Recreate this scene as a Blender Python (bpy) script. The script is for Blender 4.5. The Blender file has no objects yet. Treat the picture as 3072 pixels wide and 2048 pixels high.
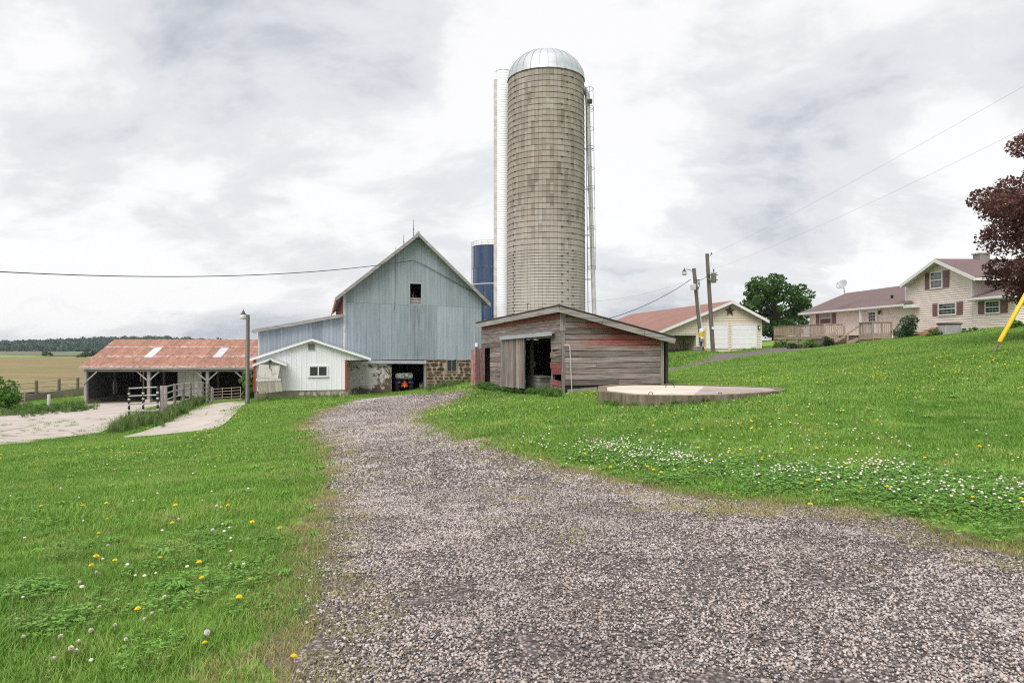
import bpy, math, random
import numpy as np
from mathutils import Matrix, Vector, Euler, Quaternion, noise as mnoise
from mathutils.geometry import delaunay_2d_cdt
R = math.radians
random.seed(7); RNG = np.random.default_rng(7)
scene = bpy.context.scene
COL = scene.collection
EYE = 1.6            # camera height above the drive at the photographer's feet
FPX = 2048.0         # 24 mm lens on a 36 mm wide frame 3072 px across

# ------------------------------------------------------------------ camera
cam = bpy.data.cameras.new("camera"); cam.lens = 24; cam.sensor_width = 36
cam.clip_start = 0.05; cam.clip_end = 9000
cam_o = bpy.data.objects.new("camera", cam); COL.objects.link(cam_o)
cam_o.location = (0, 0, EYE); cam_o.rotation_euler = (R(90), 0, 0)
scene.camera = cam_o
# ------------------------------------------------------------------ light
SUN_EL, SUN_AZ = 58.0, 205.0     # high, behind the camera, veiled by thin cloud (azimuth from +Y, clockwise)
scene.view_settings.view_transform = 'Standard'; scene.view_settings.look = 'None'
scene.view_settings.exposure = 1.27; scene.view_settings.gamma = 1.0
scene.view_settings.use_curve_mapping = False
world = bpy.data.worlds.new("World"); scene.world = world; world.use_nodes = True
SKY_A = (9.4, 3.9, 0); SKY_B = (4.7, 5.5, 0)
def build_world():
    nt = world.node_tree; nt.nodes.clear(); N = nt.nodes.new; L = nt.links.new
    def math_(op, a, b=None, c=None, clamp=False):
        n = N('ShaderNodeMath'); n.operation = op; n.use_clamp = clamp
        for i, v in enumerate((a, b, c)):
            if v is None: continue
            if isinstance(v, (int, float)): n.inputs[i].default_value = v
            else: L(v, n.inputs[i])
        return n.outputs[0]
    out = N('ShaderNodeOutputWorld'); bg = N('ShaderNodeBackground'); bg.inputs[1].default_value = 0.1
    sky = N('ShaderNodeTexSky'); sky.sky_type = 'NISHITA'; sky.sun_disc = False
    sky.sun_elevation = R(SUN_EL); sky.sun_rotation = R(SUN_AZ); sky.air_density = 1; sky.dust_density = 2
    tc = N('ShaderNodeTexCoord'); sp = N('ShaderNodeSeparateXYZ'); L(tc.outputs['Generated'], sp.inputs[0])
    zc = math_('ADD', math_('MAXIMUM', sp.outputs[2], 0.0), 0.42)
    cx = math_('DIVIDE', math_('MULTIPLY', sp.outputs[0], -1.0), zc); cy = math_('DIVIDE', sp.outputs[1], zc)
    cb = N('ShaderNodeCombineXYZ'); L(cx, cb.inputs[0]); L(cy, cb.inputs[1])
    def layer(scale, off, detail, rough, dist, sx=1.0, sy=1.0, rot=0.0):
        m = N('ShaderNodeMapping'); m.inputs['Location'].default_value = off
        m.inputs['Scale'].default_value = (sx, sy, 1); m.inputs['Rotation'].default_value = (0, 0, rot); L(cb.outputs[0], m.inputs[0])
        n = N('ShaderNodeTexNoise'); n.inputs['Scale'].default_value = scale; n.inputs['Detail'].default_value = detail
        n.inputs['Roughness'].default_value = rough; n.inputs['Distortion'].default_value = dist
        L(m.outputs[0], n.inputs['Vector']); return n.outputs['Fac']
    big = layer(0.95, SKY_A, 2, 0.45, 0.2, 1, 1.0, 0.6)
    mid = layer(2.7, SKY_B, 8, 0.56, 0.35, 0.9, 1.15, -0.5)
    fine = layer(8.5, (2.2, 4.1, 0), 6, 0.6, 0.3, 0.8, 1.2, -0.4)
    v = math_('ADD', math_('ADD', math_('MULTIPLY', big, 0.5), math_('MULTIPLY', mid, 0.38)), math_('MULTIPLY', fine, 0.12))
    rp = N('ShaderNodeValToRGB'); L(v, rp.inputs[0]); e = rp.color_ramp.elements; rp.color_ramp.interpolation = 'EASE'
    e[0].position = 0.37; e[0].color = (2.15, 2.29, 2.55, 1)
    e[1].position = 0.53; e[1].color = (4.15, 4.13, 4.16, 1)
    a = e.new(0.465); a.color = (3.34, 3.38, 3.49, 1)
    # thin gaps in the cloud sheet let a little of the blue through
    gap = N('ShaderNodeMapRange'); gap.inputs[1].default_value = 0.60; gap.inputs[2].default_value = 0.72
    gap.inputs[3].default_value = 0.97; gap.inputs[4].default_value = 0.72; gap.clamp = True
    L(layer(0.9, (1.4, 9.2, 0), 5, 0.5, 0.5), gap.inputs[0])
    mx = N('ShaderNodeMix'); mx.data_type = 'RGBA'; L(gap.outputs[0], mx.inputs[0]); L(sky.outputs[0], mx.inputs[6]); L(rp.outputs[0], mx.inputs[7])
    L(mx.outputs[2], bg.inputs[0]); L(bg.outputs[0], out.inputs[0])
build_world()
sun = bpy.data.lights.new("sun", 'SUN'); sun.energy = 1.5; sun.angle = R(45); sun.color = (1.0, 0.965, 0.945)
sun_o = bpy.data.objects.new("sun", sun); COL.objects.link(sun_o); sun_o.location = (0, -20, 40)
sd = Vector((math.sin(R(SUN_AZ)) * math.cos(R(SUN_EL)), math.cos(R(SUN_AZ)) * math.cos(R(SUN_EL)), math.sin(R(SUN_EL))))
sun_o.rotation_euler = sd.to_track_quat('Z', 'Y').to_euler()
scene.cycles.use_denoising = False; scene.cycles.use_adaptive_sampling = False; scene.cycles.filter_width = 1.15; scene.cycles.sample_clamp_indirect = 4.0
scene.cycles.max_bounces = 6; scene.cycles.diffuse_bounces = 3; scene.cycles.transparent_max_bounces = 6

# ------------------------------------------------------------------ helpers
def P(px, py, Y):
    return ((px - 1536) / FPX * Y, Y, EYE - (py - 1024) / FPX * Y)

class Frame:
    """A local frame: x along a facade (left to right), y into it, z up."""
    def __init__(s, X, Y, Z, deg):
        s.o = Vector((X, Y, Z)); s.t = R(deg); s.u = Vector((math.cos(s.t), math.sin(s.t), 0)); s.n = Vector((-math.sin(s.t), math.cos(s.t), 0))
        s.m = Matrix.Translation(s.o) @ Matrix.Rotation(s.t, 4, 'Z')
    def pix(s, px, py, y=0.0):
        d = Vector(((px - 1536) / FPX, 1, -(py - 1024) / FPX)); E = Vector((0, 0, EYE))
        t = (y + (s.o - E).dot(s.n)) / d.dot(s.n); p = E + t * d
        return (p - s.o).dot(s.u), p.z - s.o.z
    def x(s, px, y=0.0): return s.pix(px, 1024, y)[0]
    def rect(s, l, r, t, b, y=0.0):
        c = (l + r) / 2
        return s.x(l, y), s.x(r, y), s.pix(c, b, y)[1], s.pix(c, t, y)[1]
    def at(s, x, y, z): return s.o + x * s.u + y * s.n + Vector((0, 0, z))
W0 = Frame(0, 0, 0, 0)

class MB:
    def __init__(s): s.v = []; s.f = []; s.t = []; s.s = []; s.p = []
    def add(s, vs, fs, tint=0.5, smooth=False, paint=0.0):
        k = len(s.v); s.v += [tuple(q) for q in vs]
        s.p += list(paint) if isinstance(paint, (list, tuple)) else [paint] * len(vs)
        for f in fs: s.f.append(tuple(i + k for i in f)); s.t.append(tint); s.s.append(smooth)
        return s
    def hexa(s, p, tint=0.5, paint=0.0):   # 8 points: bottom ring 0-3, top ring 4-7
        return s.add(p, [(3, 2, 1, 0), (4, 5, 6, 7), (0, 1, 5, 4), (1, 2, 6, 5), (2, 3, 7, 6), (3, 0, 4, 7)], tint, False, paint)
    def box(s, x0, x1, y0, y1, z0, z1, tint=0.5, paint=0.0):
        return s.hexa([(x0, y0, z0), (x1, y0, z0), (x1, y1, z0), (x0, y1, z0), (x0, y0, z1), (x1, y0, z1), (x1, y1, z1), (x0, y1, z1)], tint, paint)
    def rbox(s, x0, x1, y0, y1, z0, z1, b=0.02, tint=0.5):   # box with chamfered vertical and top edges
        ring = lambda z, k: [(x0 + k, y0, z), (x1 - k, y0, z), (x1, y0 + k, z), (x1, y1 - k, z), (x1 - k, y1, z), (x0 + k, y1, z), (x0, y1 - k, z), (x0, y0 + k, z)]
        a = ring(z0, b); c = ring(z1 - b, b); d = [(min(max(x, x0 + b), x1 - b), min(max(y, y0 + b), y1 - b), z1) for x, y, z in ring(z1, b * 1.4)]
        fs = [tuple(range(7, -1, -1)), tuple(range(16, 24))]
        for r0 in (0, 8):
            for i in range(8): j = (i + 1) % 8; fs.append((r0 + i, r0 + j, r0 + 8 + j, r0 + 8 + i))
        return s.add(a + c + d, fs, tint)
    def obox(s, a, b, w, h, tint=0.5, up=(0, 0, 1)):   # box from a to b, width w, height h
        a = Vector(a); b = Vector(b); d = (b - a).normalized(); u = Vector(up)
        sd = d.cross(u)
        if sd.length < 1e-4: sd = d.cross(Vector((1, 0, 0)))
        sd.normalize(); u = sd.cross(d)
        q = lambda c, i, j: c + sd * (w / 2 * i) + u * (h / 2 * j)
        return s.hexa([q(a, -1, -1), q(a, 1, -1), q(b, 1, -1), q(b, -1, -1), q(a, -1, 1), q(a, 1, 1), q(b, 1, 1), q(b, -1, 1)], tint)
    def prism(s, poly, y0, y1, tint=0.5, paint=0.0):   # poly in xz, extruded in y
        n = len(poly)
        vs = [(x, y0, z) for x, z in poly] + [(x, y1, z) for x, z in poly]
        fs = [tuple(range(n)), tuple(range(2 * n - 1, n - 1, -1))] + [(i, i + n, (i + 1) % n + n, (i + 1) % n) for i in range(n)]
        if isinstance(paint, (list, tuple)): paint = list(paint) * 2
        return s.add(vs, fs, tint, False, paint)
    def tube(s, pts, r, n=8, tint=0.5, cap=True, closed=False):
        pts = [Vector(p) for p in pts]; m = len(pts); rs = r if isinstance(r, (list, tuple)) else [r] * m
        vs = []; pu = None
        for i, p in enumerate(pts):
            if closed: d = pts[(i + 1) % m] - pts[i - 1]
            else: d = pts[min(i + 1, m - 1)] - pts[max(i - 1, 0)]
            d.normalize()
            if pu is None:
                pu = d.orthogonal().normalized()
            else:
                pu = (pu - d * pu.dot(d)); pu = pu.normalized() if pu.length > 1e-6 else d.orthogonal().normalized()
            w = d.cross(pu)
            vs += [p + (pu * math.cos(2 * math.pi * k / n) + w * math.sin(2 * math.pi * k / n)) * rs[i] for k in range(n)]
        fs = []
        for i in range(m if closed else m - 1):
            j = (i + 1) % m
            for k in range(n): l = (k + 1) % n; fs.append((i * n + k, i * n + l, j * n + l, j * n + k))
        s.add(vs, fs, tint, True)
        if cap and not closed:
            s.add(vs[:n], [tuple(range(n - 1, -1, -1))], tint); s.add(vs[-n:], [tuple(range(n))], tint)
        return s
    def lathe(s, prof, n=24, c=(0, 0, 0), tint=0.5, axis='Z', smooth=True, a0=0.0, a1=2 * math.pi):
        full = abs(a1 - a0 - 2 * math.pi) < 1e-6; m = n if full else n + 1
        vs = []
        for r, z in prof:
            for k in range(m):
                a = a0 + (a1 - a0) * k / n; x, y = r * math.cos(a), r * math.sin(a)
                q = (x, y, z) if axis == 'Z' else ((z, x, y) if axis == 'X' else (x, z, y))
                vs.append((c[0] + q[0], c[1] + q[1], c[2] + q[2]))
        fs = []
        for i in range(len(prof) - 1):
            for k in range(n if full else n): l = (k + 1) % m if full else k + 1; fs.append((i * m + k, i * m + l, (i + 1) * m + l, (i + 1) * m + k))
        return s.add(vs, fs, tint, smooth)
    def xform(s, M, k0=0):
        s.v[k0:] = [tuple(M @ Vector(q)) for q in s.v[k0:]]; return s
    def mesh(s, name):
        me = bpy.data.meshes.new(name); me.from_pydata(s.v, [], s.f)
        me.polygons.foreach_set('use_smooth', s.s)
        a = me.attributes.new('tint', 'FLOAT', 'FACE'); a.data.foreach_set('value', s.t)
        a = me.attributes.new('paint', 'FLOAT', 'POINT'); a.data.foreach_set('value', s.p)
        me.update(); return me

MATS = {}
WM = {}      # world matrix of every object made here
def link(o, parent=None, M=None):
    COL.objects.link(o); M = M if M is not None else Matrix.Identity(4)
    WM[o.name] = M
    if parent is not None:
        o.parent = parent; o.matrix_basis = WM[parent.name].inverted() @ M
    else: o.matrix_basis = M
    return o
def tag(o, label=None, cat=None, group=None, kind=None):
    for k, v in (('label', label), ('category', cat), ('group', group), ('kind', kind)):
        if v: o[k] = v
    return o
def thing(name, label, cat, fr, group=None):
    o = bpy.data.objects.new(name, None); o.empty_display_size = 0.3
    link(o, None, fr.m if isinstance(fr, Frame) else Matrix.Translation(Vector(fr)))
    return tag(o, label, cat, group)
def part(name, mb, mat, parent=None, fr=None, label=None, kind=None):
    """mesh object; vertices are in frame fr (default: the parent's own frame)"""
    me = mb.mesh(name) if isinstance(mb, MB) else mb
    if mat is not None and not me.materials: me.materials.append(MATS[mat])
    o = bpy.data.objects.new(name, me)
    M = fr.m if fr is not None else (WM[parent.name] if parent is not None else Matrix.Identity(4))
    link(o, parent, M); return tag(o, label, None, None, kind)
def solo(name, mb, mat, label, cat, group=None, fr=None):
    return tag(part(name, mb, mat, None, fr), label, cat, group)
def frange(a, b, n): return [a + (b - a) * i / n for i in range(n + 1)]

# ------------------------------------------------------------------ materials
def new_mat(name):
    m = bpy.data.materials.new(name); m.use_nodes = True; MATS[name] = m
    nt = m.node_tree; nt.nodes.clear(); return m, nt
class NB:
    def __init__(s, nt): s.nt = nt
    def n(s, typ, **kw):
        q = s.nt.nodes.new(typ)
        for k, v in kw.items(): setattr(q, k, v)
        return q
    def set(s, sock, v):
        if isinstance(v, bpy.types.NodeSocket): s.nt.links.new(v, sock)
        else: sock.default_value = v
    def math(s, op, a, b=0.0, clamp=False):
        q = s.n('ShaderNodeMath', operation=op, use_clamp=clamp); s.set(q.inputs[0], a); s.set(q.inputs[1], b); return q.outputs[0]
    def mix(s, f, a, b, mode='MIX'):
        q = s.n('ShaderNodeMix', data_type='RGBA', blend_type=mode); s.set(q.inputs[0], f)
        s.set(q.inputs[6], (*a, 1) if isinstance(a, tuple) and len(a) == 3 else a); s.set(q.inputs[7], (*b, 1) if isinstance(b, tuple) and len(b) == 3 else b)
        return q.outputs[2]
    def coord(s, kind='Object', scale=(1, 1, 1), loc=(0, 0, 0), rot=(0, 0, 0)):
        if kind == 'World': o = s.n('ShaderNodeNewGeometry').outputs['Position']
        else: o = s.n('ShaderNodeTexCoord').outputs[kind]
        m = s.n('ShaderNodeMapping'); m.inputs['Scale'].default_value = scale; m.inputs['Location'].default_value = loc; m.inputs['Rotation'].default_value = rot
        s.nt.links.new(o, m.inputs[0]); return m.outputs[0]
    def noise(s, vec, scale, detail=4, rough=0.55, dist=0.0, out='Fac'):
        q = s.n('ShaderNodeTexNoise'); q.inputs['Scale'].default_value = scale; q.inputs['Detail'].default_value = detail
        q.inputs['Roughness'].default_value = rough; q.inputs['Distortion'].default_value = dist; s.nt.links.new(vec, q.inputs['Vector']); return q.outputs[out]
    def vor(s, vec, scale, feature='F1', out='Distance'):
        q = s.n('ShaderNodeTexVoronoi', feature=feature); q.inputs['Scale'].default_value = scale; s.nt.links.new(vec, q.inputs['Vector']); return q.outputs[out]
    def ramp(s, f, stops, interp='LINEAR'):
        q = s.n('ShaderNodeValToRGB'); s.nt.links.new(f, q.inputs[0]); q.color_ramp.interpolation = interp
        e = q.color_ramp.elements
        while len(e) < len(stops): e.new(0.5)
        for el, (p, c) in zip(e, stops): el.position = p; el.color = (*c, 1) if len(c) == 3 else c
        return q.outputs[0]
    def mr(s, f, a, b, c=0.0, d=1.0):
        q = s.n('ShaderNodeMapRange'); q.clamp = True; s.set(q.inputs[0], f)
        for i, v in enumerate((a, b, c, d)): q.inputs[i + 1].default_value = v
        return q.outputs[0]
    def attr(s, name): return s.n('ShaderNodeAttribute', attribute_name=name).outputs['Fac']
    def rnd(s): return s.n('ShaderNodeObjectInfo').outputs['Random']
    def tint(s, col, lo=0.75, hi=1.25):
        f = s.mr(s.attr('tint'), 0, 1, lo, hi)
        q = s.n('ShaderNodeVectorMath', operation='SCALE'); s.nt.links.new(col, q.inputs[0]); s.nt.links.new(f, q.inputs[3]); return q.outputs[0]
    def out(s, col, rough=0.8, metal=0.0, bump=None, bstr=0.3, bdist=0.02, spec=0.5, transl=0.0):
        p = s.n('ShaderNodeBsdfPrincipled'); s.set(p.inputs['Base Color'], (*col, 1) if isinstance(col, tuple) and len(col) == 3 else col)
        s.set(p.inputs['Roughness'], rough); s.set(p.inputs['Metallic'], metal); p.inputs['Specular IOR Level'].default_value = spec
        if bump is not None:
            b = s.n('ShaderNodeBump'); b.inputs['Strength'].default_value = bstr; b.inputs['Distance'].default_value = bdist
            s.nt.links.new(bump, b.inputs['Height']); s.nt.links.new(b.outputs[0], p.inputs['Normal'])
        o = s.n('ShaderNodeOutputMaterial'); sh = p.outputs[0]
        if transl > 0:
            t = s.n('ShaderNodeBsdfTranslucent'); s.set(t.inputs[0], (*col, 1) if isinstance(col, tuple) else col)
            mx = s.n('ShaderNodeMixShader'); mx.inputs[0].default_value = transl; s.nt.links.new(sh, mx.inputs[1]); s.nt.links.new(t.outputs[0], mx.inputs[2]); sh = mx.outputs[0]
        s.nt.links.new(sh, o.inputs[0])

def simple(name, c1, c2=None, scale=3.0, stretch=(1, 1, 1), rough=0.75, metal=0.0, bstr=0.0, lo=0.8, hi=1.2, detail=5, spec=0.4, kind='Object', contrast=(0.35, 0.65), transl=0.0):
    m, nt = new_mat(name); b = NB(nt); c2 = c2 or tuple(x * 0.75 for x in c1)
    v = b.coord(kind, stretch); f = b.noise(v, scale, detail, 0.6)
    col = b.tint(b.mix(b.mr(f, *contrast), c1, c2), lo, hi)
    b.out(col, rough, metal, f if bstr else None, bstr, 0.02, spec, transl)
def make_materials():
    # weathered plank wood with remnants of red paint ('paint' attribute says how much paint is left)
    for nm, ax in (('shed_wood', (1.2, 30, 30)), ('shed_wood_upright', (30, 30, 1.2))):
        m, nt = new_mat(nm); b = NB(nt)
        r = b.rnd(); off = b.n('ShaderNodeCombineXYZ'); nt.links.new(b.math('MULTIPLY', b.attr('tint'), 37.0), off.inputs[0]); nt.links.new(b.math('MULTIPLY', b.attr('tint'), 91.0), off.inputs[2])
        add = b.n('ShaderNodeVectorMath', operation='ADD'); nt.links.new(b.coord('Object', ax), add.inputs[0]); nt.links.new(off.outputs[0], add.inputs[1])
        g = b.noise(add.outputs[0], 1.0, 6, 0.65, 0.6); g2 = b.noise(add.outputs[0], 3.1, 4, 0.7)
        base = b.ramp(g, [(0.30, (0.075, 0.06, 0.055)), (0.44, (0.225, 0.192, 0.175)), (0.58, (0.37, 0.325, 0.30)), (0.75, (0.51, 0.46, 0.43))])
        base = b.mix(b.mr(g2, 0.55, 0.75, 0, 0.7), base, (0.065, 0.05, 0.046))
        base = b.mix(b.mr(b.noise(b.coord('Object', (0.5, 1, 0.9)), 1.7, 5, 0.65), 0.42, 0.66, 0, 0.34), base, (0.30, 0.145, 0.135))
        red = b.mix(b.mr(g, 0.3, 0.65), (0.19, 0.05, 0.045), (0.40, 0.095, 0.085))
        blot = b.noise(b.coord('Object', (1.3, 1, 2.2)), 2.2, 8, 0.72, 0.4)
        fine = b.noise(add.outputs[0], 1.6, 5, 0.7)
        thr = b.math('ADD', b.math('MULTIPLY', blot, 0.55), b.math('MULTIPLY', fine, 0.45))
        k = b.math('ADD', b.attr('paint'), b.math('SUBTRACT', thr, 0.5))
        col = b.mix(b.mr(k, 0.44, 0.66, 0, 0.85), base, red)
        b.out(b.tint(col, 0.55, 1.25), 0.85, 0, g, 0.7, 0.012, 0.2)
    simple('grey_wood', (0.36, 0.325, 0.3), (0.2, 0.175, 0.16), 1.0, (25, 25, 1.5), 0.85, bstr=0.3)
    simple('grey_wood_long', (0.40, 0.37, 0.345), (0.2, 0.18, 0.165), 1.0, (1.2, 1.2, 14), 0.85, bstr=0.3)
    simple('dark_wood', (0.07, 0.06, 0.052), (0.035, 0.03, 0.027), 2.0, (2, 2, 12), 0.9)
    simple('rough_post', (0.235, 0.205, 0.17), (0.12, 0.1, 0.085), 2.0, (9, 9, 1.2), 0.9, bstr=0.4)
    # barn sheet metal
    m, nt = new_mat('barn_steel'); b = NB(nt)
    st = b.noise(b.coord('Object', (7, 7, 0.35)), 1.0, 5, 0.6); bl = b.noise(b.coord('Object', (1, 1, 0.6)), 0.7, 5, 0.6)
    col = b.ramp(st, [(0.3, (0.25, 0.29, 0.33)), (0.5, (0.305, 0.348, 0.392)), (0.7, (0.37, 0.41, 0.452))])
    col = b.mix(b.mr(bl, 0.5, 0.72, 0, 0.45), col, (0.40, 0.455, 0.47))
    # brown run-off below the hay door
    col = b.mix(b.math('MULTIPLY', b.mr(b.noise(b.coord('Object', (5, 5, 0.5), (3.3, 0, 0)), 1.0, 5, 0.6), 0.44, 0.72, 0, 0.8), b.attr('paint')), col, (0.13, 0.125, 0.1))
    b.out(b.tint(col, 0.87, 1.13), 0.55, 0.15, st, 0.05, 0.01, 0.4)
    # rusted roof sheets
    m, nt = new_mat('rust_sheet'); b = NB(nt)
    v = b.coord('World', (1, 1, 1)); a = b.noise(v, 0.9, 8, 0.68); c = b.noise(b.coord('World', (6, 1.2, 1)), 1.6, 6, 0.7)
    col = b.ramp(c, [(0.3, (0.17, 0.072, 0.046)), (0.5, (0.285, 0.128, 0.085)), (0.68, (0.35, 0.19, 0.135))])
    col = b.mix(b.mr(a, 0.57, 0.70, 0, 0.6), col, (0.46, 0.38, 0.34))
    col = b.mix(b.math('MULTIPLY', b.attr('paint'), b.mr(b.noise(v, 4.0, 5, 0.7), 0.42, 0.6, 0, 0.8)), col, (0.56, 0.50, 0.46))
    b.out(b.tint(col, 0.85, 1.15), 0.75, 0.0, c, 0.1, 0.01, 0.3)
    simple('skylight_sheet', (0.50, 0.53, 0.54), (0.40, 0.43, 0.44), 2, rough=0.4)
    simple('white_steel', (0.86, 0.86, 0.88), (0.80, 0.80, 0.82), 1.2, (2, 2, 0.4), 0.4, lo=0.94, hi=1.05)
    simple('white_paint', (0.86, 0.86, 0.86), (0.80, 0.80, 0.80), 2.0, rough=0.5, lo=0.92, hi=1.06)
    simple('dull_white', (0.64, 0.62, 0.60), (0.46, 0.44, 0.42), 3.0, rough=0.6)
    simple('peeling_white', (0.70, 0.67, 0.63), (0.30, 0.25, 0.21), 4.0, (3, 3, 1), 0.8, contrast=(0.5, 0.72), detail=8)
    simple('pale_board', (0.50, 0.47, 0.37), (0.38, 0.35, 0.27), 4.0, (3, 3, 0.5), 0.8)
    simple('red_trim', (0.42, 0.055, 0.035), (0.33, 0.05, 0.035), 3, rough=0.5)
    simple('red_boards', (0.28, 0.052, 0.036), (0.16, 0.035, 0.028), 2, (9, 9, 0.8), 0.8, bstr=0.2)
    simple('orange_rust', (0.62, 0.20, 0.10), (0.45, 0.13, 0.07), 3, rough=0.7)
    simple('rust_pipe', (0.26, 0.12, 0.085), (0.36, 0.30, 0.27), 6, rough=0.7)
    simple('steel_pipe', (0.48, 0.46, 0.445), (0.32, 0.28, 0.26), 5, rough=0.5, metal=0.3)
    simple('galv', (0.50, 0.52, 0.55), (0.42, 0.44, 0.47), 3, (1, 1, 1), 0.5, metal=0.35, lo=0.85, hi=1.15)
    simple('black_iron', (0.035, 0.033, 0.032), (0.07, 0.05, 0.04), 5, rough=0.6)
    simple('rubber', (0.018, 0.018, 0.018), (0.03, 0.03, 0.03), 9, rough=0.8)
    simple('hoop_iron', (0.075, 0.05, 0.038), (0.045, 0.035, 0.03), 4, rough=0.6)
    # silo staves
    m, nt = new_mat('stave'); b = NB(nt)
    t = b.attr('tint'); v = b.coord('World')
    col = b.ramp(t, [(0.0, (0.225, 0.187, 0.16)), (0.3, (0.315, 0.267, 0.235)), (0.55, (0.385, 0.33, 0.295)), (0.8, (0.41, 0.352, 0.30)), (1.0, (0.43, 0.385, 0.36))])
    zz = b.n('ShaderNodeSeparateXYZ'); nt.links.new(v, zz.inputs[0])
    col = b.mix(b.mr(zz.outputs[2], 10.5, 4.5, 0, 0.75), col, (0.62, 0.56, 0.525))        # paler, newer staves low down
    n1 = b.noise(b.coord('World', (3.5, 3.5, 0.22)), 1.3, 6, 0.68)
    col = b.mix(b.mr(n1, 0.52, 0.78, 0, 0.5), col, (0.17, 0.14, 0.11)); gr = b.noise(v, 30, 4, 0.7)
    b.out(b.mix(b.mr(gr, 0.4, 0.7, 0, 0.2), col, (0.17, 0.145, 0.125)), 0.85, 0, gr, 0.2, 0.01, 0.3)
    simple('stave_joint', (0.14, 0.12, 0.10), (0.11, 0.095, 0.08), 4, rough=0.9)
    m, nt = new_mat('blue_enamel'); b = NB(nt)
    n1 = b.noise(b.coord('Object', (3, 3, 0.3)), 1.2, 4, 0.5); b.out(b.mix(n1, (0.011, 0.033, 0.085), (0.017, 0.047, 0.115)), 0.12, 0.0, None, spec=0.9)
    # concrete
    for nm, a_, c_ in (('concrete', (0.46, 0.405, 0.36), (0.36, 0.32, 0.285)), ('concrete_old', (0.30, 0.26, 0.20), (0.19, 0.165, 0.125)), ('pad_top', (0.62, 0.53, 0.44), (0.50, 0.42, 0.35))):
        m, nt = new_mat(nm); b = NB(nt); v = b.coord('World'); n1 = b.noise(v, 0.5, 7, 0.65); n2 = b.noise(v, 14, 5, 0.65)
        col = b.mix(b.mr(n1, 0.35, 0.68), a_, c_); col = b.mix(b.mr(n2, 0.55, 0.8, 0, 0.4), col, tuple(x * 0.6 for x in a_)); col = b.mix(b.mr(b.noise(b.coord('World', (0.6, 1.6, 1)), 1.1, 8, 0.7), 0.56, 0.68, 0, 0.55), col, tuple(x * 0.42 for x in a_))
        cr = b.vor(b.coord('World', (1, 1, 1)), 0.28, 'DISTANCE_TO_EDGE'); col = b.mix(b.mr(cr, 0.004, 0.012, 0.6, 0), col, (0.12, 0.10, 0.08))
        b.out(b.tint(col, 0.85, 1.15), 0.9, 0, n2, 0.15, 0.01, 0.2)
    m, nt = new_mat('pad_stain'); b = NB(nt); v = b.coord('World'); n1 = b.noise(v, 1.3, 7, 0.6); b.out(b.mix(b.mr(n1, 0.4, 0.65), (0.36, 0.30, 0.26), (0.24, 0.20, 0.17)), 0.9, 0, n1, 0.1)
    simple('field_stone', (0.105, 0.058, 0.038), (0.062, 0.037, 0.028), 5, rough=0.9, bstr=0.5, lo=0.6, hi=1.7)
    simple('mortar', (0.46, 0.38, 0.27), (0.33, 0.265, 0.185), 3, rough=0.95, bstr=0.3)
    m, nt = new_mat('white_block'); b = NB(nt); v = b.coord('Object'); n1 = b.noise(v, 1.6, 9, 0.72, 0.5)
    sp = b.n('ShaderNodeSeparateXYZ'); nt.links.new(v, sp.inputs[0])
    k = b.math('ADD', n1, b.math('ADD', b.mr(sp.outputs[0], 1.4, 3.0, -0.03, 0.085), b.mr(sp.outputs[2], 0.7, 0.1, 0, 0.14)))
    b.out(b.tint(b.mix(b.mr(k, 0.54, 0.62), (0.64, 0.60, 0.56), (0.125, 0.088, 0.07)), 0.9, 1.1), 0.85, 0, n1, 0.3)
    # house
    simple('cream_siding', (0.84, 0.72, 0.66), (0.81, 0.69, 0.63), 0.8, rough=0.55, lo=0.96, hi=1.04)
    simple('garage_siding', (0.72, 0.635, 0.50), (0.69, 0.605, 0.475), 0.8, rough=0.55, lo=0.96, hi=1.04)
    simple('white_vinyl', (0.79, 0.77, 0.755), (0.73, 0.715, 0.70), 1.5, rough=0.45, lo=0.95, hi=1.04)
    simple('shutter', (0.235, 0.10, 0.10), (0.20, 0.085, 0.085), 3, rough=0.5)
    simple('glass', (0.028, 0.036, 0.042), (0.045, 0.055, 0.06), 1.5, rough=0.06, spec=0.8)
    simple('blind_glass', (0.30, 0.31, 0.32), (0.20, 0.21, 0.22), 1.5, (1, 1, 20), rough=0.15, spec=0.8)
    simple('deck_wood', (0.44, 0.345, 0.265), (0.32, 0.245, 0.19), 2, (6, 6, 1), 0.75)
    for nm, a_, c_ in (('shingle_house', (0.178, 0.125, 0.122), (0.125, 0.09, 0.09)), ('shingle_garage', (0.30, 0.165, 0.135), (0.20, 0.105, 0.088))):
        m, nt = new_mat(nm); b = NB(nt); v = b.coord('Object', (1, 1, 1))
        sp = b.n('ShaderNodeSeparateXYZ'); nt.links.new(v, sp.inputs[0]); n1 = b.noise(b.coord('Object', (1, 4, 4)), 4.0, 4, 0.6); n2 = b.noise(v, 0.5, 4)
        row = b.math('FRACT', b.math('MULTIPLY', sp.outputs[2], 14.0))
        col = b.mix(b.mr(n1, 0.35, 0.65), a_, c_); col = b.mix(b.mr(n2, 0.4, 0.7, 0, 0.3), col, tuple(x * 1.25 for x in a_)); col = b.mix(b.mr(row, 0.0, 0.14, 0.45, 0), col, tuple(x * 0.5 for x in c_))
        b.out(col, 0.9, 0, n1, 0.25, 0.01, 0.2)
    simple('shade_toned_steel', (0.085, 0.09, 0.092), (0.05, 0.053, 0.055), 3, rough=0.8)  # steel tinted down, putting the cattle shed's interior shade into the wall boards' colour
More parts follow.
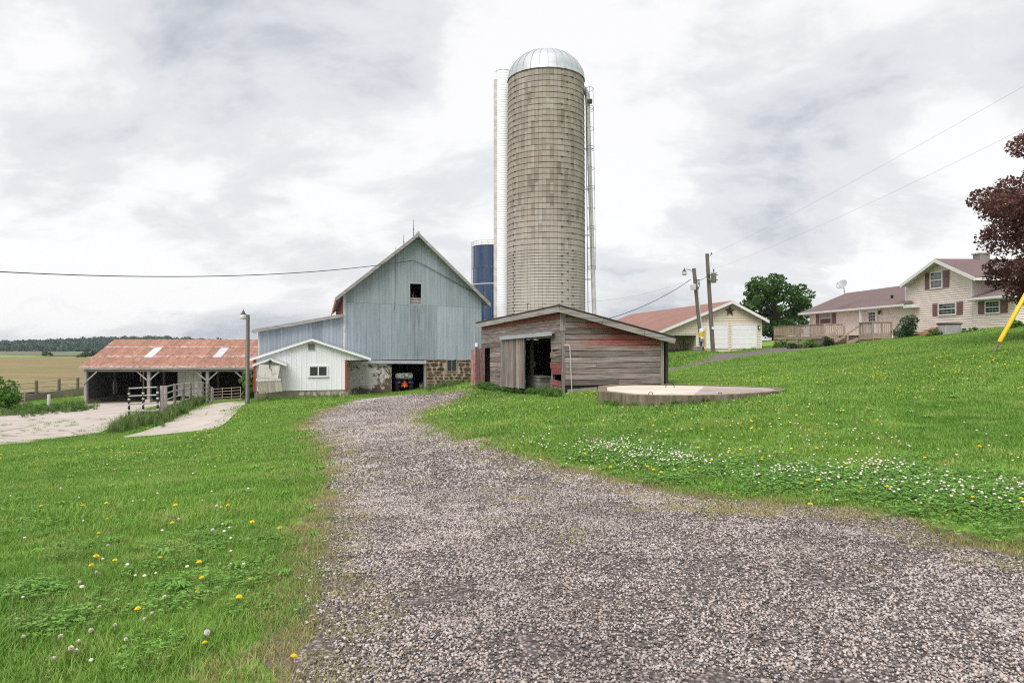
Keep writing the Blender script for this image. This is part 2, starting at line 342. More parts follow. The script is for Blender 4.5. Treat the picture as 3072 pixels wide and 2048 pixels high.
    m, nt = new_mat('pad_rim'); b = NB(nt); n1 = b.noise(b.coord('World', (7, 7, 0.8)), 1.2, 6, 0.7); n2 = b.noise(b.coord('World'), 6, 5, 0.7); col = b.ramp(n1, [(0.3, (0.085, 0.07, 0.048)), (0.5, (0.19, 0.155, 0.11)), (0.7, (0.31, 0.265, 0.20))]); b.out(b.mix(b.mr(n2, 0.45, 0.7, 0, 0.6), col, (0.11, 0.09, 0.06)), 0.95, 0, n2, 0.4, 0.03, 0.1)
    simple('ac_grey', (0.46, 0.45, 0.45), (0.40, 0.39, 0.39), 2, rough=0.5)
    simple('block_grey', (0.36, 0.33, 0.30), (0.27, 0.25, 0.225), 2, rough=0.9)
    simple('terracotta', (0.30, 0.13, 0.085), (0.23, 0.10, 0.07), 3, rough=0.8)
    simple('yellow_plastic', (0.80, 0.50, 0.012), (0.72, 0.44, 0.012), 3, rough=0.35)
    simple('pole_wood', (0.20, 0.165, 0.135), (0.115, 0.095, 0.08), 1.5, (14, 14, 0.8), 0.9, bstr=0.3)
    simple('wire', (0.05, 0.05, 0.052), (0.04, 0.04, 0.04), 2, rough=0.5)
    simple('pale_wire', (0.45, 0.45, 0.46), (0.4, 0.4, 0.4), 2, rough=0.5)
    simple('lamp_glass', (0.75, 0.75, 0.72), (0.6, 0.6, 0.58), 6, rough=0.2)
    simple('steel_box', (0.44, 0.45, 0.46), (0.36, 0.37, 0.38), 2, rough=0.45, metal=0.2)
    simple('atv_blue', (0.012, 0.06, 0.22), (0.01, 0.045, 0.17), 2, rough=0.3)
    simple('smv_orange', (0.95, 0.13, 0.012), (0.9, 0.11, 0.01), 2, rough=0.5)
    simple('smv_red', (0.55, 0.03, 0.02), (0.5, 0.03, 0.02), 2, rough=0.4)
    simple('bark', (0.075, 0.06, 0.048), (0.04, 0.033, 0.028), 3, (6, 6, 1), 0.95, bstr=0.4)
    # foliage
    def leaf(name, a_, c_, tr=0.25, nscale=0.8):
        m, nt = new_mat(name); b = NB(nt); n1 = b.noise(b.coord('World'), nscale, 3, 0.5)
        col = b.mix(b.mr(n1, 0.3, 0.7), a_, c_); b.out(b.tint(col, 0.5, 1.5), 0.6, 0, None, spec=0.25, transl=tr)
    leaf('leaf_oak', (0.055, 0.115, 0.034), (0.085, 0.165, 0.045), 0.35); leaf('leaf_maple', (0.12, 0.058, 0.054), (0.18, 0.08, 0.066), 0.35)
    leaf('leaf_bush', (0.035, 0.075, 0.03), (0.055, 0.105, 0.038)); leaf('leaf_weed', (0.075, 0.16, 0.035), (0.12, 0.22, 0.05))
    leaf('leaf_shrub', (0.075, 0.175, 0.025), (0.10, 0.22, 0.035), 0.35); leaf('leaf_far', (0.042, 0.085, 0.062), (0.07, 0.115, 0.078), 0.15, 0.02)
    leaf('seed_grass', (0.27, 0.25, 0.12), (0.16, 0.2, 0.06), 0.3)
    for nm, a_, c_, d_ in (('grass', (0.125, 0.275, 0.036), (0.215, 0.375, 0.058), (0.37, 0.42, 0.12)), ('dry_grass', (0.34, 0.32, 0.12), (0.46, 0.38, 0.20), (0.24, 0.29, 0.09)), ('tall_grass', (0.10, 0.19, 0.045), (0.165, 0.26, 0.07), (0.32, 0.31, 0.15))):
        m, nt = new_mat(nm); b = NB(nt); v = b.coord('World'); n1 = b.noise(v, 0.33, 5, 0.65); n2 = b.noise(v, 1.5, 4, 0.65)
        col = b.mix(b.mr(n1, 0.35, 0.65), a_, c_); col = b.mix(b.mr(n2, 0.50, 0.70, 0, 0.7), col, d_)
        col = b.mix(b.mr(b.noise(v, 7.0, 3, 0.6), 0.55, 0.75, 0, 0.4), col, tuple(q * 0.62 for q in a_)); col = b.mix(b.mr(b.attr('tint'), 0.80, 0.88, 0, 0.75), b.tint(col, 0.5, 1.5), (0.40, 0.36, 0.15))
        b.out(col, 0.55, 0, None, spec=0.25, transl=0.3)
    simple('clover_leaf', (0.115, 0.265, 0.036), (0.17, 0.34, 0.055), 3, rough=0.6, lo=0.6, hi=1.4, kind='World', transl=0.25)
    simple('clover_bloom', (0.82, 0.77, 0.70), (0.66, 0.52, 0.46), 60, rough=0.8, kind='World')
    simple('puff', (0.72, 0.71, 0.69), (0.6, 0.59, 0.57), 80, rough=0.9, kind='World')
    simple('dandelion_yellow', (0.95, 0.76, 0.012), (0.92, 0.66, 0.012), 60, rough=0.7, kind='World')
    simple('stem', (0.14, 0.17, 0.05), (0.16, 0.10, 0.06), 9, rough=0.7, kind='World')
    # ground materials
    m, nt = new_mat('lawn'); b = NB(nt); v = b.coord('World'); n1 = b.noise(v, 0.35, 5, 0.6); n2 = b.noise(v, 5, 6, 0.7); n3 = b.noise(v, 28, 3, 0.6)
    col = b.mix(b.mr(n1, 0.35, 0.65), (0.14, 0.26, 0.04), (0.21, 0.34, 0.06)); col = b.mix(b.mr(n2, 0.5, 0.75, 0, 0.6), col, (0.23, 0.27, 0.09)); col = b.mix(b.mr(n3, 0.45, 0.7, 0, 0.5), col, (0.065, 0.12, 0.025))
    b.out(col, 0.9, 0, n2, 0.5, 0.06, 0.15)
    m, nt = new_mat('gravel'); b = NB(nt); v = b.coord('World')
    ve = b.vor(v, 42, 'F1', 'Color'); vd = b.vor(v, 42, 'F1'); n1 = b.noise(v, 0.9, 6, 0.6); sx = b.n('ShaderNodeSeparateColor'); nt.links.new(ve, sx.inputs[0])
    col = b.ramp(sx.outputs[0], [(0, (0.05, 0.045, 0.045)), (0.3, (0.14, 0.12, 0.115)), (0.6, (0.26, 0.22, 0.21)), (0.85, (0.38, 0.33, 0.315)), (1, (0.30, 0.22, 0.17))])
    col = b.mix(b.mr(vd, 0.35, 0.6, 0, 0.75), col, (0.055, 0.048, 0.046)); col = b.mix(b.mr(n1, 0.52, 0.7, 0, 0.45), col, (0.12, 0.105, 0.10))
    b.out(col, 0.9, 0, vd, 0.8, 0.02, 0.2)
    m, nt = new_mat('gravel_soil'); b = NB(nt); v = b.coord('World'); n1 = b.noise(v, 40, 5, 0.7); b.out(b.mix(n1, (0.05, 0.045, 0.042), (0.14, 0.12, 0.112)), 0.95, 0, n1, 0.6, 0.01, 0.1)
    m, nt = new_mat('verge'); b = NB(nt); v = b.coord('World'); n1 = b.noise(v, 2.5, 7, 0.7); n2 = b.noise(v, 45, 4, 0.7); col = b.mix(b.mr(n1, 0.4, 0.6), (0.20, 0.19, 0.085), (0.17, 0.135, 0.10)); b.out(b.mix(b.mr(n2, 0.42, 0.66, 0, 0.75), col, (0.055, 0.05, 0.04)), 0.95, 0, n2, 0.6, 0.02, 0.1)
    m, nt = new_mat('pebble'); b = NB(nt); t = b.attr('tint'); n1 = b.noise(b.coord('World'), 90, 3, 0.6)
    col = b.ramp(t, [(0.0, (0.04, 0.037, 0.038)), (0.22, (0.115, 0.1, 0.097)), (0.40, (0.265, 0.23, 0.212)), (0.62, (0.43, 0.372, 0.347)), (0.85, (0.62, 0.555, 0.525)), (0.93, (0.45, 0.32, 0.235)), (1.0, (0.72, 0.69, 0.67))])
    n2 = b.noise(b.coord('World'), 0.42, 7, 0.68); col = b.mix(b.mr(n2, 0.44, 0.64, 0, 0.42), col, (0.09, 0.08, 0.075)); col = b.mix(b.mr(n2, 0.46, 0.3, 0, 0.35), col, (0.50, 0.45, 0.43))
    b.out(b.mix(b.mr(n1, 0.4, 0.7, 0, 0.2), col, (0.15, 0.13, 0.125)), 0.75, 0, None, spec=0.3)
    m, nt = new_mat('crop_field'); b = NB(nt)
    v = b.coord('World', (1, 1, 1), (0, 0, 0), (0, 0, R(12))); w = b.n('ShaderNodeTexWave', bands_direction='Y'); w.inputs['Scale'].default_value = 0.09; w.inputs['Distortion'].default_value = 3.0; w.inputs['Detail'].default_value = 3; w.inputs['Detail Scale'].default_value = 0.25; nt.links.new(v, w.inputs['Vector'])
    n1 = b.noise(b.coord('World', (0.12, 1, 1)), 0.09, 7, 0.7); n2 = b.noise(b.coord('World', (0.08, 1, 1)), 0.45, 6, 0.7)
    col = b.mix(w.outputs['Fac'], (0.29, 0.215, 0.115), (0.20, 0.165, 0.075)); col = b.mix(b.mr(n1, 0.45, 0.65, 0, 0.65), col, (0.165, 0.18, 0.055)); col = b.mix(b.mr(n2, 0.46, 0.62, 0, 0.75), col, (0.125, 0.09, 0.05))
    b.out(col, 0.95, spec=0.1)
    simple('far_field', (0.16, 0.15, 0.11), (0.13, 0.125, 0.095), 0.03, (1, 4, 1), 0.95, kind='World', spec=0.1); simple('green_field', (0.12, 0.17, 0.06), (0.10, 0.15, 0.055), 0.03, (1, 4, 1), 0.95, kind='World', spec=0.1)
make_materials()
# ------------------------------------------------------------------ terrain
CTRL = [(870, 2048, 3.2), (2400, 2048, 3.2), (1000, 1700, 5), (1500, 1413, 10), (1150, 1264, 20), (985, 1232, 27), (1100, 1196, 36), (1250, 1184, 40), (1380, 1178, 41),
        (1180, 1178, 44.5), (1280, 1166, 45), (1430, 1130, 47), (765, 1197, 38), (1040, 1187, 40), (742, 1215, 36), (390, 1312, 27), (700, 1212, 38), (560, 1250, 31.5), (487, 1266, 31),
        (0, 1345, 21), (200, 1330, 23), (0, 1500, 9), (0, 1700, 5.2), (300, 1420, 12.5), (600, 1400, 13), (700, 1300, 21), (620, 1292, 23.5), (690, 1240, 31),
        (100, 1290, 28), (0, 1300, 26.5), (250, 1230, 42), (60, 1240, 42), (262, 1212, 52), (560, 1199, 54), (680, 1207, 48), (100, 1204, 58), (250, 1192, 62),
        (1688, 1182, 21), (1436, 1157, 28.5), (1985, 1155, 22.5), (1500, 1230, 17), (1350, 1215, 25), (1600, 1300, 12.5), (1900, 1214, 16), (2350, 1172, 17.5),
        (2640, 1430, 8), (3072, 1600, 5.4), (3000, 1300, 10), (2982, 1057, 20), (3072, 1150, 14.5), (2500, 1200, 14), (2400, 1120, 24), (2600, 1080, 28), (2800, 1040, 32),
        (2010, 1103, 42), (2220, 1066, 50), (2450, 1042, 56), (2000, 1077, 57), (2280, 1041, 62), (2105, 1053, 50), (2430, 1036, 64), (2620, 1024, 51), (2860, 1002, 42), (3045, 982, 39), (2720, 1012, 48)]
CP = [P(*c) for c in CTRL] + [(0, 0, 0), (0, -10, 0.1), (-15, -10, -.2), (15, -10, .3), (40, -10, 1.5), (-40, -10, -1.5), (40, 50, 2.8), (60, 30, 3.5), (40, 22, 2.9), (60, 0, 3), (30, 90, 1.5), (0, 100, -2), (-10, 70, -2.2),
        (-60, 60, -3.8), (-60, 20, -3.2), (-60, -10, -2.6), (-100, 100, -4.2), (-60, 150, -4.7), (-150, 200, -5.0), (-110, 330, -7.3), (-220, 350, -6.6), (-400, 350, -6.2), (-150, 450, -11), (-330, 450, -11), (-250, 600, -10), (-450, 600, -8.3),
        (-300, 800, -15), (-450, 950, -12), (-200, 950, -13), (0, 600, -12), (0, 1000, -12), (200, 300, -5), (500, 500, -5), (1500, 1500, -20), (-1500, 1500, -20), (-1500, 0, -15), (1500, 0, 0), (0, -1500, 0), (-300, 50, -6), (300, 50, 5), (0, 3000, -20), (-3000, 3000, -20), (3000, 3000, -20)]
CP = np.array(CP)
def _phi(r2): return np.where(r2 > 1e-12, 0.5 * r2 * np.log(np.maximum(r2, 1e-12)), 0.0)
def _fit():
    n = len(CP); XY = CP[:, :2] / 10.0; d2 = ((XY[:, None] - XY[None]) ** 2).sum(-1)
    A = np.zeros((n + 3, n + 3)); A[:n, :n] = _phi(d2) + np.eye(n) * 0.02; A[:n, n] = 1; A[:n, n + 1:] = XY; A[n, :n] = 1; A[n + 1:, :n] = XY.T
    return XY, np.linalg.solve(A, np.concatenate([CP[:, 2], np.zeros(3)]))
_XY, _W = _fit()
def T(x, y):
    x = np.atleast_1d(np.asarray(x, float)); y = np.atleast_1d(np.asarray(y, float)); o = np.empty(len(x)); n = len(_XY)
    for i in range(0, len(x), 20000):
        q = np.stack([x[i:i + 20000], y[i:i + 20000]], 1) / 10.0
        d2 = ((q[:, None] - _XY[None]) ** 2).sum(-1); o[i:i + 20000] = _phi(d2) @ _W[:n] + _W[n] + q @ _W[n + 1:]
    return o
def t1(x, y): return float(T(x, y)[0])
def hit(px, py, y0=2.2, y1=140.0):
    """where the sight line through a photo point meets the ground"""
    ys = np.geomspace(y0, y1, 420); xs = (px - 1536) / FPX * ys; zs = EYE - (py - 1024) / FPX * ys; g = T(xs, ys)
    k = np.nonzero(zs <= g)[0]
    if len(k) == 0: return (xs[-1], ys[-1])
    i = max(k[0], 1); a = zs[i - 1] - g[i - 1]; b = g[i] - zs[i]; f = a / max(a + b, 1e-9)
    return (xs[i - 1] + (xs[i] - xs[i - 1]) * f, ys[i - 1] + (ys[i] - ys[i - 1]) * f)
def inpoly(x, y, poly):
    c = np.zeros(len(x), bool); n = len(poly)
    for i in range(n):
        x0, y0 = poly[i]; x1, y1 = poly[i - 1]
        if y0 == y1: continue
        c ^= ((y0 > y) != (y1 > y)) & (x < (x1 - x0) * (y - y0) / (y1 - y0) + x0)
    return c
def pdist(x, y, poly):
    d = np.full(len(x), 1e9); n = len(poly)
    for i in range(n):
        ax, ay = poly[i - 1]; bx, by = poly[i]; vx, vy = bx - ax, by - ay; l = vx * vx + vy * vy + 1e-12
        t = np.clip(((x - ax) * vx + (y - ay) * vy) / l, 0, 1); d = np.minimum(d, np.hypot(x - ax - t * vx, y - ay - t * vy))
    return d
def densify(poly, step, amp, seed=0):
    out = []
    for i in range(len(poly)):
        a = Vector(poly[i]).to_2d(); b = Vector(poly[(i + 1) % len(poly)]).to_2d(); d = (b - a).length; st = step * max(1.0, a.y / 10.0); n = max(1, int(d / st))
        nm = Vector((-(b - a).y, (b - a).x)).normalized()
        for k in range(n):
            p = a.lerp(b, k / n); q = p + nm * amp * max(1.0, p.y / 14.0) * (mnoise.noise(Vector((p.x * 1.1, p.y * 1.1, seed))) + 0.6 * mnoise.noise(Vector((p.x * 3.3, p.y * 3.3, seed + 5)))); out.append((q.x, q.y))
    return out
def drape(name, poly, mat, dz, grid=0.6, kind='structure', tint=0.5):
    a = np.array(poly); lo = a.min(0); hi = a.max(0); pts = [Vector(p) for p in poly]; n = len(pts)
    gx, gy = np.meshgrid(np.arange(lo[0], hi[0], grid), np.arange(lo[1], hi[1], grid)); gx = gx.ravel(); gy = gy.ravel()
    k = inpoly(gx, gy, poly); gx = gx[k]; gy = gy[k]; k = pdist(gx, gy, poly) > grid * 0.35
    pts += [Vector((float(x), float(y))) for x, y in zip(gx[k], gy[k])]
    r = delaunay_2d_cdt(pts, [(i, (i + 1) % n) for i in range(n)], [], 1, 1e-4)
    vx = np.array([(v.x, v.y) for v in r[0]]); z = T(vx[:, 0], vx[:, 1]) + dz
    mb = MB(); mb.add(np.column_stack([vx, z]).tolist(), r[2], tint, True)
    o = part(name, mb, mat); tag(o, kind=kind); return o

# pieces of ground, traced where they lie
DRIVE_PX = [(915, 2048), (915, 1900), (930, 1800), (962, 1650), (985, 1560), (1005, 1480), (1003, 1400), (985, 1350), (955, 1308), (925, 1280), (945, 1256), (985, 1234), (1050, 1209), (1095, 1197), (1180, 1190), (1280, 1183), (1385, 1178),
            (1380, 1190), (1330, 1213), (1272, 1233), (1252, 1250), (1290, 1280), (1340, 1310), (1430, 1345), (1500, 1365), (1590, 1378), (1660, 1410), (1800, 1440), (1920, 1460), (2100, 1500), (2300, 1520), (2500, 1535), (2700, 1570), (2850, 1620), (2960, 1650), (3072, 1682)]
DRIVE = [hit(*p) for p in DRIVE_PX] + [(6.2, 4.3), (9.5, 2.6), (12, -6), (-1.6, -6), (-1.3, 0)]
def offset(poly, d):
    n = len(poly); ar = sum(poly[i - 1][0] * poly[i][1] - poly[i][0] * poly[i - 1][1] for i in range(n)); s = 1 if ar > 0 else -1; out = []
    for i in range(n):
        a, b = Vector(poly[i - 1]), Vector(poly[(i + 1) % n]); t = (b - a).normalized(); k = d * (1 + max(0, poly[i][1]) / 22); out.append((poly[i][0] + s * t.y * k, poly[i][1] - s * t.x * k))
    return out
VERGE = densify(offset(DRIVE, .2), 0.2, 0.14, 12)
DRIVE = densify(DRIVE, 0.16, 0.17, 1)
LANE = densify([hit(*p) for p in [(1985, 1112), (2100, 1084), (2220, 1059), (2300, 1047), (2400, 1040), (2500, 1034), (2530, 1036), (2440, 1046), (2330, 1060), (2220, 1075), (2120, 1090), (2000, 1118), (1960, 1124)]] + [(8.0, 38), (5, 44), (9.4, 43.0)], 0.4, 0.07, 2)
YARD = densify([hit(*p) for p in [(-300, 1390), (0, 1338), (150, 1318), (300, 1300), (372, 1262), (400, 1245), (560, 1200)]] + [(-19.5, 52.5), (-34, 52.5), (-38, 40)], 0.5, 0.06, 3)
RAMP = densify([hit(*p) for p in [(372, 1312), (470, 1283), (520, 1262), (545, 1243), (600, 1224), (640, 1213), (735, 1203), (735, 1212), (705, 1240), (640, 1290), (520, 1303), (400, 1315)]], 0.4, 0.05, 4)
STRIP = densify([hit(*p) for p in [(-300, 1395), (0, 1341), (150, 1322), (330, 1305), (372, 1311), (250, 1322), (100, 1338), (0, 1348), (-300, 1405)]], 0.4, 0.05, 6)

def grid_axis(lo, hi, step, far, growth=1.22):
    a = list(np.arange(lo, hi + 1e-6, step)); s = step; q = hi
    while q < far: s *= growth; q += s; a.append(q)
    s = step; q = lo
    while q > -far: s *= growth; q -= s; a.insert(0, q)
    return np.array(a)
def build_ground():
    xs = grid_axis(-42, 44, 0.6, 3500); ys = grid_axis(-6, 76, 0.6, 3500)
    gx, gy = np.meshgrid(xs, ys); z = T(gx.ravel(), gy.ravel())
    # broad natural unevenness
    nx = len(xs); ny = len(ys); idx = np.arange(nx * ny).reshape(ny, nx)
    f = np.stack([idx[:-1, :-1], idx[:-1, 1:], idx[1:, 1:], idx[1:, :-1]], -1).reshape(-1, 4)
    mb = MB(); mb.add(np.column_stack([gx.ravel(), gy.ravel(), z]).tolist(), f.tolist(), 0.5, True)
    part('ground', mb, 'lawn', kind='structure')
build_ground()
drape('bare_verge', VERGE, 'verge', 0.006, 0.45)
drape('gravel_driveway', DRIVE, 'gravel', 0.014, 0.45)
drape('gravel_lane', LANE, 'gravel', 0.03, 0.8)
drape('concrete_yard', YARD, 'concrete', 0.03, 0.8)
drape('concrete_ramp', RAMP, 'concrete', 0.045, 0.7)
# fields
def far_sheet(name, poly, mat, dz, grid): return drape(name, poly, mat, dz, grid)
far_sheet('crop_field', densify([(-420, 66), (-42, 70), (-30, 78), (-18, 90), (-14, 150), (-40, 330), (-110, 372), (-250, 375), (-480, 372)], 9, 0.5, 8), 'crop_field', 0.12, 12)
far_sheet('far_field', [(-700, 520), (-330, 540), (-250, 545), (-200, 640), (-330, 720), (-700, 760)], 'far_field', 0.5, 40)
far_sheet('green_field', [(-245, 545), (-60, 545), (-60, 760), (-320, 730), (-195, 640)], 'green_field', 0.5, 40)
# ------------------------------------------------------------------ buildings
def strip(xs, offs, zb, zt, back, tint=0.5, paint=None):
    """a ribbed sheet: outer surface follows offs (y), flat back; zb/zt are functions of x"""
    mb = MB(); n = len(xs); v = []; p = []
    for x, o in zip(xs, offs):
        b, t = zb(x), zt(x); v += [(x, o, b), (x, o, t), (x, back, b), (x, back, t)]; p += [paint(x, b), paint(x, t)] * 2 if paint else [0] * 4
    f = []
    for i in range(n - 1):
        a, c = 4 * i, 4 * i + 4; f += [(a, c, c + 1, a + 1), (a + 2, a + 3, c + 3, c + 2), (a, a + 2, c + 2, c), (a + 1, c + 1, c + 3, a + 3)]
    f += [(0, 1, 3, 2), (4 * n - 4, 4 * n - 2, 4 * n - 1, 4 * n - 3)]
    return mb.add(v, f, tint, False, p)
def lin(p, q): return lambda x: p[1] + (q[1] - p[1]) * (x - p[0]) / (q[0] - p[0])
def pw(pts):
    def f(x):
        for a, b in zip(pts, pts[1:]):
            if x <= b[0]: return lin(a, b)(x)
        return lin(pts[-2], pts[-1])(x)
    return f
def ribs(x0, x1, pitch, rw, depth):
    n = max(1, round((x1 - x0) / pitch)); xs = []; os_ = []
    for i in range(n):
        a = x0 + (x1 - x0) * i / n; b = x0 + (x1 - x0) * (i + 1) / n
        xs += [a, a + rw, a + 1.6 * rw, b - 0.6 * rw]; os_ += [-depth, -depth, 0, 0]
    xs.append(x1); os_.append(-depth); return xs, os_
def slab(mb, pts, th, tint=0.5):   # pts: 4 corners of the upper surface (ccw from above); th: thickness downwards
    return mb.hexa([(x, y, z - th) for x, y, z in pts] + list(pts), tint)
def lap_siding(mb, poly, pitch, y=0.0, proud=0.04):
    """lap siding over a convex polygon in xz"""
    z0 = min(p[1] for p in poly); z1 = max(p[1] for p in poly)
    def ext(z):
        xs = []
        for i in range(len(poly)):
            a, b = poly[i - 1], poly[i]
            if (a[1] - z) * (b[1] - z) <= 0 and a[1] != b[1]: xs.append(a[0] + (b[0] - a[0]) * (z - a[1]) / (b[1] - a[1]))
        return (min(xs), max(xs)) if len(xs) > 1 else None
    n = max(1, round((z1 - z0) / pitch)); dz = (z1 - z0) / n
    for i in range(n):
        a = z0 + i * dz; b = a + dz; ea = ext(a + 1e-4); eb = ext(b - 1e-4)
        if not ea or not eb: continue
        mb.add([(ea[0], y - proud, a), (ea[1], y - proud, a), (eb[1], y - 0.003, b), (eb[0], y - 0.003, b), (ea[0], y - 0.003, a), (ea[1], y - 0.003, a)], [(0, 1, 2, 3), (1, 0, 4, 5)], 0.5)
    return mb

# ---- barn -----------------------------------------------------------------
def barn():
    bx = P(1032, 1180, 43.4); FB = Frame(bx[0], bx[1], -1.75, 15.4)
    th = thing('barn', 'big blue-grey sheet-metal barn with a steep gable and a dark hay door', 'barn', FB)
    p = FB.pix
    xl, xr = FB.x(1032), FB.x(1442); peak = p(1256, 706); el = p(1032, 884); er = p(1442, 893)
    top = pw([(xl, el[1]), peak, (xr, er[1])])
    seam = lin(p(1032, 909), p(1442, 926)); bot = lin(p(1032, 1079), p(1442, 1079))
    hx0, hx1, hz0, hz1 = FB.rect(1230, 1263.5, 851, 914)
    ncol = 15; edges = [xl + (xr - xl) * i / ncol for i in range(ncol + 1)]
    # let two sheet joints fall on the hay door's jambs
    edges[min(range(1, ncol), key=lambda i: abs(edges[i] - hx0))] = hx0; edges[min(range(1, ncol), key=lambda i: abs(edges[i] - hx1))] = hx1
    edges = sorted(set(edges))
    pnt = lambda x, z: max(0.0, 1 - abs(x - hx1 + 0.15) / 0.9)
    for a, b in zip(edges, edges[1:]):
        xs, of = ribs(a, b, 0.22, 0.018, 0.012); m = (a + b) / 2; j = random.uniform(-.04, .04); inh = hx0 - .01 < m < hx1 + .01
        lo = random.uniform(0, .012)
        part('metal_sheet', strip(xs, [o - 0.01 - lo for o in of], lambda x: bot(x) + j * 0.5, lambda x: min(seam(x) + 0.05, top(x)), 0.05, random.uniform(.05, .95), pnt), 'barn_steel', th)
        if inh:
            part('metal_sheet', strip(xs, of, lambda x: hz1, lambda x: top(x), 0.05, random.uniform(.05, .95)), 'barn_steel', th)
            if hz0 > seam(m): part('metal_sheet', strip(xs, of, lambda x: seam(x) + .04, lambda x: hz0, 0.05, .5), 'barn_steel', th)
        else:
            zc = random.choice([None, None, 0.62, 0.8]) if top(m) - seam(m) > 2.6 else None
            if zc is None: part('metal_sheet', strip(xs, [o + 0.004 for o in of], lambda x: seam(x) + 0.06, top, 0.05, random.uniform(.05, .95)), 'barn_steel', th)
            else:
                part('metal_sheet', strip(xs, [o + 0.004 for o in of], lambda x: seam(x) + 0.06, lambda x: seam(x) + zc * (top(x) - seam(x)) + .03, 0.05, random.uniform(.05, .95)), 'barn_steel', th)
                part('metal_sheet', strip(xs, [o + 0.012 for o in of], lambda x: seam(x) + zc * (top(x) - seam(x)), top, 0.05, random.uniform(.05, .95)), 'barn_steel', th)
    # patch sheets low on the right
    for a, b, t, bb in ((1370, 1398, 1034, 1080), (1398, 1424, 1033, 1079)):
        x0, x1, z0, z1 = FB.rect(a, b, t, bb); xs, of = ribs(x0, x1, .3, .015, .01); part('metal_sheet', strip(xs, [o - 0.05 for o in of], lambda x: z0, lambda x: z1, -0.03, .75), 'barn_steel', th)
    # hay door boards and hay-rack clutter
    mb = MB(); zz = hz0
    for h, y in ((0.16, 0.02), (0.15, 0.04), (0.12, 0.1)):
        mb = MB(); mb.box(hx0 + 0.01, hx1 - 0.01, y, y + 0.03, zz, zz + h - 0.012, random.random()); zz += h + 0.02; part('hay_door_board', mb, 'grey_wood_long', th)
    mb = MB()
    for k in range(7):
        a = random.uniform(hx0, hx1); mb.obox((a, 0.35 + .1 * k, hz0), (a + random.uniform(-.3, .3), 0.5 + .1 * k, hz0 + random.uniform(.5, 1.0)), .05, .05, random.random())
    part('hay_rack', mb, 'grey_wood', th)
    mb = MB(); fw = 0.05
    mb.box(hx0 - fw, hx0, -.03, .1, hz0 - fw, hz1 + fw).box(hx1, hx1 + fw, -.03, .1, hz0 - fw, hz1 + fw).box(hx0, hx1, -.031, .1, hz1, hz1 + fw); part('hay_door_frame', mb, 'galv', th)
    # corner trims
    mb = MB(); mb.box(xl - .06, xl + .09, -.035, .03, bot(xl), el[1] + .04); part('corner_trim', mb, 'dull_white', th)
    mb = MB(); mb.box(xr - .09, xr + .05, -.035, .03, bot(xr), er[1] + .0); part('corner_trim', mb, 'barn_steel', th)
    # roof: two slabs running back, rake boards on the front edge
    D = 28.0; ov = -0.55
    L = p(1006, 891, ov); Rr = p(1472, 909, ov); Pk = p(1256, 697, ov)
    for a, b, nm in ((L, Pk, 0), (Pk, Rr, 1)):
        mb = MB(); d = Vector((b[0] - a[0], 0, b[1] - a[1])).normalized(); nn = Vector((-d.z, 0, d.x))
        q = lambda c, y: (c[0], y, c[1])
        slab(mb, [q(a, ov), q(b, ov), q(b, D), q(a, D)], 0.10); part('roof_slope', mb, 'galv', th)
        mb = MB(); mb.hexa([(a[0], ov - .04, a[1] - .26), (b[0], ov - .04, b[1] - .26), (b[0], ov, b[1] - .26), (a[0], ov, a[1] - .26), (a[0], ov - .04, a[1] - .03), (b[0], ov - .04, b[1] - .03), (b[0], ov, b[1] - .03), (a[0], ov, a[1] - .03)]); part('rake_board', mb, 'grey_wood_long', th)
    mb = MB(); mb.tube([(Pk[0], ov, Pk[1] + .02), (Pk[0], D, Pk[1] + .02)], 0.08, 6); part('ridge_cap', mb, 'galv', th)
    # long eave edge of the left slope with its rusty sheet ends
    mb = MB(); mb.box(L[0] - .02, L[0] + .03, ov, D, L[1] - .34, L[1] - .09); part('eave_board', mb, 'orange_rust', th)
    # side, back walls and hay-floor
    zb = bot(xl)
    n = 26
    for k in range(n):
        y0 = 0.1 + (D - .2) * k / n; y1 = 0.1 + (D - .2) * (k + 1) / n - .03
        mb = MB(); mb.box(xl - .03, xl + .06, y0, y1, 0, el[1] + .25, random.random()); part('side_board', mb, 'red_boards', th)
    mb = MB(); mb.box(xr - .06, xr + .03, .1, D, 0, er[1] + .2); part('side_wall', mb, 'barn_steel', th)
    mb = MB(); mb.prism([(xl, 0), (xr, 0), (xr, er[1]), peak, (xl, el[1])], D - .1, D); part('back_wall', mb, 'barn_steel', th)
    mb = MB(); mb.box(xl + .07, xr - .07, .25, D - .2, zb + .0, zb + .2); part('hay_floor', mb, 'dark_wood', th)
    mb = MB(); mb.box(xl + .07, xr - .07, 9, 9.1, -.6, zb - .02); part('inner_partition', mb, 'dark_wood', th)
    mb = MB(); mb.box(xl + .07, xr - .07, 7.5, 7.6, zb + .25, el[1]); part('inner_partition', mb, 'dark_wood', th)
    # door track and basement wall
    mb = MB(); a = p(1105, 1083, -.12); b = p(1278, 1084, -.12); mb.obox((a[0], -.16, a[1]), (b[0], -.16, b[1]), .14, .1).obox((a[0], -.2, a[1] - .1), (b[0], -.2, b[1] - .1), .06, .1)
    part('door_track', mb, 'galv', th)
    dx0, dx1, dz0, dz1 = FB.rect(1175, 1272, 1090, 1180)
    mb = MB(); mb.box(dx1, dx1 + .12, -.1, .25, -.6, zb - .06); part('door_post', mb, 'grey_wood', th)
    # white-washed block wall left of the door: real blocks
    wx0 = FB.x(1040); wz1 = zb - .1; z = -.5; row = 0
    bm = MB(); bm.box(wx0, dx0, .02, .3, -.8, wz1); part('block_core', bm, 'mortar', th)
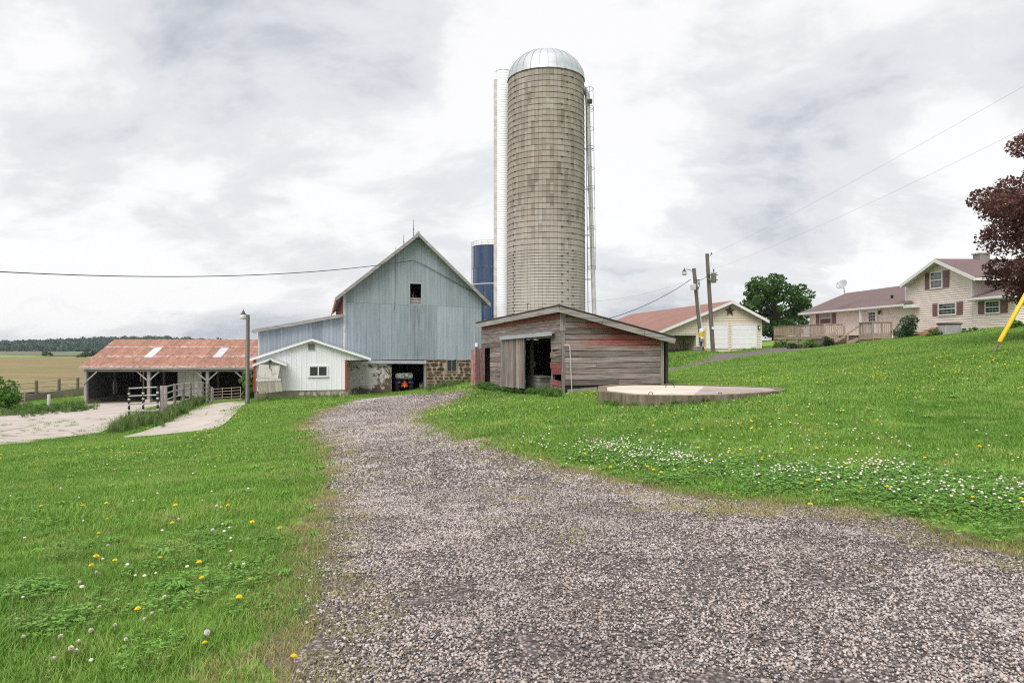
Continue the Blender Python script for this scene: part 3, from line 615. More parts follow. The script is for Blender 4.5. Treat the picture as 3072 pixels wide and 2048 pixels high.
    while z < wz1 - .05:
        h = min(.2, wz1 - z); x = wx0 - (.2 if row % 2 else 0)
        while x < dx0 - .03:
            a = max(x, wx0); b = min(x + .395, dx0)
            if b - a > .05:
                mb = MB(); mb.box(a, b - .006, random.uniform(-.006, .002), .1, z, z + h - .006, random.random()); part('block', mb, 'white_block', th)
            x += .4
        z += .2; row += 1
    # stone wall right of the door: every stone its own piece
    sx0 = dx1 + .13; sx1 = xr + .02; wx = FB.rect(1342, 1369, 1084, 1113)
    mb = MB(); mb.box(sx0, sx1, .06, .5, -.9, zb + .03); part('mortar_bed', mb, 'mortar', th)
    z = -.55
    rnd = random.Random(5)
    while z < zb - .04:
        h = rnd.uniform(.15, .30); h = min(h, zb - z); x = sx0 + rnd.uniform(0, .1)
        while x < sx1 - .08:
            w = rnd.uniform(.22, .62); w = min(w, sx1 - x)
            if not (x + w > wx[0] - .05 and x < wx[1] + .05 and z + h > wx[2] - .04) and w > .1 and h > .09:
                g = rnd.uniform(.025, .05); c = (x + w / 2, z + h / 2); a_, b_ = w / 2 - g, h / 2 - g
                ring = []
                for k in range(8):
                    an = 2 * math.pi * (k + .5) / 8; s = rnd.uniform(.85, 1.12); m_ = max(abs(math.cos(an)), abs(math.sin(an)))
                    ring.append((c[0] + math.cos(an) / m_ * a_ * s * .97, c[1] + math.sin(an) / m_ * b_ * s * .97))
                mb = MB(); yf = rnd.uniform(-.03, .015)
                vs = [(q[0], .08, q[1]) for q in ring] + [(c[0] + (q[0] - c[0]) * .96, yf + .02, c[1] + (q[1] - c[1]) * .96) for q in ring] + [(c[0] + (q[0] - c[0]) * .72, yf, c[1] + (q[1] - c[1]) * .72) for q in ring]
                fs = [tuple(range(16, 24))] + [(r0 + i, r0 + (i + 1) % 8, r0 + 8 + (i + 1) % 8, r0 + 8 + i) for r0 in (0, 8) for i in range(8)]
                mb.add(vs, fs, rnd.random()); part('stone', mb, 'field_stone', th)
            x += w
        z += h
    mb = MB(); f = .05; mb.box(wx[0] - f, wx[1] + f, -.02, .2, wx[2] - f, wx[2]).box(wx[0] - f, wx[0], -.02, .2, wx[2], zb - .01).box(wx[1], wx[1] + f, -.02, .2, wx[2], zb - .01).box((wx[0] + wx[1]) / 2 - .02, (wx[0] + wx[1]) / 2 + .02, -.01, .1, wx[2], zb - .01)
    w = part('basement_window', mb, 'grey_wood', th); mb = MB(); mb.box(wx[0], wx[1], .03, .055, wx[2], zb - .01); part('pane', mb, 'glass', w)
    # lean-to
    lx0 = FB.x(776); lt = lin(p(760, 994), p(1030, 947)); ne = 8
    es = [lx0 + (xl - .07 - lx0) * i / ne for i in range(ne + 1)]
    for a, b in zip(es, es[1:]):
        xs, of = ribs(a, b, 0.22, 0.018, 0.012); part('metal_sheet', strip(xs, of, lambda x: -.3, lambda x: lt(x) - .02, 0.05, random.uniform(.05, .95)), 'barn_steel', th)
    a = p(757, 989, -.3); b = p(1031, 941, -.3)
    mb = MB(); slab(mb, [(a[0], -.3, a[1]), (b[0], -.3, b[1]), (b[0], D, b[1]), (a[0], D, a[1])], .09); part('lean_to_roof', mb, 'galv', th)
    mb = MB(); mb.obox((a[0], -.33, a[1] - .09), (b[0], -.33, b[1] - .09), .04, .2); part('rake_board', mb, 'grey_wood_long', th)
    mb = MB(); mb.box(lx0 - .03, lx0 + .05, -.03, .06, -.3, lt(lx0) - .02); part('corner_trim', mb, 'dull_white', th)
    mb = MB(); mb.box(lx0, lx0 + .1, .06, D, -1.2, lt(lx0) - .05); part('side_wall', mb, 'barn_steel', th)
    mb = MB(); mb.box(lx0, xl, D - .1, D, -1.2, lt(lx0) - .1); part('back_wall', mb, 'barn_steel', th)
    # outlet box and yard light on the right corner
    mb = MB(); x0, x1, z0, z1 = FB.rect(1424, 1432, 1029, 1040); mb.rbox(x0, x1, -.18, -.05, z0, z1, .03); part('outlet_box', mb, 'white_paint', th)
    # lightning rods
    for px, t, y in ((1246, 644, 2), (1214, 687, 8), (1182, 735, 14)):
        x = Pk[0]; q = FB.at(x, y, 0); mb = MB(); zt = Pk[1] + {644: 1.25, 687: 1.15, 735: 1.05}[t]; mb.tube([(x, y, Pk[1]), (x, y, zt)], [.03, .012], 6).lathe([(0.0, -.06), (.06, 0), (0, .06)], 8, (x, y, Pk[1] + .6))
        part('lightning_rod', mb, 'black_iron', th)
    # a weathered flap of boards on the far corner
    return FB, th, p, xr
FB, BARN, _, BARN_XR = barn()

# ---- milk house -------------------------------------------------------------
def milk_house():
    bx = P(762, 1195, 38.0); F = Frame(bx[0], bx[1], -1.62, 15.4); p = F.pix
    th = thing('milk_house', 'small white ribbed-metal gabled milk house on a concrete base before the barn', 'outbuilding', F)
    xl, xr = F.x(764), F.x(1038); peak = p(935, 1022); zb = p(900, 1171)[1]
    el = p(752, 1078); er = p(1106, 1076); top = pw([el, peak, er]); soff = p(1070, 1078.5)[1]
    es = frange(xl, xr, 9)
    for a, b in zip(es, es[1:]):
        xs, of = ribs(a, b, .23, .02, .015); part('metal_panel', strip(xs, of, lambda x: zb, lambda x: top(x) - .04, .06, random.uniform(.35, .65)), 'white_steel', th)
    es = frange(xr + .012, er[0], 2)
    for a, b in zip(es, es[1:]):
        xs, of = ribs(a, b, .23, .02, .015); part('metal_panel', strip(xs, of, lambda x: min(soff, top(x) - .06), lambda x: top(x) - .04, .06, .5), 'white_steel', th)
    mb = MB(); mb.box(xr, er[0], -.01, 3.0, soff - .05, soff - .005); part('soffit', mb, 'dull_white', th)
    D = 4.1
    mb = MB(); mb.box(xl + .01, xl + .1, .06, D, zb, top(xl) - .1); part('side_wall', mb, 'white_steel', th)
    mb = MB(); mb.box(xr - .1, xr - .01, .06, D, zb, soff); part('side_wall', mb, 'white_steel', th)
    mb = MB(); mb.box(xl - .02, xr + .14, .02, D, -.7, zb - .01); part('foundation', mb, 'concrete_old', th)
    for a, b, nm in ((760, 768.5, 0), (1035, 1041, 0)):
        mb = MB(); mb.box(F.x(a), F.x(b), -.03, .05, zb - .03, top(F.x((a + b) / 2)) - .05 if a < 900 else soff - .01); part('corner_trim', mb, 'red_trim', th)
    ov = -.22
    L = p(747, 1074, ov); Rr = p(1113, 1072, ov); Pk = p(935, 1013.5, ov)
    for a, b in ((L, Pk), (Pk, Rr)):
        mb = MB(); slab(mb, [(a[0], ov, a[1]), (b[0], ov, b[1]), (b[0], D, b[1]), (a[0], D, a[1])], .05); part('roof_slope', mb, 'galv', th)
        mb = MB(); mb.hexa([(a[0], ov - .025, a[1] - .17), (b[0], ov - .025, b[1] - .17), (b[0], ov, b[1] - .17), (a[0], ov, a[1] - .17), (a[0], ov - .025, a[1] - .055), (b[0], ov - .025, b[1] - .055), (b[0], ov, b[1] - .055), (a[0], ov, a[1] - .055)]); part('rake_trim', mb, 'white_paint', th)
        mb = MB(); mb.hexa([(a[0], ov, a[1] - .12), (b[0], ov, b[1] - .12), (b[0], 0.02, b[1] - .12), (a[0], 0.02, a[1] - .12), (a[0], ov, a[1] - .055), (b[0], ov, b[1] - .055), (b[0], 0.02, b[1] - .055), (a[0], 0.02, a[1] - .055)]); part('soffit', mb, 'dull_white', th)
    # louvre vent
    x0, x1, z0, z1 = F.rect(924.5, 944.5, 1031, 1049); v = MB(); v.box(x0 - .03, x1 + .03, -.04, -.015, z0 - .03, z1 + .03); vo = part('vent', v, 'white_paint', th)
    mb = MB(); mb.box(x0, x1, -.045, -.041, z0, z1); part('vent_shade_sheet', mb, 'black_iron', vo)  # black sheet whose colour stands for the shade behind the louvres
    for k in range(6):
        z = z0 + (z1 - z0) * (k + .2) / 6; mb = MB(); mb.box(x0, x1, -.07, -.05, z, z + .018); part('louvre', mb, 'dull_white', vo)
    # slider window
    x0, x1, z0, z1 = F.rect(926, 985, 1096, 1130); f = .075; xm = (x0 + x1) / 2; mb = MB()
    mb.box(x0, x1, -.05, -.012, z0, z0 + f).box(x0, x1, -.05, -.012, z1 - f, z1).box(x0, x0 + f, -.05, -.012, z0 + f, z1 - f).box(x1 - f * 1.3, x1, -.05, -.012, z0 + f, z1 - f).box(xm - .045, xm + .02, -.045, -.012, z0 + f, z1 - f)
    w = part('window', mb, 'white_vinyl', th)
    for a, b in ((x0 + f, xm - .045), (xm + .02, x1 - f * 1.3)): mb = MB(); mb.box(a, b, -.03, -.016, z0 + f, z1 - f); part('pane', mb, 'glass', w)
    mb = MB(); mb.box(x0 - .05, x1 + .05, -.06, -.012, z0 - .035, z0 - .004); part('sill', mb, 'dull_white', w)
    # exposed rubble in the base
    for k in range(7):
        x = F.x(905 + k * 20); z = p(905 + k * 20, 1181)[1]; w_ = random.uniform(.2, .36); ring = [(x + math.cos(a) * w_ / 2 * random.uniform(.8, 1.1), z + math.sin(a) * .13 * random.uniform(.8, 1.2)) for a in [i * math.pi / 4 for i in range(8)]]
        mb = MB(); mb.prism(ring, -.015, .03, random.random()); part('rubble_stone', mb, 'concrete', th)
    # the broken entry canopy standing against the left end
    c = thing('entry_canopy', 'sagging little entry canopy with skewed white boards at the left end of the white building', 'canopy', Frame(*F.at(F.x(770, -.9), -.9, 0), 15.4))
    y0 = -1.0; q = lambda a, b, y=y0: (F.pix(a, b, y)[0], y, F.pix(a, b, y)[1])
    for a, b in (((757, 1091), (810, 1073)), ((810, 1073), (860, 1090))):
        A = q(*a); B = q(*b); mb = MB(); slab(mb, [A, B, (B[0], -.06, B[2]), (A[0], -.06, A[2])], .07); part('canopy_roof', mb, 'galv', c, F)
        mb = MB(); mb.obox((A[0], y0 - .02, A[2] - .1), (B[0], y0 - .02, B[2] - .1), .03, .1); part('canopy_trim', mb, 'white_paint', c, F)
    def board(pts, yy, th_, mat, nm, tint=.5):
        pp = [F.pix(*a, yy) for a in pts]; mb = MB(); mb.prism(pp, yy, yy + th_, tint); return part(nm, mb, mat, c, F)
    board([(776, 1093), (840, 1096), (838, 1098), (776, 1096)], y0, .05, 'peeling_white', 'header_board')
    board([(773, 1131), (833, 1136), (840, 1100), (777, 1095)], y0 - .04, .04, 'peeling_white', 'skewed_panel')
    board([(767.5, 1143), (843, 1142), (843, 1136), (768, 1135)], y0 - .03, .05, 'peeling_white', 'cross_rail')
    n = 7
    for k in range(n):
        lo = lambda t: (776 + 72 * t, 1181 - 8 * t); hi = lambda t: (769 + 75 * t, 1144 - 1.5 * t); t0, t1 = k / n + .01, (k + 1) / n - .01
        board([lo(t0), lo(t1), hi(t1), hi(t0)], y0, .03, 'pale_board', 'panel_board', random.random())
    for a, b in (((769, 1183), (769, 1093)), ((845, 1172), (842, 1093))):
        A = q(*a); B = q(*b); mb = MB(); mb.obox((A[0], y0 + .06, A[2]), (B[0], y0 + .06, B[2]), .07, .07); part('post', mb, 'grey_wood', c, F)
    A = q(810, 1082, y0 - .08); mb = MB(); mb.obox((A[0], y0 - .08, A[2] + .02), (A[0] - .02, y0 - .08, A[2] - .42), .05, .04).lathe([(0, -.09), (.08, -.06), (.09, .02), (0, .07)], 10, (A[0], y0 - .09, A[2])); part('lamp_bracket', mb, 'black_iron', c, F)
    return F
FM = milk_house()

# ---- cattle shed --------------------------------------------------------------
def cattle_shed():
    gz = -3.15; e = P(237, 1103, 51.5); F = Frame(e[0], 51.5, gz, 0)
    th = thing('cattle_shed', 'long open-fronted cattle shed with a rusty corrugated roof at left', 'shed', F)
    ez = e[2] - gz; rz = 1.72 - gz; Wd = P(795, 0, 51.5)[0] - e[0]; ry = 4.7; nc = 21; cw = Wd / nc
    # sheets: three rows, laid with a small lap; every sheet a piece of its own
    sl = math.hypot(ry, rz - ez); rows = [(0, .36), (.345, .70), (.685, 1.0)]
    def sheet(f0, f1, lift):
        mb = MB(); nw = 24; vs = []; ps = []
        L_ = (f1 - f0) * sl; n = 4
        for j in range(n + 1):
            for i in range(nw + 1): vs.append((cw * 1.03 * i / nw, L_ * j / n, .014 * math.cos(2 * math.pi * i / 4) + lift)); ps.append(1.0 if (j == 0 or i in (0, nw)) else .15)
        mb.add(vs, [(j * (nw + 1) + i, j * (nw + 1) + i + 1, (j + 1) * (nw + 1) + i + 1, (j + 1) * (nw + 1) + i) for j in range(n) for i in range(nw)], .5, True, ps); return mb
    ang = math.atan2(rz - ez, ry)
    for r, (f0, f1) in enumerate(rows):
        for k in range(nc):
            sky = r == 1 and k in (6, 14); mb = sheet(f0, f1, .012 * r); mb.t = [random.uniform(.1, .9)] * len(mb.t)
            o = part('skylight_sheet' if sky else 'roof_sheet', mb, 'skylight_sheet' if sky else 'rust_sheet', th)
            M = F.m @ Matrix.Translation(Vector((cw * k + random.uniform(-.01, .01), f0 * ry, ez + f0 * (rz - ez) + .03))) @ Matrix.Rotation(ang, 4, 'X'); o.matrix_basis = WM[th.name].inverted() @ M
    mb = MB(); slab(mb, [(0, 2 * ry, ez), (Wd, 2 * ry, ez), (Wd, ry, rz), (0, ry, rz)], .05); part('rear_roof_slope', mb, 'rust_sheet', th)
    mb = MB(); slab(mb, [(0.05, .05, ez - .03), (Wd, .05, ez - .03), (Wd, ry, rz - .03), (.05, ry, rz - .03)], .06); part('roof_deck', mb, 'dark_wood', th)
    mb = MB(); mb.box(0, Wd, -.04, 0, ez - .1, ez + .01); part('eave_board', mb, 'grey_wood_long', th)
    x0 = F.x(255, .3); mb = MB(); mb.box(x0, Wd, .25, .4, F.pix(400, 1114.5, .3)[1], F.pix(400, 1105, .3)[1] - .02); part('beam', mb, 'grey_wood_long', th)
    # gable end and side wall at the left, boards
    bz = F.pix(400, 1114.5, .3)[1]
    for k in range(16):
        y0 = .42 + k * .5; y1 = y0 + .47; zt = ez + (rz - ez) * (min(y1, 2 * ry - y1) / ry) - .15; mb = MB()
        if k == 7: mb.box(x0 - .04, x0 + .03, y0, y1, 0.35, .55, .4).box(x0 - .04, x0 + .03, y0, y1, 1.5, zt, .4)     # a gap that lets daylight in
        else: mb.box(x0 - .04, x0 + .03, y0, y1, 0.35, zt, random.random())
        part('wall_board', mb, 'shade_toned_steel', th)
    mb = MB(); mb.box(x0 - .1, x0 + .12, .4, 8.6, -.6, .35); part('curb', mb, 'concrete_old', th)
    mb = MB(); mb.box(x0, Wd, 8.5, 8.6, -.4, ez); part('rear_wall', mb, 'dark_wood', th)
    mb = MB(); mb.box(x0, Wd, .2, 8.6, -.6, .03); part('floor_slab', mb, 'concrete_old', th)
    for px in (447, 623, 740):
        x = F.x(px, .33); mb = MB(); mb.box(x - .11, x + .11, .24, .46, .35, bz - .004, .6); part('post', mb, 'grey_wood', th)
        mb = MB(); mb.rbox(x - .2, x + .2, .1, .6, 0, .36, .03); part('post_footing', mb, 'concrete', th)
        for s in (-1, 1): mb = MB(); mb.obox((x + s * .08, .22, bz - .65), (x + s * .85, .22, bz + .03), .05, .1); part('brace', mb, 'grey_wood_long', th)
    x = x0 + .12; mb = MB(); mb.box(x - .1, x + .1, .12, .36, 0, bz + .15, .7); part('post', mb, 'grey_wood', th)
    mb = MB(); mb.obox((x - .15, .08, bz - .95), (x + .95, .08, bz + .05), .05, .09); part('brace', mb, 'grey_wood_long', th)
    for px in (300, 345, 493, 560, 655): x = F.x(px, 4); mb = MB(); mb.box(x - .08, x + .08, 3.9, 4.06, 0, ez + .5); part('inner_post', mb, 'rough_post', th)
    x0_, x1_, z0, z1 = F.rect(533, 605, 1117, 1180, 2.0)
    for k in range(3): a = x0_ + (x1_ - x0_) * k / 3; mb = MB(); mb.box(a, a + (x1_ - x0_) / 3 - .01, 2.0, 2.05, z0 - .2, z1 + .1, .3 + .2 * k); part('stall_panel', mb, 'dull_white', th)
    mb = MB(); x = F.x(423, 3); mb.tube([(x, 3, ez), (x - .03, 3, ez - .9), (x, 3, ez - 1.2)], .03, 6); part('hanging_chain', mb, 'white_paint', th)
    # daylight gap in the left wall
    return F
FC = cattle_shed()
# ---- concrete stave silo ------------------------------------------------------
def silo():
    cx, cy = (1638 - 1536) / FPX * 46, 46.0; gz = t1(cx, cy) - .1; F = Frame(cx, cy, gz, 0)
    th = thing('stave_silo', 'tall tan concrete-stave silo with iron hoops and a silver dome', 'silo', F)
    ztop = 19.1 - gz; r_at = lambda z: 2.655 - .10 * max(0, min(1, z / ztop))
    ns = 66; hs = .756
    mb = MB(); mb.lathe([(r_at(0) - .05, -.5), (r_at(ztop) - .05, ztop)], 66); part('core', mb, 'stave_joint', th)
    rows = int(ztop / hs) + 2; front = []; rest = MB()
    def stave(mb, k, z0, z1, tint):
        g = .006 / 2.6; a0 = 2 * math.pi * k / ns + g; a1 = 2 * math.pi * (k + 1) / ns - g; v = []
        for z in (z0 + .004, z1 - .004):
            for rr in (r_at(z) - .06, r_at(z)):
                for a in (a0, (a0 + a1) / 2, a1): v.append((rr * math.cos(a), rr * math.sin(a), z))
        # indices: z0 inner 0-2, outer 3-5; z1 inner 6-8, outer 9-11
        mb.add(v, [(3, 4, 10, 9), (4, 5, 11, 10), (0, 3, 9, 6), (5, 2, 8, 11), (9, 10, 7, 6), (10, 11, 8, 7), (0, 1, 4, 3), (1, 2, 5, 4)], tint)
    n_part = 0; rs = random.Random(11); cand = []
    for k in range(ns):
        am = 2 * math.pi * (k + .5) / ns; off = hs * (.5 if k % 2 else 0) + (.25 * hs if k % 4 > 1 else 0) - hs
        for j in range(rows + 2):
            z0 = max(0, off + j * hs); z1 = min(ztop, off + (j + 1) * hs)
            if z1 - z0 < .06: continue
            cand.append((-math.sin(am) if z0 > 4.2 else -2, k, z0, z1))
    cand.sort(key=lambda c: -c[0])
    for i, (w, k, z0, z1) in enumerate(cand):
        t = min(1, max(0, rs.gauss(.5, .22)))
        if i < 300: mb = MB(); stave(mb, k, z0, z1, t); part('stave', mb, 'stave', th)
        else: stave(rest, k, z0, z1, t)
    part('stave', rest, 'stave', th, kind='stuff')
    # hoops: wide spacing above, close below, lugs stepping round
    zs = []; z = ztop - .12
    zmid = 7.6 - gz
    while z > zmid: zs.append(z); z -= .372
    while z > 1.0: zs.append(z); z -= .193
    lug_a = [R(-90 + d) for d in (20, 29, 38)] + [R(-90 - 57)]
    for i, z in enumerate(zs):
        mb = MB(); r = r_at(z) + .012; mb.tube([(r * math.cos(2 * math.pi * k / 60), r * math.sin(2 * math.pi * k / 60), z) for k in range(60)], (.0115 if z > zmid else .0085), 4, closed=True)
        for la in ((lug_a[(2 * i) % 3], lug_a[3] + R(3 * (i % 2)))):
            c, s_ = math.cos(la), math.sin(la); p0 = Vector(((r + .01) * c, (r + .01) * s_, z)); t_ = Vector((-s_, c, 0)); mb.obox(p0 - t_ * .06, p0 + t_ * .06, .05, .055)
        part('hoop', mb, 'hoop_iron', th)
    # dome with standing ribs
    rt = r_at(ztop) + .02; dm = MB(); prof = [(rt + .03, ztop - .05)] + [(rt * math.cos(a), ztop + 1.95 * math.sin(a)) for a in [math.pi / 2 * i / 9 for i in range(9)]] + [(.12, ztop + 1.94), (0.0, ztop + 1.96)]
    dm.lathe(prof, 64); d = part('dome', dm, 'galv', th)
    for k in range(28):
        a = 2 * math.pi * k / 28; mb = MB(); mb.tube([((r_ + .012) * math.cos(a), (r_ + .012) * math.sin(a), z_ + .012) for r_, z_ in prof[:-2]], .02, 4); part('dome_rib', mb, 'steel_box', d)
    # ladder chute on the left: half-round white ribbed tube with its flat back panel
    c = Frame((1511 - 1536) / FPX * 47.6, 47.6, gz, 0); mb = MB(); zt = EYE + (1024 - 210) * 47.6 / FPX - gz; prof = []; z = 0.5
    while z < zt - .1: prof += [(.53, z), (.545, z + .035), (.53, z + .07), (.53, z + .165)]; z += .168
    mb.lathe(prof, 20); mb.lathe([(.0, zt + .02), (.55, zt - .08), (.56, zt - .16)], 20); part('chute', mb, 'white_steel', th, c)
    mb = MB(); x0 = (1481 - 1536) / FPX * 47.4 - c.o.x; mb.box(x0, x0 + .34, -.28, .5, .5, zt - .75); part('chute_back_panel', mb, 'dull_white', th, c)
    # filler pipe, ladder and cage on the right
    q = lambda px, py, Y=45.6: Vector(P(px, py, Y))
    mb = MB(); a = q(1763, 318); b = q(1785, 1010); a0 = q(1761.5, 292); mb.tube([a0, a, b], [.15, .15, .15], 10); part('filler_pipe', mb, 'dull_white', th, W0)
    mb = MB(); g = [q(1762, 292), q(1759.5, 280), q(1754, 268), q(1748, 262)]; mb.tube(g, [.15, .17, .17, .15], 8); part('gooseneck', mb, 'steel_box', th, W0)
    mb = MB(); k0 = q(1768, 307); mb.box(k0.x - .16, k0.x + .16, 45.3, 45.6, k0.z - .12, k0.z + .12); part('pulley_box', mb, 'black_iron', th, W0)
    def rail(px0, px1, Y, r=.02): return [q(px0, 262, Y), q(px1, 806, Y)]
    for (u, v, Y) in ((1757, 1763, 45.3), (1757, 1763, 45.8)):
        mb = MB(); mb.tube([q(u, 262, Y), q(v + 1.5, 960, Y)], .022, 5); part('ladder_rail', mb, 'black_iron', th, W0)
    for k in range(44):
        f = (k + .5) / 44; px = 1757 + 7.5 * f; py = 262 + 698 * f; mb = MB(); mb.tube([q(px, py, 45.3), q(px, py, 45.8)], .014, 4); part('rung', mb, 'black_iron', th, W0)
    for (u, v, Y) in ((1768.5, 1775, 45.15), (1779, 1787, 45.35), (1779, 1787, 45.8)):
        mb = MB(); mb.tube(rail(u, v, Y), .014, 4); part('cage_strap', mb, 'black_iron', th, W0)
    for i in range(10):
        f = i / 9; py = 268 + 536 * f
        for dd in ((0,) if i % 2 == 0 else (-4, 3)):
            m = q(1768.5 + 7 * f, py + dd, 45.55); mb = MB(); mb.tube([(m.x + .26 * math.cos(t), m.y + .42 * math.sin(t), m.z) for t in [2 * math.pi * j / 20 for j in range(20)]], .013, 4, closed=True); part('cage_ring', mb, 'black_iron', th, W0)
    for py in (448, 568, 706, 838): mb = MB(); a = q(1752, py, 45.9); b = q(1778, py, 45.9); mb.obox(a, b, .05, .05); part('pipe_bracket', mb, 'black_iron', th, W0)
    # small flood lamp bracketed low on the staves
    a = q(1582, 912, 43.2); mb = MB(); mb.tube([a + Vector((.02, .2, -.55)), a + Vector((.02, .15, 0)), a], .02, 5).lathe([(.0, .0), (.09, .02), (.11, .1), (0, .12)], 10, (a.x, a.y, a.z)); part('wall_lamp', mb, 'steel_box', th, W0)
silo()
def blue_silo():
    Y = 80.0; cx = (1476 - 1536) / FPX * Y; gz = -2.5; F = Frame(cx, Y, gz, 0); r = 58 / FPX * Y
    th = thing('blue_silo', 'dark blue enamelled steel silo rising behind the barn', 'silo', F); zt = EYE + (1024 - 742) * Y / FPX - gz
    zz = lambda py: EYE + (1024 - py) * (Y - r) / FPX - gz
    lv = [0, zz(960), zz(850), zz(800), zt]
    for a, b in zip(lv, lv[1:]):
        mb = MB(); n = 14
        mb.lathe([(r, a + .01), (r, b - .01)], 56); o = part('shell_ring', mb, 'blue_enamel', th)
        for k in range(n): an = 2 * math.pi * k / n + a; mb = MB(); mb.box(r - .02, r + .03, -.05, .05, a + .02, b - .02); mb.xform(Matrix.Rotation(an, 4, 'Z')); part('seam_strip', mb, 'blue_enamel', o)
        mb = MB(); mb.tube([((r + .02) * math.cos(t), (r + .02) * math.sin(t), b) for t in [2 * math.pi * j / 48 for j in range(48)]], .045, 5, closed=True); part('bolt_band', mb, 'blue_enamel' if abs(b - lv[2]) > .01 else 'white_paint', th)
    mb = MB(); mb.lathe([(r + .05, zt), (r * .9, zt + .45), (r * .55, zt + .8), (0, zt + .95)], 40); part('roof', mb, 'dull_white', th)
    for k in range(18):
        an = 2 * math.pi * k / 18; mb = MB(); mb.tube([(r * math.cos(an), r * math.sin(an), zt), (r * math.cos(an), r * math.sin(an), zt + .55)], .02, 4); part('rail_post', mb, 'steel_box', th)
    mb = MB(); mb.tube([(r * math.cos(t), r * math.sin(t), zt + .55) for t in [2 * math.pi * j / 40 for j in range(40)]], .025, 4, closed=True); part('guard_rail', mb, 'steel_box', th)
    mb = MB(); an = R(183)
    for s in (-.2, .2): mb.tube([((r + .15) * math.cos(an) , (r + .15) * math.sin(an) + s, 0), ((r + .15) * math.cos(an), (r + .15) * math.sin(an) + s, zt + .6)], .025, 4)
    k = .3
    while k < zt + .5: mb.tube([((r + .15) * math.cos(an), (r + .15) * math.sin(an) - .2, k), ((r + .15) * math.cos(an), (r + .15) * math.sin(an) + .2, k)], .02, 4); k += .35
    part('ladder', mb, 'steel_box', th)
blue_silo()

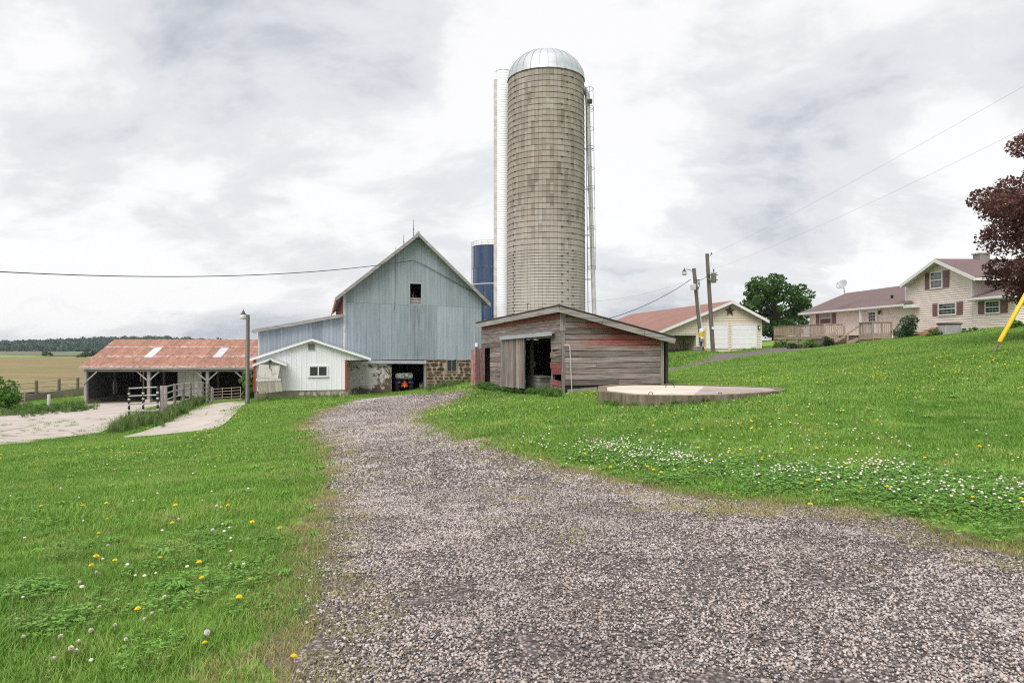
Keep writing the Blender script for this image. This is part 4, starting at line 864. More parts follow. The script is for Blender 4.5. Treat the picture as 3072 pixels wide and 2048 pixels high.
# ---- red shed -------------------------------------------------------------------
def red_shed():
    c = P(1688, 1182, 21.0); gz = c[2]
    dl = math.degrees(math.atan2(-.34, .94))     # wall recedes to the left: its x axis points from far end to the corner
    FR = Frame(c[0], c[1], gz, math.degrees(math.atan2(.34, .94)))     # right wall, x from the corner
    FL = Frame(c[0], c[1], gz, math.degrees(math.atan2(-.94, .34)))    # left wall, x negative away from the corner
    th = thing('plank_shed', 'weathered red-and-grey plank shed with an open sliding door', 'shed', FR)
    rs = random.Random(3)
    # right wall
    A0, A1 = FR.pix(1694, 940), FR.pix(1985, 1018); xl, xr = .06, FR.x(1985); topz = lin(A0, A1); zb = FR.pix(1800, 1155)[1]
    n = 15; zt = A0[1]; hp = .178; z = zb; k = 0
    while z < zt:
        z1 = min(z + hp, zt)
        # clip by the rake
        x_at = lambda zz: A0[0] + (A1[0] - A0[0]) * (A0[1] - zz) / (A0[1] - A1[1])
        r0 = min(xr, x_at(z)); r1 = min(xr, x_at(z1 - .01))
        cuts = [xl] + ([xl + (r0 - xl) * rs.uniform(.3, .75)] if r0 - xl > 1.6 and rs.random() < .35 else []) + [None]
        for i, a in enumerate(cuts[:-1]):
            e = cuts[i + 1]; b0 = (e - .006) if e else r0; b1 = (e - .006) if e else max(r1, xl + .02)
            yo = rs.uniform(-.012, .006); sg = rs.uniform(-.008, .008)
            tz = lambda x: max(0, 1 - (topz(x) - z) / (.5 if x > 1.2 else .3))
            pv = [tz(a) * .75 + base for base in [rs.uniform(.05, .34) if rs.random() < .8 else .44]] ; base = pv[0] - tz(a) * .75
            P4 = [base + .75 * tz(a), base + .75 * tz(b0), base + .8 * tz(b1), base + .75 * tz(a)]
            mb = MB(); mb.prism([(a, z + .009 + sg), (b0, z + .009 - sg), (b1, z1 - .007 - sg), (a, z1 - .007 + sg)] if b1 < b0 - .05 or True else [], yo - .025, yo, rs.random(), P4)
            part('plank', mb, 'shed_wood', th, FR)
        z += hp; k += 1
    mb = MB(); mb.prism([(.03, -.3), (xr - .02, -.1), (xr - .02, A1[1] - .05), (.03, A0[1] - .05)], .03, .06); part('wall_lining', mb, 'dark_wood', th, FR)
    mb = MB(); a = FR.pix(1702, 1166); b = FR.pix(1790, 1157); mb.hexa([(a[0], -.03, a[1] - .25), (b[0], -.03, b[1] - .2), (b[0], 0, b[1] - .2), (a[0], 0, a[1] - .25), (a[0], -.03, a[1] - .02), (b[0], -.03, b[1] - .03), (b[0], 0, b[1] - .03), (a[0], 0, a[1] - .02)]); part('base_board', mb, 'grey_wood_long', th, FR)
    mb = MB(); mb.box(-.1, xr + .05, .08, .3, -.7, -.02); part('footing', mb, 'concrete_old', th, FR)
    # corner boards
    mb = MB(); cz = FR.pix(1690, 934)[1]; mb.box(-.10, .075, -.05, -.026, FR.pix(1690, 992)[1], cz - .02, .9); part('corner_board', mb, 'grey_wood', th, FR)
    mb = MB(); mb.box(-.05, .06, -.045, -.024, -.25, FR.pix(1690, 992)[1] - .01, .35, .35); part('corner_board', mb, 'shed_wood_upright', th, FR)
    mb = MB(); mb.box(xr - .06, xr + .05, -.05, -.026, -.15, topz(xr) - .03, .7); part('corner_board', mb, 'grey_wood', th, FR)
    # conduit pipe
    mb = MB(); q = lambda px, py, y=-.09: (FR.pix(px, py, y)[0], y, FR.pix(px, py, y)[1]); mb.tube([q(1692, 1036), q(1708, 1036), q(1709.5, 1040), q(1716, 1186)], .017, 6); part('conduit', mb, 'dull_white', th, FR)
    # left wall (sagging a little towards its far end)
    p = FL.pix; TL, TR, BR, BL = p(1446, 976), p(1684, 936), p(1688, 1180), p(1437, 1153)
    xa, xb = TL[0], -.05
    zt_ = lambda x: TR[1] + (TL[1] - TR[1]) * (x - xb) / (xa - xb); zb_ = lambda x: BR[1] + (BL[1] - BR[1]) * (x - xb) / (xa - xb)
    NR = 13; zrow = lambda x, r: zt_(x) + (zb_(x) - zt_(x)) * r / NR
    dO = (FL.x(1580), FL.x(1655)); dD = (FL.x(1507), FL.x(1580)); sO = (FL.x(1457), FL.x(1472))
    r_open = 4.0
    for r in range(NR):
        if r < 4: spans = [(xa, xb)]
        elif r == 4: spans = [(xa, dD[0] + .05), (dO[1], xb)]
        else: spans = [(sO[1], dD[0] + .08), (dO[1], xb)]
        if r == 4: spans[0] = (xa, dD[0] + .05)
        for a, b in spans:
            if b - a > 3.2 and rs.random() < .7: m_ = a + (b - a) * rs.uniform(.2, .6); segs = [(a, m_ - .006), (m_, b)]
            else: segs = [(a, b)]
            for s0, s1 in segs:
                right = s0 >= dO[1] - .01 and r >= 4
                if right and r == 10: continue          # a missing board by the corner
                tilt = 0; paint = rs.uniform(.05, .3)
                if right: s0 -= rs.uniform(-.05, .06)
                if right and r == 6: tilt = -.07
                if right and r in (8, 9): paint = .66
                if right and r in (11, 12): paint = .55; tilt = .05 if r == 11 else .02
                if r == 0: paint = .66
                if r == 1: paint = .42
                mb = MB(); yo = rs.uniform(-.012, .004) - (.02 if tilt else 0); P4 = [paint - .0, paint, paint + .08, paint + .08]
                mb.prism([(s0, zrow(s0, r + 1) + .006 + tilt), (s1, zrow(s1, r + 1) + .006), (s1, zrow(s1, r) - .006), (s0, zrow(s0, r) - .006 + tilt)], yo - .025, yo, rs.random(), P4)
                part('plank', mb, 'shed_wood', th, FL)
    # far-left jamb boards, little doorway with a red door standing ajar
    mb = MB(); mb.prism([(xa, zrow(xa, 13)), (xa + .25, zrow(xa, 13)), (xa + .25, zrow(xa, 5)), (xa, zrow(xa, 5))], 0, .03, .2); part('jamb_board', mb, 'dark_wood', th, FL)
    e0 = FL.at(sO[0] + .02, -.02, 0); dz0 = zrow(xa, 12.9); dz1 = zrow(xa, 4.9)
    for k in range(3):
        h0 = Vector((sO[0], -.03)); dirv = Vector((-.42, -.907)); a = h0 + dirv * (.2 * k); b = h0 + dirv * (.2 * k + .19); n_ = Vector((.907, -.42)) * .025
        mb = MB(); tp = dz1 - .03 * k; mb.hexa([(a.x, a.y, dz0), (b.x, b.y, dz0), (b.x + n_.x, b.y + n_.y, dz0), (a.x + n_.x, a.y + n_.y, dz0), (a.x, a.y, tp), (b.x, b.y, tp), (b.x + n_.x, b.y + n_.y, tp), (a.x + n_.x, a.y + n_.y, tp)], rs.random(), .56); part('side_door_board', mb, 'shed_wood_upright', th, FL)
    # sliding door of upright boards
    nb = 9
    for k in range(nb):
        a = dD[0] + (dD[1] - dD[0]) * k / nb; b = dD[0] + (dD[1] - dD[0]) * (k + 1) / nb - .008
        mb = MB(); mb.box(a, b, -.085 + rs.uniform(-.006, .006), -.05, zb_(a) + .02 + rs.uniform(0, .03), zrow(a, 3.2), rs.random(), 0.02); part('sliding_door_board', mb, 'shed_wood_upright', th, FL)
    for zf in (.3, 1.35): mb = MB(); mb.box(dD[0] + .02, dD[1] - .02, -.05, -.03, zb_(dD[0]) + zf, zb_(dD[0]) + zf + .12); part('door_batten', mb, 'grey_wood_long', th, FL)
    mb = MB(); a = FL.pix(1503, 1012, -.12); b = FL.pix(1659, 997, -.12); mb.obox((a[0], -.12, a[1]), (b[0], -.12, b[1]), .12, .05).obox((a[0], -.165, a[1] - .05), (b[0], -.165, b[1] - .05), .02, .09); part('door_track', mb, 'galv', th, FL)
    # jambs, inner posts and feed trough
    for x in (dO[1] - .08,): mb = MB(); mb.box(x, x + .09, .02, .12, zb_(x), zrow(x, 3.9)); part('door_jamb', mb, 'grey_wood', th, FL)
    x = FL.x(1594, .6); mb = MB(); mb.box(x - .06, x + .06, .55, .67, zb_(x), zrow(x, 2)); part('inner_post', mb, 'grey_wood', th, FL)
    mb = MB(); x0 = FL.x(1570, .5); x1 = FL.x(1622, .5); z0 = zb_(x0) + .05; mb.box(x0, x1, .45, .49, z0, z0 + .42).box(x0, x1, .9, .94, z0, z0 + .42).box(x0 - .05, x1 + .1, .42, .97, z0 + .42, z0 + .46).box(x1 - .04, x1, .49, .9, z0, z0 + .42); part('feed_trough', mb, 'grey_wood_long', th, FL)
    mb = MB(); x0 = FL.x(1601, .7); mb.box(x0, x0 + .12, .68, .72, zrow(x0, 8.9), zrow(x0, 7.9)); part('switch_box', mb, 'dull_white', th, FL)
    # hidden far walls and floor
    Dp = 3.9; Lw = -xa
    mb = MB(); mb.box(xa, xb, 3.7, 3.8, -.6, A1[1]); part('rear_wall', mb, 'dark_wood', th, FL)
    mb = MB(); mb.box(xa - .03, xa + .03, 0.05, 3.8, -.9, A1[1]); part('far_wall', mb, 'dark_wood', th, FL)
    mb = MB(); mb.box(xa, xb, .1, 3.7, -.9, zb_(xa) + .02); part('floor', mb, 'dark_wood', th, FL)
    # roof slab with fascia boards
    a = FL.at(FL.pix(1677, 916, -.25)[0], -.25, FL.pix(1677, 916, -.25)[1]); b = FL.at(FL.pix(1428, 968, -.25)[0], -.25, FL.pix(1428, 968, -.25)[1])
    cc = FR.at(FR.pix(2026, 1012, -.3)[0], -.3, FR.pix(2026, 1012, -.3)[1]); a2 = FR.at(FR.pix(1677, 916, -.3)[0], -.3, FR.pix(1677, 916, -.3)[1]); a = (a + a2) / 2
    dd = b + (cc - a); mb = MB(); slab(mb, [tuple(b), tuple(a), tuple(cc), tuple(dd)][::-1] if False else [tuple(a), tuple(cc), tuple(dd), tuple(b)], .05); part('roof', mb, 'black_iron', th, W0)
    # fascia in separate weathered boards
    def fascia(s, e, cuts, side):
        for f0, f1 in zip(cuts, cuts[1:]):
            q0 = s.lerp(e, f0 + .002); q1 = s.lerp(e, f1 - .002); mb = MB(); dn = Vector((0, 0, .12 + rs.uniform(-.01, .01))); mb.obox(q0 - dn, q1 - dn, .035, .17, rs.random()); part('fascia_board', mb, 'grey_wood_long', th, W0)
    fascia(a, b, [0, .37, .62, 1], 0); fascia(a, cc, [0, .36, .72, 1], 1)
    # roofing paper edge
    mb = MB(); mb.tube([a + Vector((0, 0, .012)), b + Vector((0, 0, .012))], .02, 5).tube([a + Vector((0, 0, .012)), cc + Vector((0, 0, .012))], .02, 5); part('roofing_edge', mb, 'black_iron', th, W0)
    global SHED_POLY
    SHED_POLY = [tuple(FL.at(xa, 0, 0).to_2d()), tuple(c[:2]), tuple(FR.at(xr, 0, 0).to_2d()), tuple((FR.at(xr, 0, 0) + (FL.at(xa, 0, 0) - Vector(c))).to_2d())]
    return FR, FL
FR, FL = red_shed()

# ---- old silo foundation pad ------------------------------------------------------
def pad():
    # rim outline traced on the slab's plane
    px = [(1795, 1158), (1793, 1172), (1880, 1183), (1960, 1186), (2080, 1186), (2180, 1184), (2280, 1178), (2340, 1173), (2360, 1168), (2335, 1162), (2250, 1158), (2120, 1155), (2000, 1153), (1890, 1152), (1830, 1154)]
    zc = .40
    pts = []
    for x, y in px:
        zt = zc + (x - 1800) / 560 * .02; Y = (EYE - zt) * FPX / (y - 1024); pts.append(((x - 1536) / FPX * Y, Y, zt))
    c = Vector((sum(p[0] for p in pts) / len(pts), sum(p[1] for p in pts) / len(pts), 0))
    th = thing('concrete_pad', 'low round concrete silo foundation in the lawn before the plank shed', 'slab', (c.x, c.y, zc - .4))
    n = len(pts); mb = MB(); ins = [(c.x + (p[0] - c.x) * .9, c.y + (p[1] - c.y) * .9, p[2]) for p in pts]
    mb.add([(p[0], p[1], p[2] - .75) for p in pts] + pts + ins, [(i, (i + 1) % n, n + (i + 1) % n, n + i) for i in range(n)] + [(n + i, n + (i + 1) % n, 2 * n + (i + 1) % n, 2 * n + i) for i in range(n)], .5); part('rim', mb, 'pad_rim', th, W0)
    mb = MB(); k = 40; base = [Vector(p) for p in ins]; mb.add([(p[0], p[1], p[2] - .012) for p in ins], [tuple(range(n))], .5); part('slab_top', mb, 'pad_top', th, W0)
    # darker later pour on the right part
    mb = MB(); dark = [p for p in ins if (p[0] / p[1]) > (2060 - 1536) / FPX]; mb.add([(p[0], p[1], p[2] - .008) for p in dark], [tuple(range(len(dark)))], .5); part('repair_pour', mb, 'pad_stain', th, W0)
    for x, y, s in ((1952, 1182, .05), (2160, 1182, .045), (2010, 1161, .12)):
        Y = (EYE - zc) * FPX / (y - 1024); X = (x - 1536) / FPX * Y; mb = MB(); mb.tube([(X - s, Y, zc - .02), (X - s * .7, Y, zc + s * .8), (X + s * .7, Y, zc + s * .8), (X + s, Y, zc - .02)], .012, 5); part('anchor_bolt', mb, 'black_iron', th, W0)
    return [(p[0], p[1]) for p in pts], zc
PAD_POLY, PAD_Z = pad()

# ---- garage ------------------------------------------------------------------------
def garage():
    o = P(2198, 1043, 60.0); F = Frame(o[0], o[1], o[2], 6.9); p = F.pix
    th = thing('garage', 'cream-sided garage with two white doors and a rust-red shingle roof', 'garage', F)
    pk = p(2198, 909); er = p(2284, 958); xr = er[0]; zb = p(2284, 1042)[1]
    sl = (pk[1] - er[1]) / (xr - pk[0]); xcl = F.x(1990); ez = lambda x: pk[1] - (sl if x > pk[0] else (pk[1] - p(1969, 1000)[1]) / (pk[0] - F.x(1969))) * abs(x - pk[0])
    ox0, ox1 = F.x(1995), F.x(2089); oz = p(2040, 1005.6)[1]
    mb = MB(); lap_siding(mb, [(ox1, -.3), (xr, -.3), (xr, ez(xr)), pk, (ox1, ez(ox1))], .14, .032); part('siding', mb, 'garage_siding', th)
    mb = MB(); lap_siding(mb, [(ox0 - 1.2, oz), (ox1, oz), (ox1, ez(ox1)), (ox0 - 1.2, ez(ox0 - 1.2))], .14, .032); part('siding', mb, 'garage_siding', th)
    mb = MB(); mb.prism([(ox1, -.5), (xr, -.5), (xr, ez(xr)), pk, (ox1, ez(ox1))], .04, .12).prism([(ox0 - 1.2, oz), (ox1 - .003, oz), (ox1 - .003, ez(ox1)), (ox0 - 1.2, ez(ox0 - 1.2))], .04, .12); part('wall', mb, 'white_vinyl', th)
    for px in ((2107, 2181), (2197, 2267)):
        x0, x1, z0, z1 = F.rect(px[0], px[1], 975, 1045); f = .12; mb = MB(); mb.box(x0 - f, x0, -.05, -.02, -.1, z1 + f).box(x1, x1 + f, -.05, -.02, -.1, z1 + f).box(x0, x1, -.05, -.02, z1, z1 + f); g = part('garage_door', mb, 'white_vinyl', th)
        for k in range(5): a = z0 + (z1 - z0) * k / 5; b = z0 + (z1 - z0) * (k + 1) / 5 - .012; mb = MB(); mb.rbox(x0, x1, -.035, -.022, a, b, .004); part('door_panel', mb, 'white_paint', g)
    # roof
    D = 30; ov = -.45; Lx = F.x(1962, ov); L = (Lx, p(1962, 999, ov)[1]); Rr = p(2308, 960, ov); Pk = p(2198, 901, ov)
    for a, b in ((L, Pk), (Pk, Rr)):
        mb = MB(); slab(mb, [(a[0], ov, a[1]), (b[0], ov, b[1]), (b[0], D, b[1]), (a[0], D, a[1])], .1); part('roof_slope', mb, 'shingle_garage', th)
        mb = MB(); mb.hexa([(a[0], ov - .03, a[1] - .27), (b[0], ov - .03, b[1] - .27), (b[0], ov, b[1] - .27), (a[0], ov, a[1] - .27), (a[0], ov - .03, a[1] - .02), (b[0], ov - .03, b[1] - .02), (b[0], ov, b[1] - .02), (a[0], ov, a[1] - .02)]); part('rake_trim', mb, 'white_vinyl', th)
        mb = MB(); mb.hexa([(a[0], ov, a[1] - .2), (b[0], ov, b[1] - .2), (b[0], .0, b[1] - .2), (a[0], 0., a[1] - .2), (a[0], ov, a[1] - .11), (b[0], ov, b[1] - .11), (b[0], 0., b[1] - .11), (a[0], 0., a[1] - .11)]); part('soffit', mb, 'dull_white', th)
    mb = MB(); mb.box(Rr[0] - .05, Rr[0], ov, D, Rr[1] - .25, Rr[1] - .1); part('eave_trim', mb, 'white_vinyl', th)
    for x in (xr,): mb = MB(); mb.box(x - .06, x + .04, -.03, .1, -.3, ez(x) - .02); part('corner_trim', mb, 'white_vinyl', th)
    mb = MB(); mb.box(xr - .1, xr, .1, D - .1, -.5, ez(xr) - .1); part('side_wall', mb, 'red_boards', th)
    # open bay: post, inner side wall with siding over a concrete base
    mb = MB(); mb.box(ox1 - .02, ox1 + .12, -.04, .1, -.6, oz); part('bay_trim', mb, 'white_vinyl', th)
    mb = MB(); bx = ox1 - .2; lap_siding(mb, [(ox0 - 2, p(2040, 1048)[1]), (ox1 + .6, p(2040, 1048)[1]), (ox1 + .6, oz + .3), (ox0 - 2, oz + .3)], .115, 3.2); part('bay_siding', mb, 'garage_siding', th)
    mb = MB(); mb.box(ox0 - 2, ox1 + .6, 3.0, 3.3, -1.6, p(2040, 1049)[1]); part('bay_base', mb, 'block_grey', th)
    mb = MB(); mb.box(ox1 + .0, ox1 + .1, .1, D - .1, -1.6, oz + .5); part('bay_side_wall', mb, 'garage_siding', th)
    mb = MB(); mb.box(ox0 - 2, ox1, .1, 3.2, oz + .02, oz + .08); part('bay_ceiling', mb, 'dark_wood', th)
    mb = MB(); mb.box(ox0 - 2, ox0 - 1.9, .1, D, -1.6, oz); part('side_wall', mb, 'garage_siding', th)
    mb = MB(); mb.prism([(ox0 - 2, -1), (xr, -1), (xr, ez(xr) - .1), (pk[0], pk[1] - .1), (ox0 - 2, ez(ox0 - 2) - .1)], D - .2, D - .1); part('rear_wall', mb, 'garage_siding', th)
    # barn star
    st = thing('barn_star', 'rusty five-pointed metal star hung under the garage gable', 'star', Frame(*F.at(p(2189, 932)[0], -.06, p(2189, 932)[1]), 6.9))
    r = 16 / FPX * 60; mb = MB(); v = [(0, -.14, 0)]
    for k in range(10): a = math.pi / 2 + k * math.pi / 5; q = r if k % 2 == 0 else r * .4; v.append((q * math.cos(a), 0, q * math.sin(a)))
    for k in range(10): mb.add([v[0], v[1 + k], v[1 + (k + 1) % 10]], [(0, 2, 1)], .2 if k % 2 else .8)
    part('star_face', mb, 'black_iron', st); mb = MB(); mb.tube([(v[1 + k][0] * 1.0, 0.005, v[1 + k][2] * 1.0) for k in range(10)], .03, 4, closed=True); part('star_edge', mb, 'rust_pipe', st)
    mb = MB(); x0, x1, z0, z1 = F.rect(2273, 2279, 976, 987); mb.rbox(x0, x1, -.15, -.02, z0, z1, .03); l = part('wall_lamp', mb, 'black_iron', th); mb = MB(); mb.box(x0 + .03, x1 - .03, -.17, -.151, z0 + .04, z1 - .1); part('lamp_glass', mb, 'lamp_glass', l)
    return F
FG = garage()

# ---- house ------------------------------------------------------------------------
def house():
    Y0 = 29.0 / ((2720 - 1536) / FPX); F = Frame(29.0, Y0, 1.9, -87.6); p = F.pix
    th = thing('farmhouse', 'cream-sided farmhouse with a two-storey gable and dusky red shutters', 'house', F)
    xL, xR = F.x(2432), F.x(3050); g0, g1 = F.x(2718), F.x(2917)
    zl = p(2560, 1040)[1] - .4; zbase = lambda x: -2.2
    eave = p(2640, 921)[1]; pk = p(2804, 784); gel = p(2714, 852); ger = p(2917, 832)
    # walls and siding
    mb = MB(); lap_siding(mb, [(xL, -1.6), (g0, -1.6), (g0, eave + .1), (xL, eave + .1)], .17, .012, .018); part('siding', mb, 'cream_siding', th, label='yellower cream siding of the low wing')
    mb = MB(); lap_siding(mb, [(g0 + .004, -1.4), (g1, -1.4), (g1, ger[1]), (pk[0], pk[1]), (g0 + .004, gel[1])], .15, .032); part('siding', mb, 'cream_siding', th)
    ezr = p(2980, 893)[1]
    mb = MB(); lap_siding(mb, [(g1 + .004, -1.2), (xR, -1.2), (xR, ezr), (g1 + .004, ezr)], .15, .032); part('siding', mb, 'cream_siding', th)
    Dp = 8.0
    mb = MB(); mb.box(xL, g0, .04, Dp, -2, eave).box(g0 + .003, g1, .04, Dp + 3, -2, min(gel[1], ger[1])).box(g1 + .003, xR, .04, Dp, -2, ezr).prism([(g0 + .003, min(gel[1], ger[1])), (g1, min(gel[1], ger[1])), (g1, ger[1]), pk, (g0 + .003, gel[1])], .04, .1); part('wall', mb, 'cream_siding', th)
    # near side wall of the tall part and of the end room, sided
    for xx, z0, z1, y1 in ((g1, ezr - .3, ger[1], Dp + 3), (xR, -1.2, ezr, Dp)):
        mb = MB(); lap_siding(mb, [(0, z0), (y1, z0), (y1, z1), (0, z1)], .15); FF = Frame(*F.at(xx, 0, 0), -87.6 + 90); part('siding', mb, 'cream_siding', th, FF)
    for x, z0, z1 in ((g1, ezr, ger[1]), (xR, -1.2, ezr), (xL, -1.6, eave), (g0 + .06, eave + .2, gel[1])):
        mb = MB(); mb.box(x - .13, x + .035, -.04, .12, z0, z1 - .02); part('corner_trim', mb, 'white_vinyl', th)
    # roofs
    def roof(pts, mat='shingle_house', nm='roof_slope', t=.09): mb = MB(); slab(mb, pts, t); return part(nm, mb, mat, th)
    ov = -.55
    # tall gable
    L = p(2701, 853, ov); Rr = p(2924, 830, ov); Pk = p(2804, 776, ov)
    for a, b in ((L, Pk), (Pk, Rr)):
        rf = roof([(a[0], ov, a[1]), (b[0], ov, b[1]), (b[0], Dp + 3, b[1]), (a[0], Dp + 3, a[1])])
        mb = MB(); mb.hexa([(a[0], ov - .03, a[1] - .25), (b[0], ov - .03, b[1] - .25), (b[0], ov, b[1] - .25), (a[0], ov, a[1] - .25), (a[0], ov - .03, a[1] - .02), (b[0], ov - .03, b[1] - .02), (b[0], ov, b[1] - .02), (a[0], ov, a[1] - .02)]); part('rake_trim', mb, 'white_vinyl', th)
        mb = MB(); mb.hexa([(a[0], ov, a[1] - .2), (b[0], ov, b[1] - .2), (b[0], .0, b[1] - .2), (a[0], 0., a[1] - .2), (a[0], ov, a[1] - .1), (b[0], ov, b[1] - .1), (b[0], 0., b[1] - .1), (a[0], 0., a[1] - .1)]); part('soffit', mb, 'dull_white', th)
    mb = MB(); mb.box(Rr[0] - .02, Rr[0] + .09, ov, Dp + 3, Rr[1] - .22, Rr[1] - .06); part('gutter', mb, 'white_vinyl', th)
    # chimney
    ch = Frame(*F.at(Pk[0], 2.7, 0), -87.6); mb = MB(); s = .33; zc = Pk[1] - .32
    cr = MB(); cr.box(-s, s, -s, s, zc - 1.2, zc + .62); c_o = part('chimney', cr, 'block_grey', th, ch)
    for k in range(4): mb = MB(); mb.box(-s - .012, s + .012, -s - .012, s + .012, zc - .05 + k * .165, zc + .10 + k * .165, random.random()); part('chimney_block', mb, 'block_grey', c_o, ch)
    mb = MB(); mb.box(-s - .07, s + .07, -s - .07, s + .07, zc + .62, zc + .71); part('chimney_cap', mb, 'concrete', c_o, ch)
    mb = MB(); q = F.at(Pk[0] + .8, 5.5, 0); mb.tube([(Pk[0] + .4, 6.5, Pk[1] - .3), (Pk[0] + .4, 6.5, Pk[1] + 1.6)], .025, 5); part('vent_pipe', mb, 'black_iron', th)
    # low wing: eave line along the front, ridge behind; hipped at the far end
    el = p(2397, 938, -.6); er_ = p(2734, 910, -.6); ez = (el[1] + er_[1]) / 2; yr = 4.2
    def ridge_z(px, py): return p(px, py, yr)
    r0 = p(2539, 876.6, yr); r1 = p(2730, 856, yr); rz = (r0[1] + r1[1]) / 2
    mb = MB(); a = (el[0], -.6, ez); b = (er_[0], -.6, ez); cpt = (r1[0], yr, rz); d = (r0[0], yr, rz)
    slab(mb, [a, b, cpt, d], .09); part('roof_slope', mb, 'shingle_house', th)
    mb = MB(); slab(mb, [d, (g0, yr, rz), (g0, 2 * yr, ez), (el[0], 2 * yr, ez)], .09); part('roof_slope', mb, 'shingle_house', th)
    mb = MB(); mb.add([a, d, (el[0], 2 * yr, ez), (a[0], a[1], a[2] - .09), (el[0], 2 * yr, ez - .09)], [(0, 1, 2), (0, 2, 4, 3)], .5); part('hip_end', mb, 'shingle_house', th)
    mb = MB(); mb.box(el[0], er_[0] - .9, -.72, -.6, ez - .17, ez - .02); part('gutter', mb, 'white_vinyl', th)
    mb = MB(); mb.box(er_[0] - .9, er_[0] + .06, -.64, -.0, ez - .32, ez - .1).box(el[0], er_[0] - .9, -.6, -.0, ez - .2, ez - .1); part('soffit', mb, 'white_vinyl', th)
    mb = MB(); mb.tube([(xL - .35, -.62, ez - .15), (xL - .3, -.5, ez - .4), (xL + .06, -.07, ez - .95), (xL + .06, -.07, -1.2)], .045, 6); part('downspout', mb, 'white_vinyl', th)
    mb = MB(); v = p(2676, 899, 1.0); mb.lathe([(.09, -.1), (.09, .28), (.13, .28), (.13, .34), (0, .4)], 10, (v[0], 1.0, v[1])); part('vent_pipe', mb, 'black_iron', th)
    # end-room roof: low hip
    e0 = p(2902, 895, -.5); e1x = xR + .4; z = ezr + .06; yy = 2.6; zz = z + .95
    mb = MB(); slab(mb, [(e0[0], -.5, z), (e1x, -.5, z), (e1x - 2.2, yy, zz), (g1, yy, zz)], .08); part('roof_slope', mb, 'shingle_house', th)
    mb = MB(); slab(mb, [(e1x, -.5, z), (e1x, Dp, z), (e1x - 2.2, Dp - 3, zz), (e1x - 2.2, yy, zz)], .08); part('roof_slope', mb, 'shingle_house', th)
    mb = MB(); mb.box(e0[0], e1x, -.62, -.5, z - .15, z - .01).box(e0[0], e1x, -.5, 0, z - .2, z - .09); part('gutter', mb, 'white_vinyl', th)
    mb = MB(); mb.box(xR + .02, xR + .1, -.12, -.04, -1.2, z - .1); part('downspout', mb, 'white_vinyl', th)
    # windows
    def window(l, r, t, b, shut=None, blind=False, lattice=(3, 2)):
        x0, x1, z0, z1 = F.rect(l, r, t, b); f = .09; m = (z0 + z1) / 2; mb = MB()
        mb.box(x0, x1, -.075, -.02, z0, z0 + f).box(x0, x1, -.075, -.02, z1 - f, z1).box(x0, x0 + f, -.075, -.02, z0 + f, z1 - f).box(x1 - f, x1, -.075, -.02, z0 + f, z1 - f).box(x0 + f, x1 - f, -.07, -.02, m - .03, m + .03); w = part('window', mb, 'white_vinyl', th)
        for k, (a, c) in enumerate(((z0 + f, m - .03), (m + .03, z1 - f))):
            mb = MB(); mb.box(x0 + f, x1 - f, -.04, -.022, a, c); part('pane', mb, 'blind_glass' if (blind and k) else 'glass', w)
            mb = MB(); nx, nz = lattice
            for i in range(1, nx): xx = x0 + f + (x1 - x0 - 2 * f) * i / nx; mb.box(xx - .01, xx + .01, -.045, -.041, a, c)
            for i in range(1, nz): q = a + (c - a) * i / nz; mb.box(x0 + f, x1 - f, -.046, -.0415, q - .01, q + .01)
            if nx > 1: part('muntins', mb, 'dull_white', w)
        for (sl, sr) in shut or []:
            a, c = F.x(sl), F.x(sr); mb = MB(); mb.box(a, c, -.045, -.02, z0 + .02, z1 - .02); o = part('shutter', mb, 'shutter', th)
            for (za, zb2) in ((z0 + .1, m - .04), (m + .04, z1 - .1)):
                n = max(6, int((zb2 - za) / .055)); sm = MB()
                for i in range(n): q = za + (zb2 - za) * i / n; sm.hexa([(a + .06, -.06, q), (c - .06, -.06, q), (c - .06, -.046, q + .03), (a + .06, -.046, q + .03), (a + .06, -.056, q + .008), (c - .06, -.056, q + .008), (c - .06, -.0455, q + .04), (a + .06, -.0455, q + .04)])
                part('louvres', sm, 'shutter', o, kind='stuff')
    window(2792, 2830, 814, 866, [(2776, 2791), (2831, 2848)])
    window(2816, 2871, 907, 946, [(2799, 2815), (2871.5, 2889)], lattice=(4, 2))
    window(2957, 3003, 901, 941, [(2936, 2956), (3004, 3023)], lattice=(4, 2))
    window(2461, 2496, 936, 973, [(2449, 2460.5), (2497, 2508)], blind=True, lattice=(1, 1))
    # entrance door, lamp, porch post
    x0, x1, z0, z1 = F.rect(2601, 2634, 926, 1000); z0 = 2.2 - 1.9 + .02
    mb = MB(); mb.box(x0, x0 + .12, -.07, -.02, z0, z1).box(x1 - .12, x1, -.07, -.02, z0, z1).box(x0 + .12, x1 - .12, -.07, -.02, z1 - .12, z1).box(x0 + .12, x1 - .12, -.05, -.02, z0, z1 - .12); d = part('entrance_door', mb, 'white_paint', th)
    ga, gb, gc, ge = x0 + .3, x1 - .3, z0 + .75, z1 - .28
    for i in range(3):
        for j in range(4): mb = MB(); w = (gb - ga) / 3; h = (ge - gc) / 4; mb.box(ga + i * w + .02, ga + (i + 1) * w - .02, -.056, -.051, gc + j * h + .02, gc + (j + 1) * h - .02); part('door_pane', mb, 'glass', d)
    mb = MB(); mb.lathe([(0, -.03), (.035, -.02), (.035, .02), (0, .03)], 8, (x1 - .2, -.09, z0 + 1.0)); part('door_knob', mb, 'galv', d)
    x0, x1, z0, z1 = F.rect(2640, 2648, 931, 943); l = MB(); l.lathe([(.02, z1), (.1, z1 - .07), (.08, z0 + .05), (.03, z0)], 8, ((x0 + x1) / 2, -.16, 0)).box((x0 + x1) / 2 - .03, (x0 + x1) / 2 + .03, -.16, -.02, z1 - .05, z1); part('porch_lamp', l, 'black_iron', th)
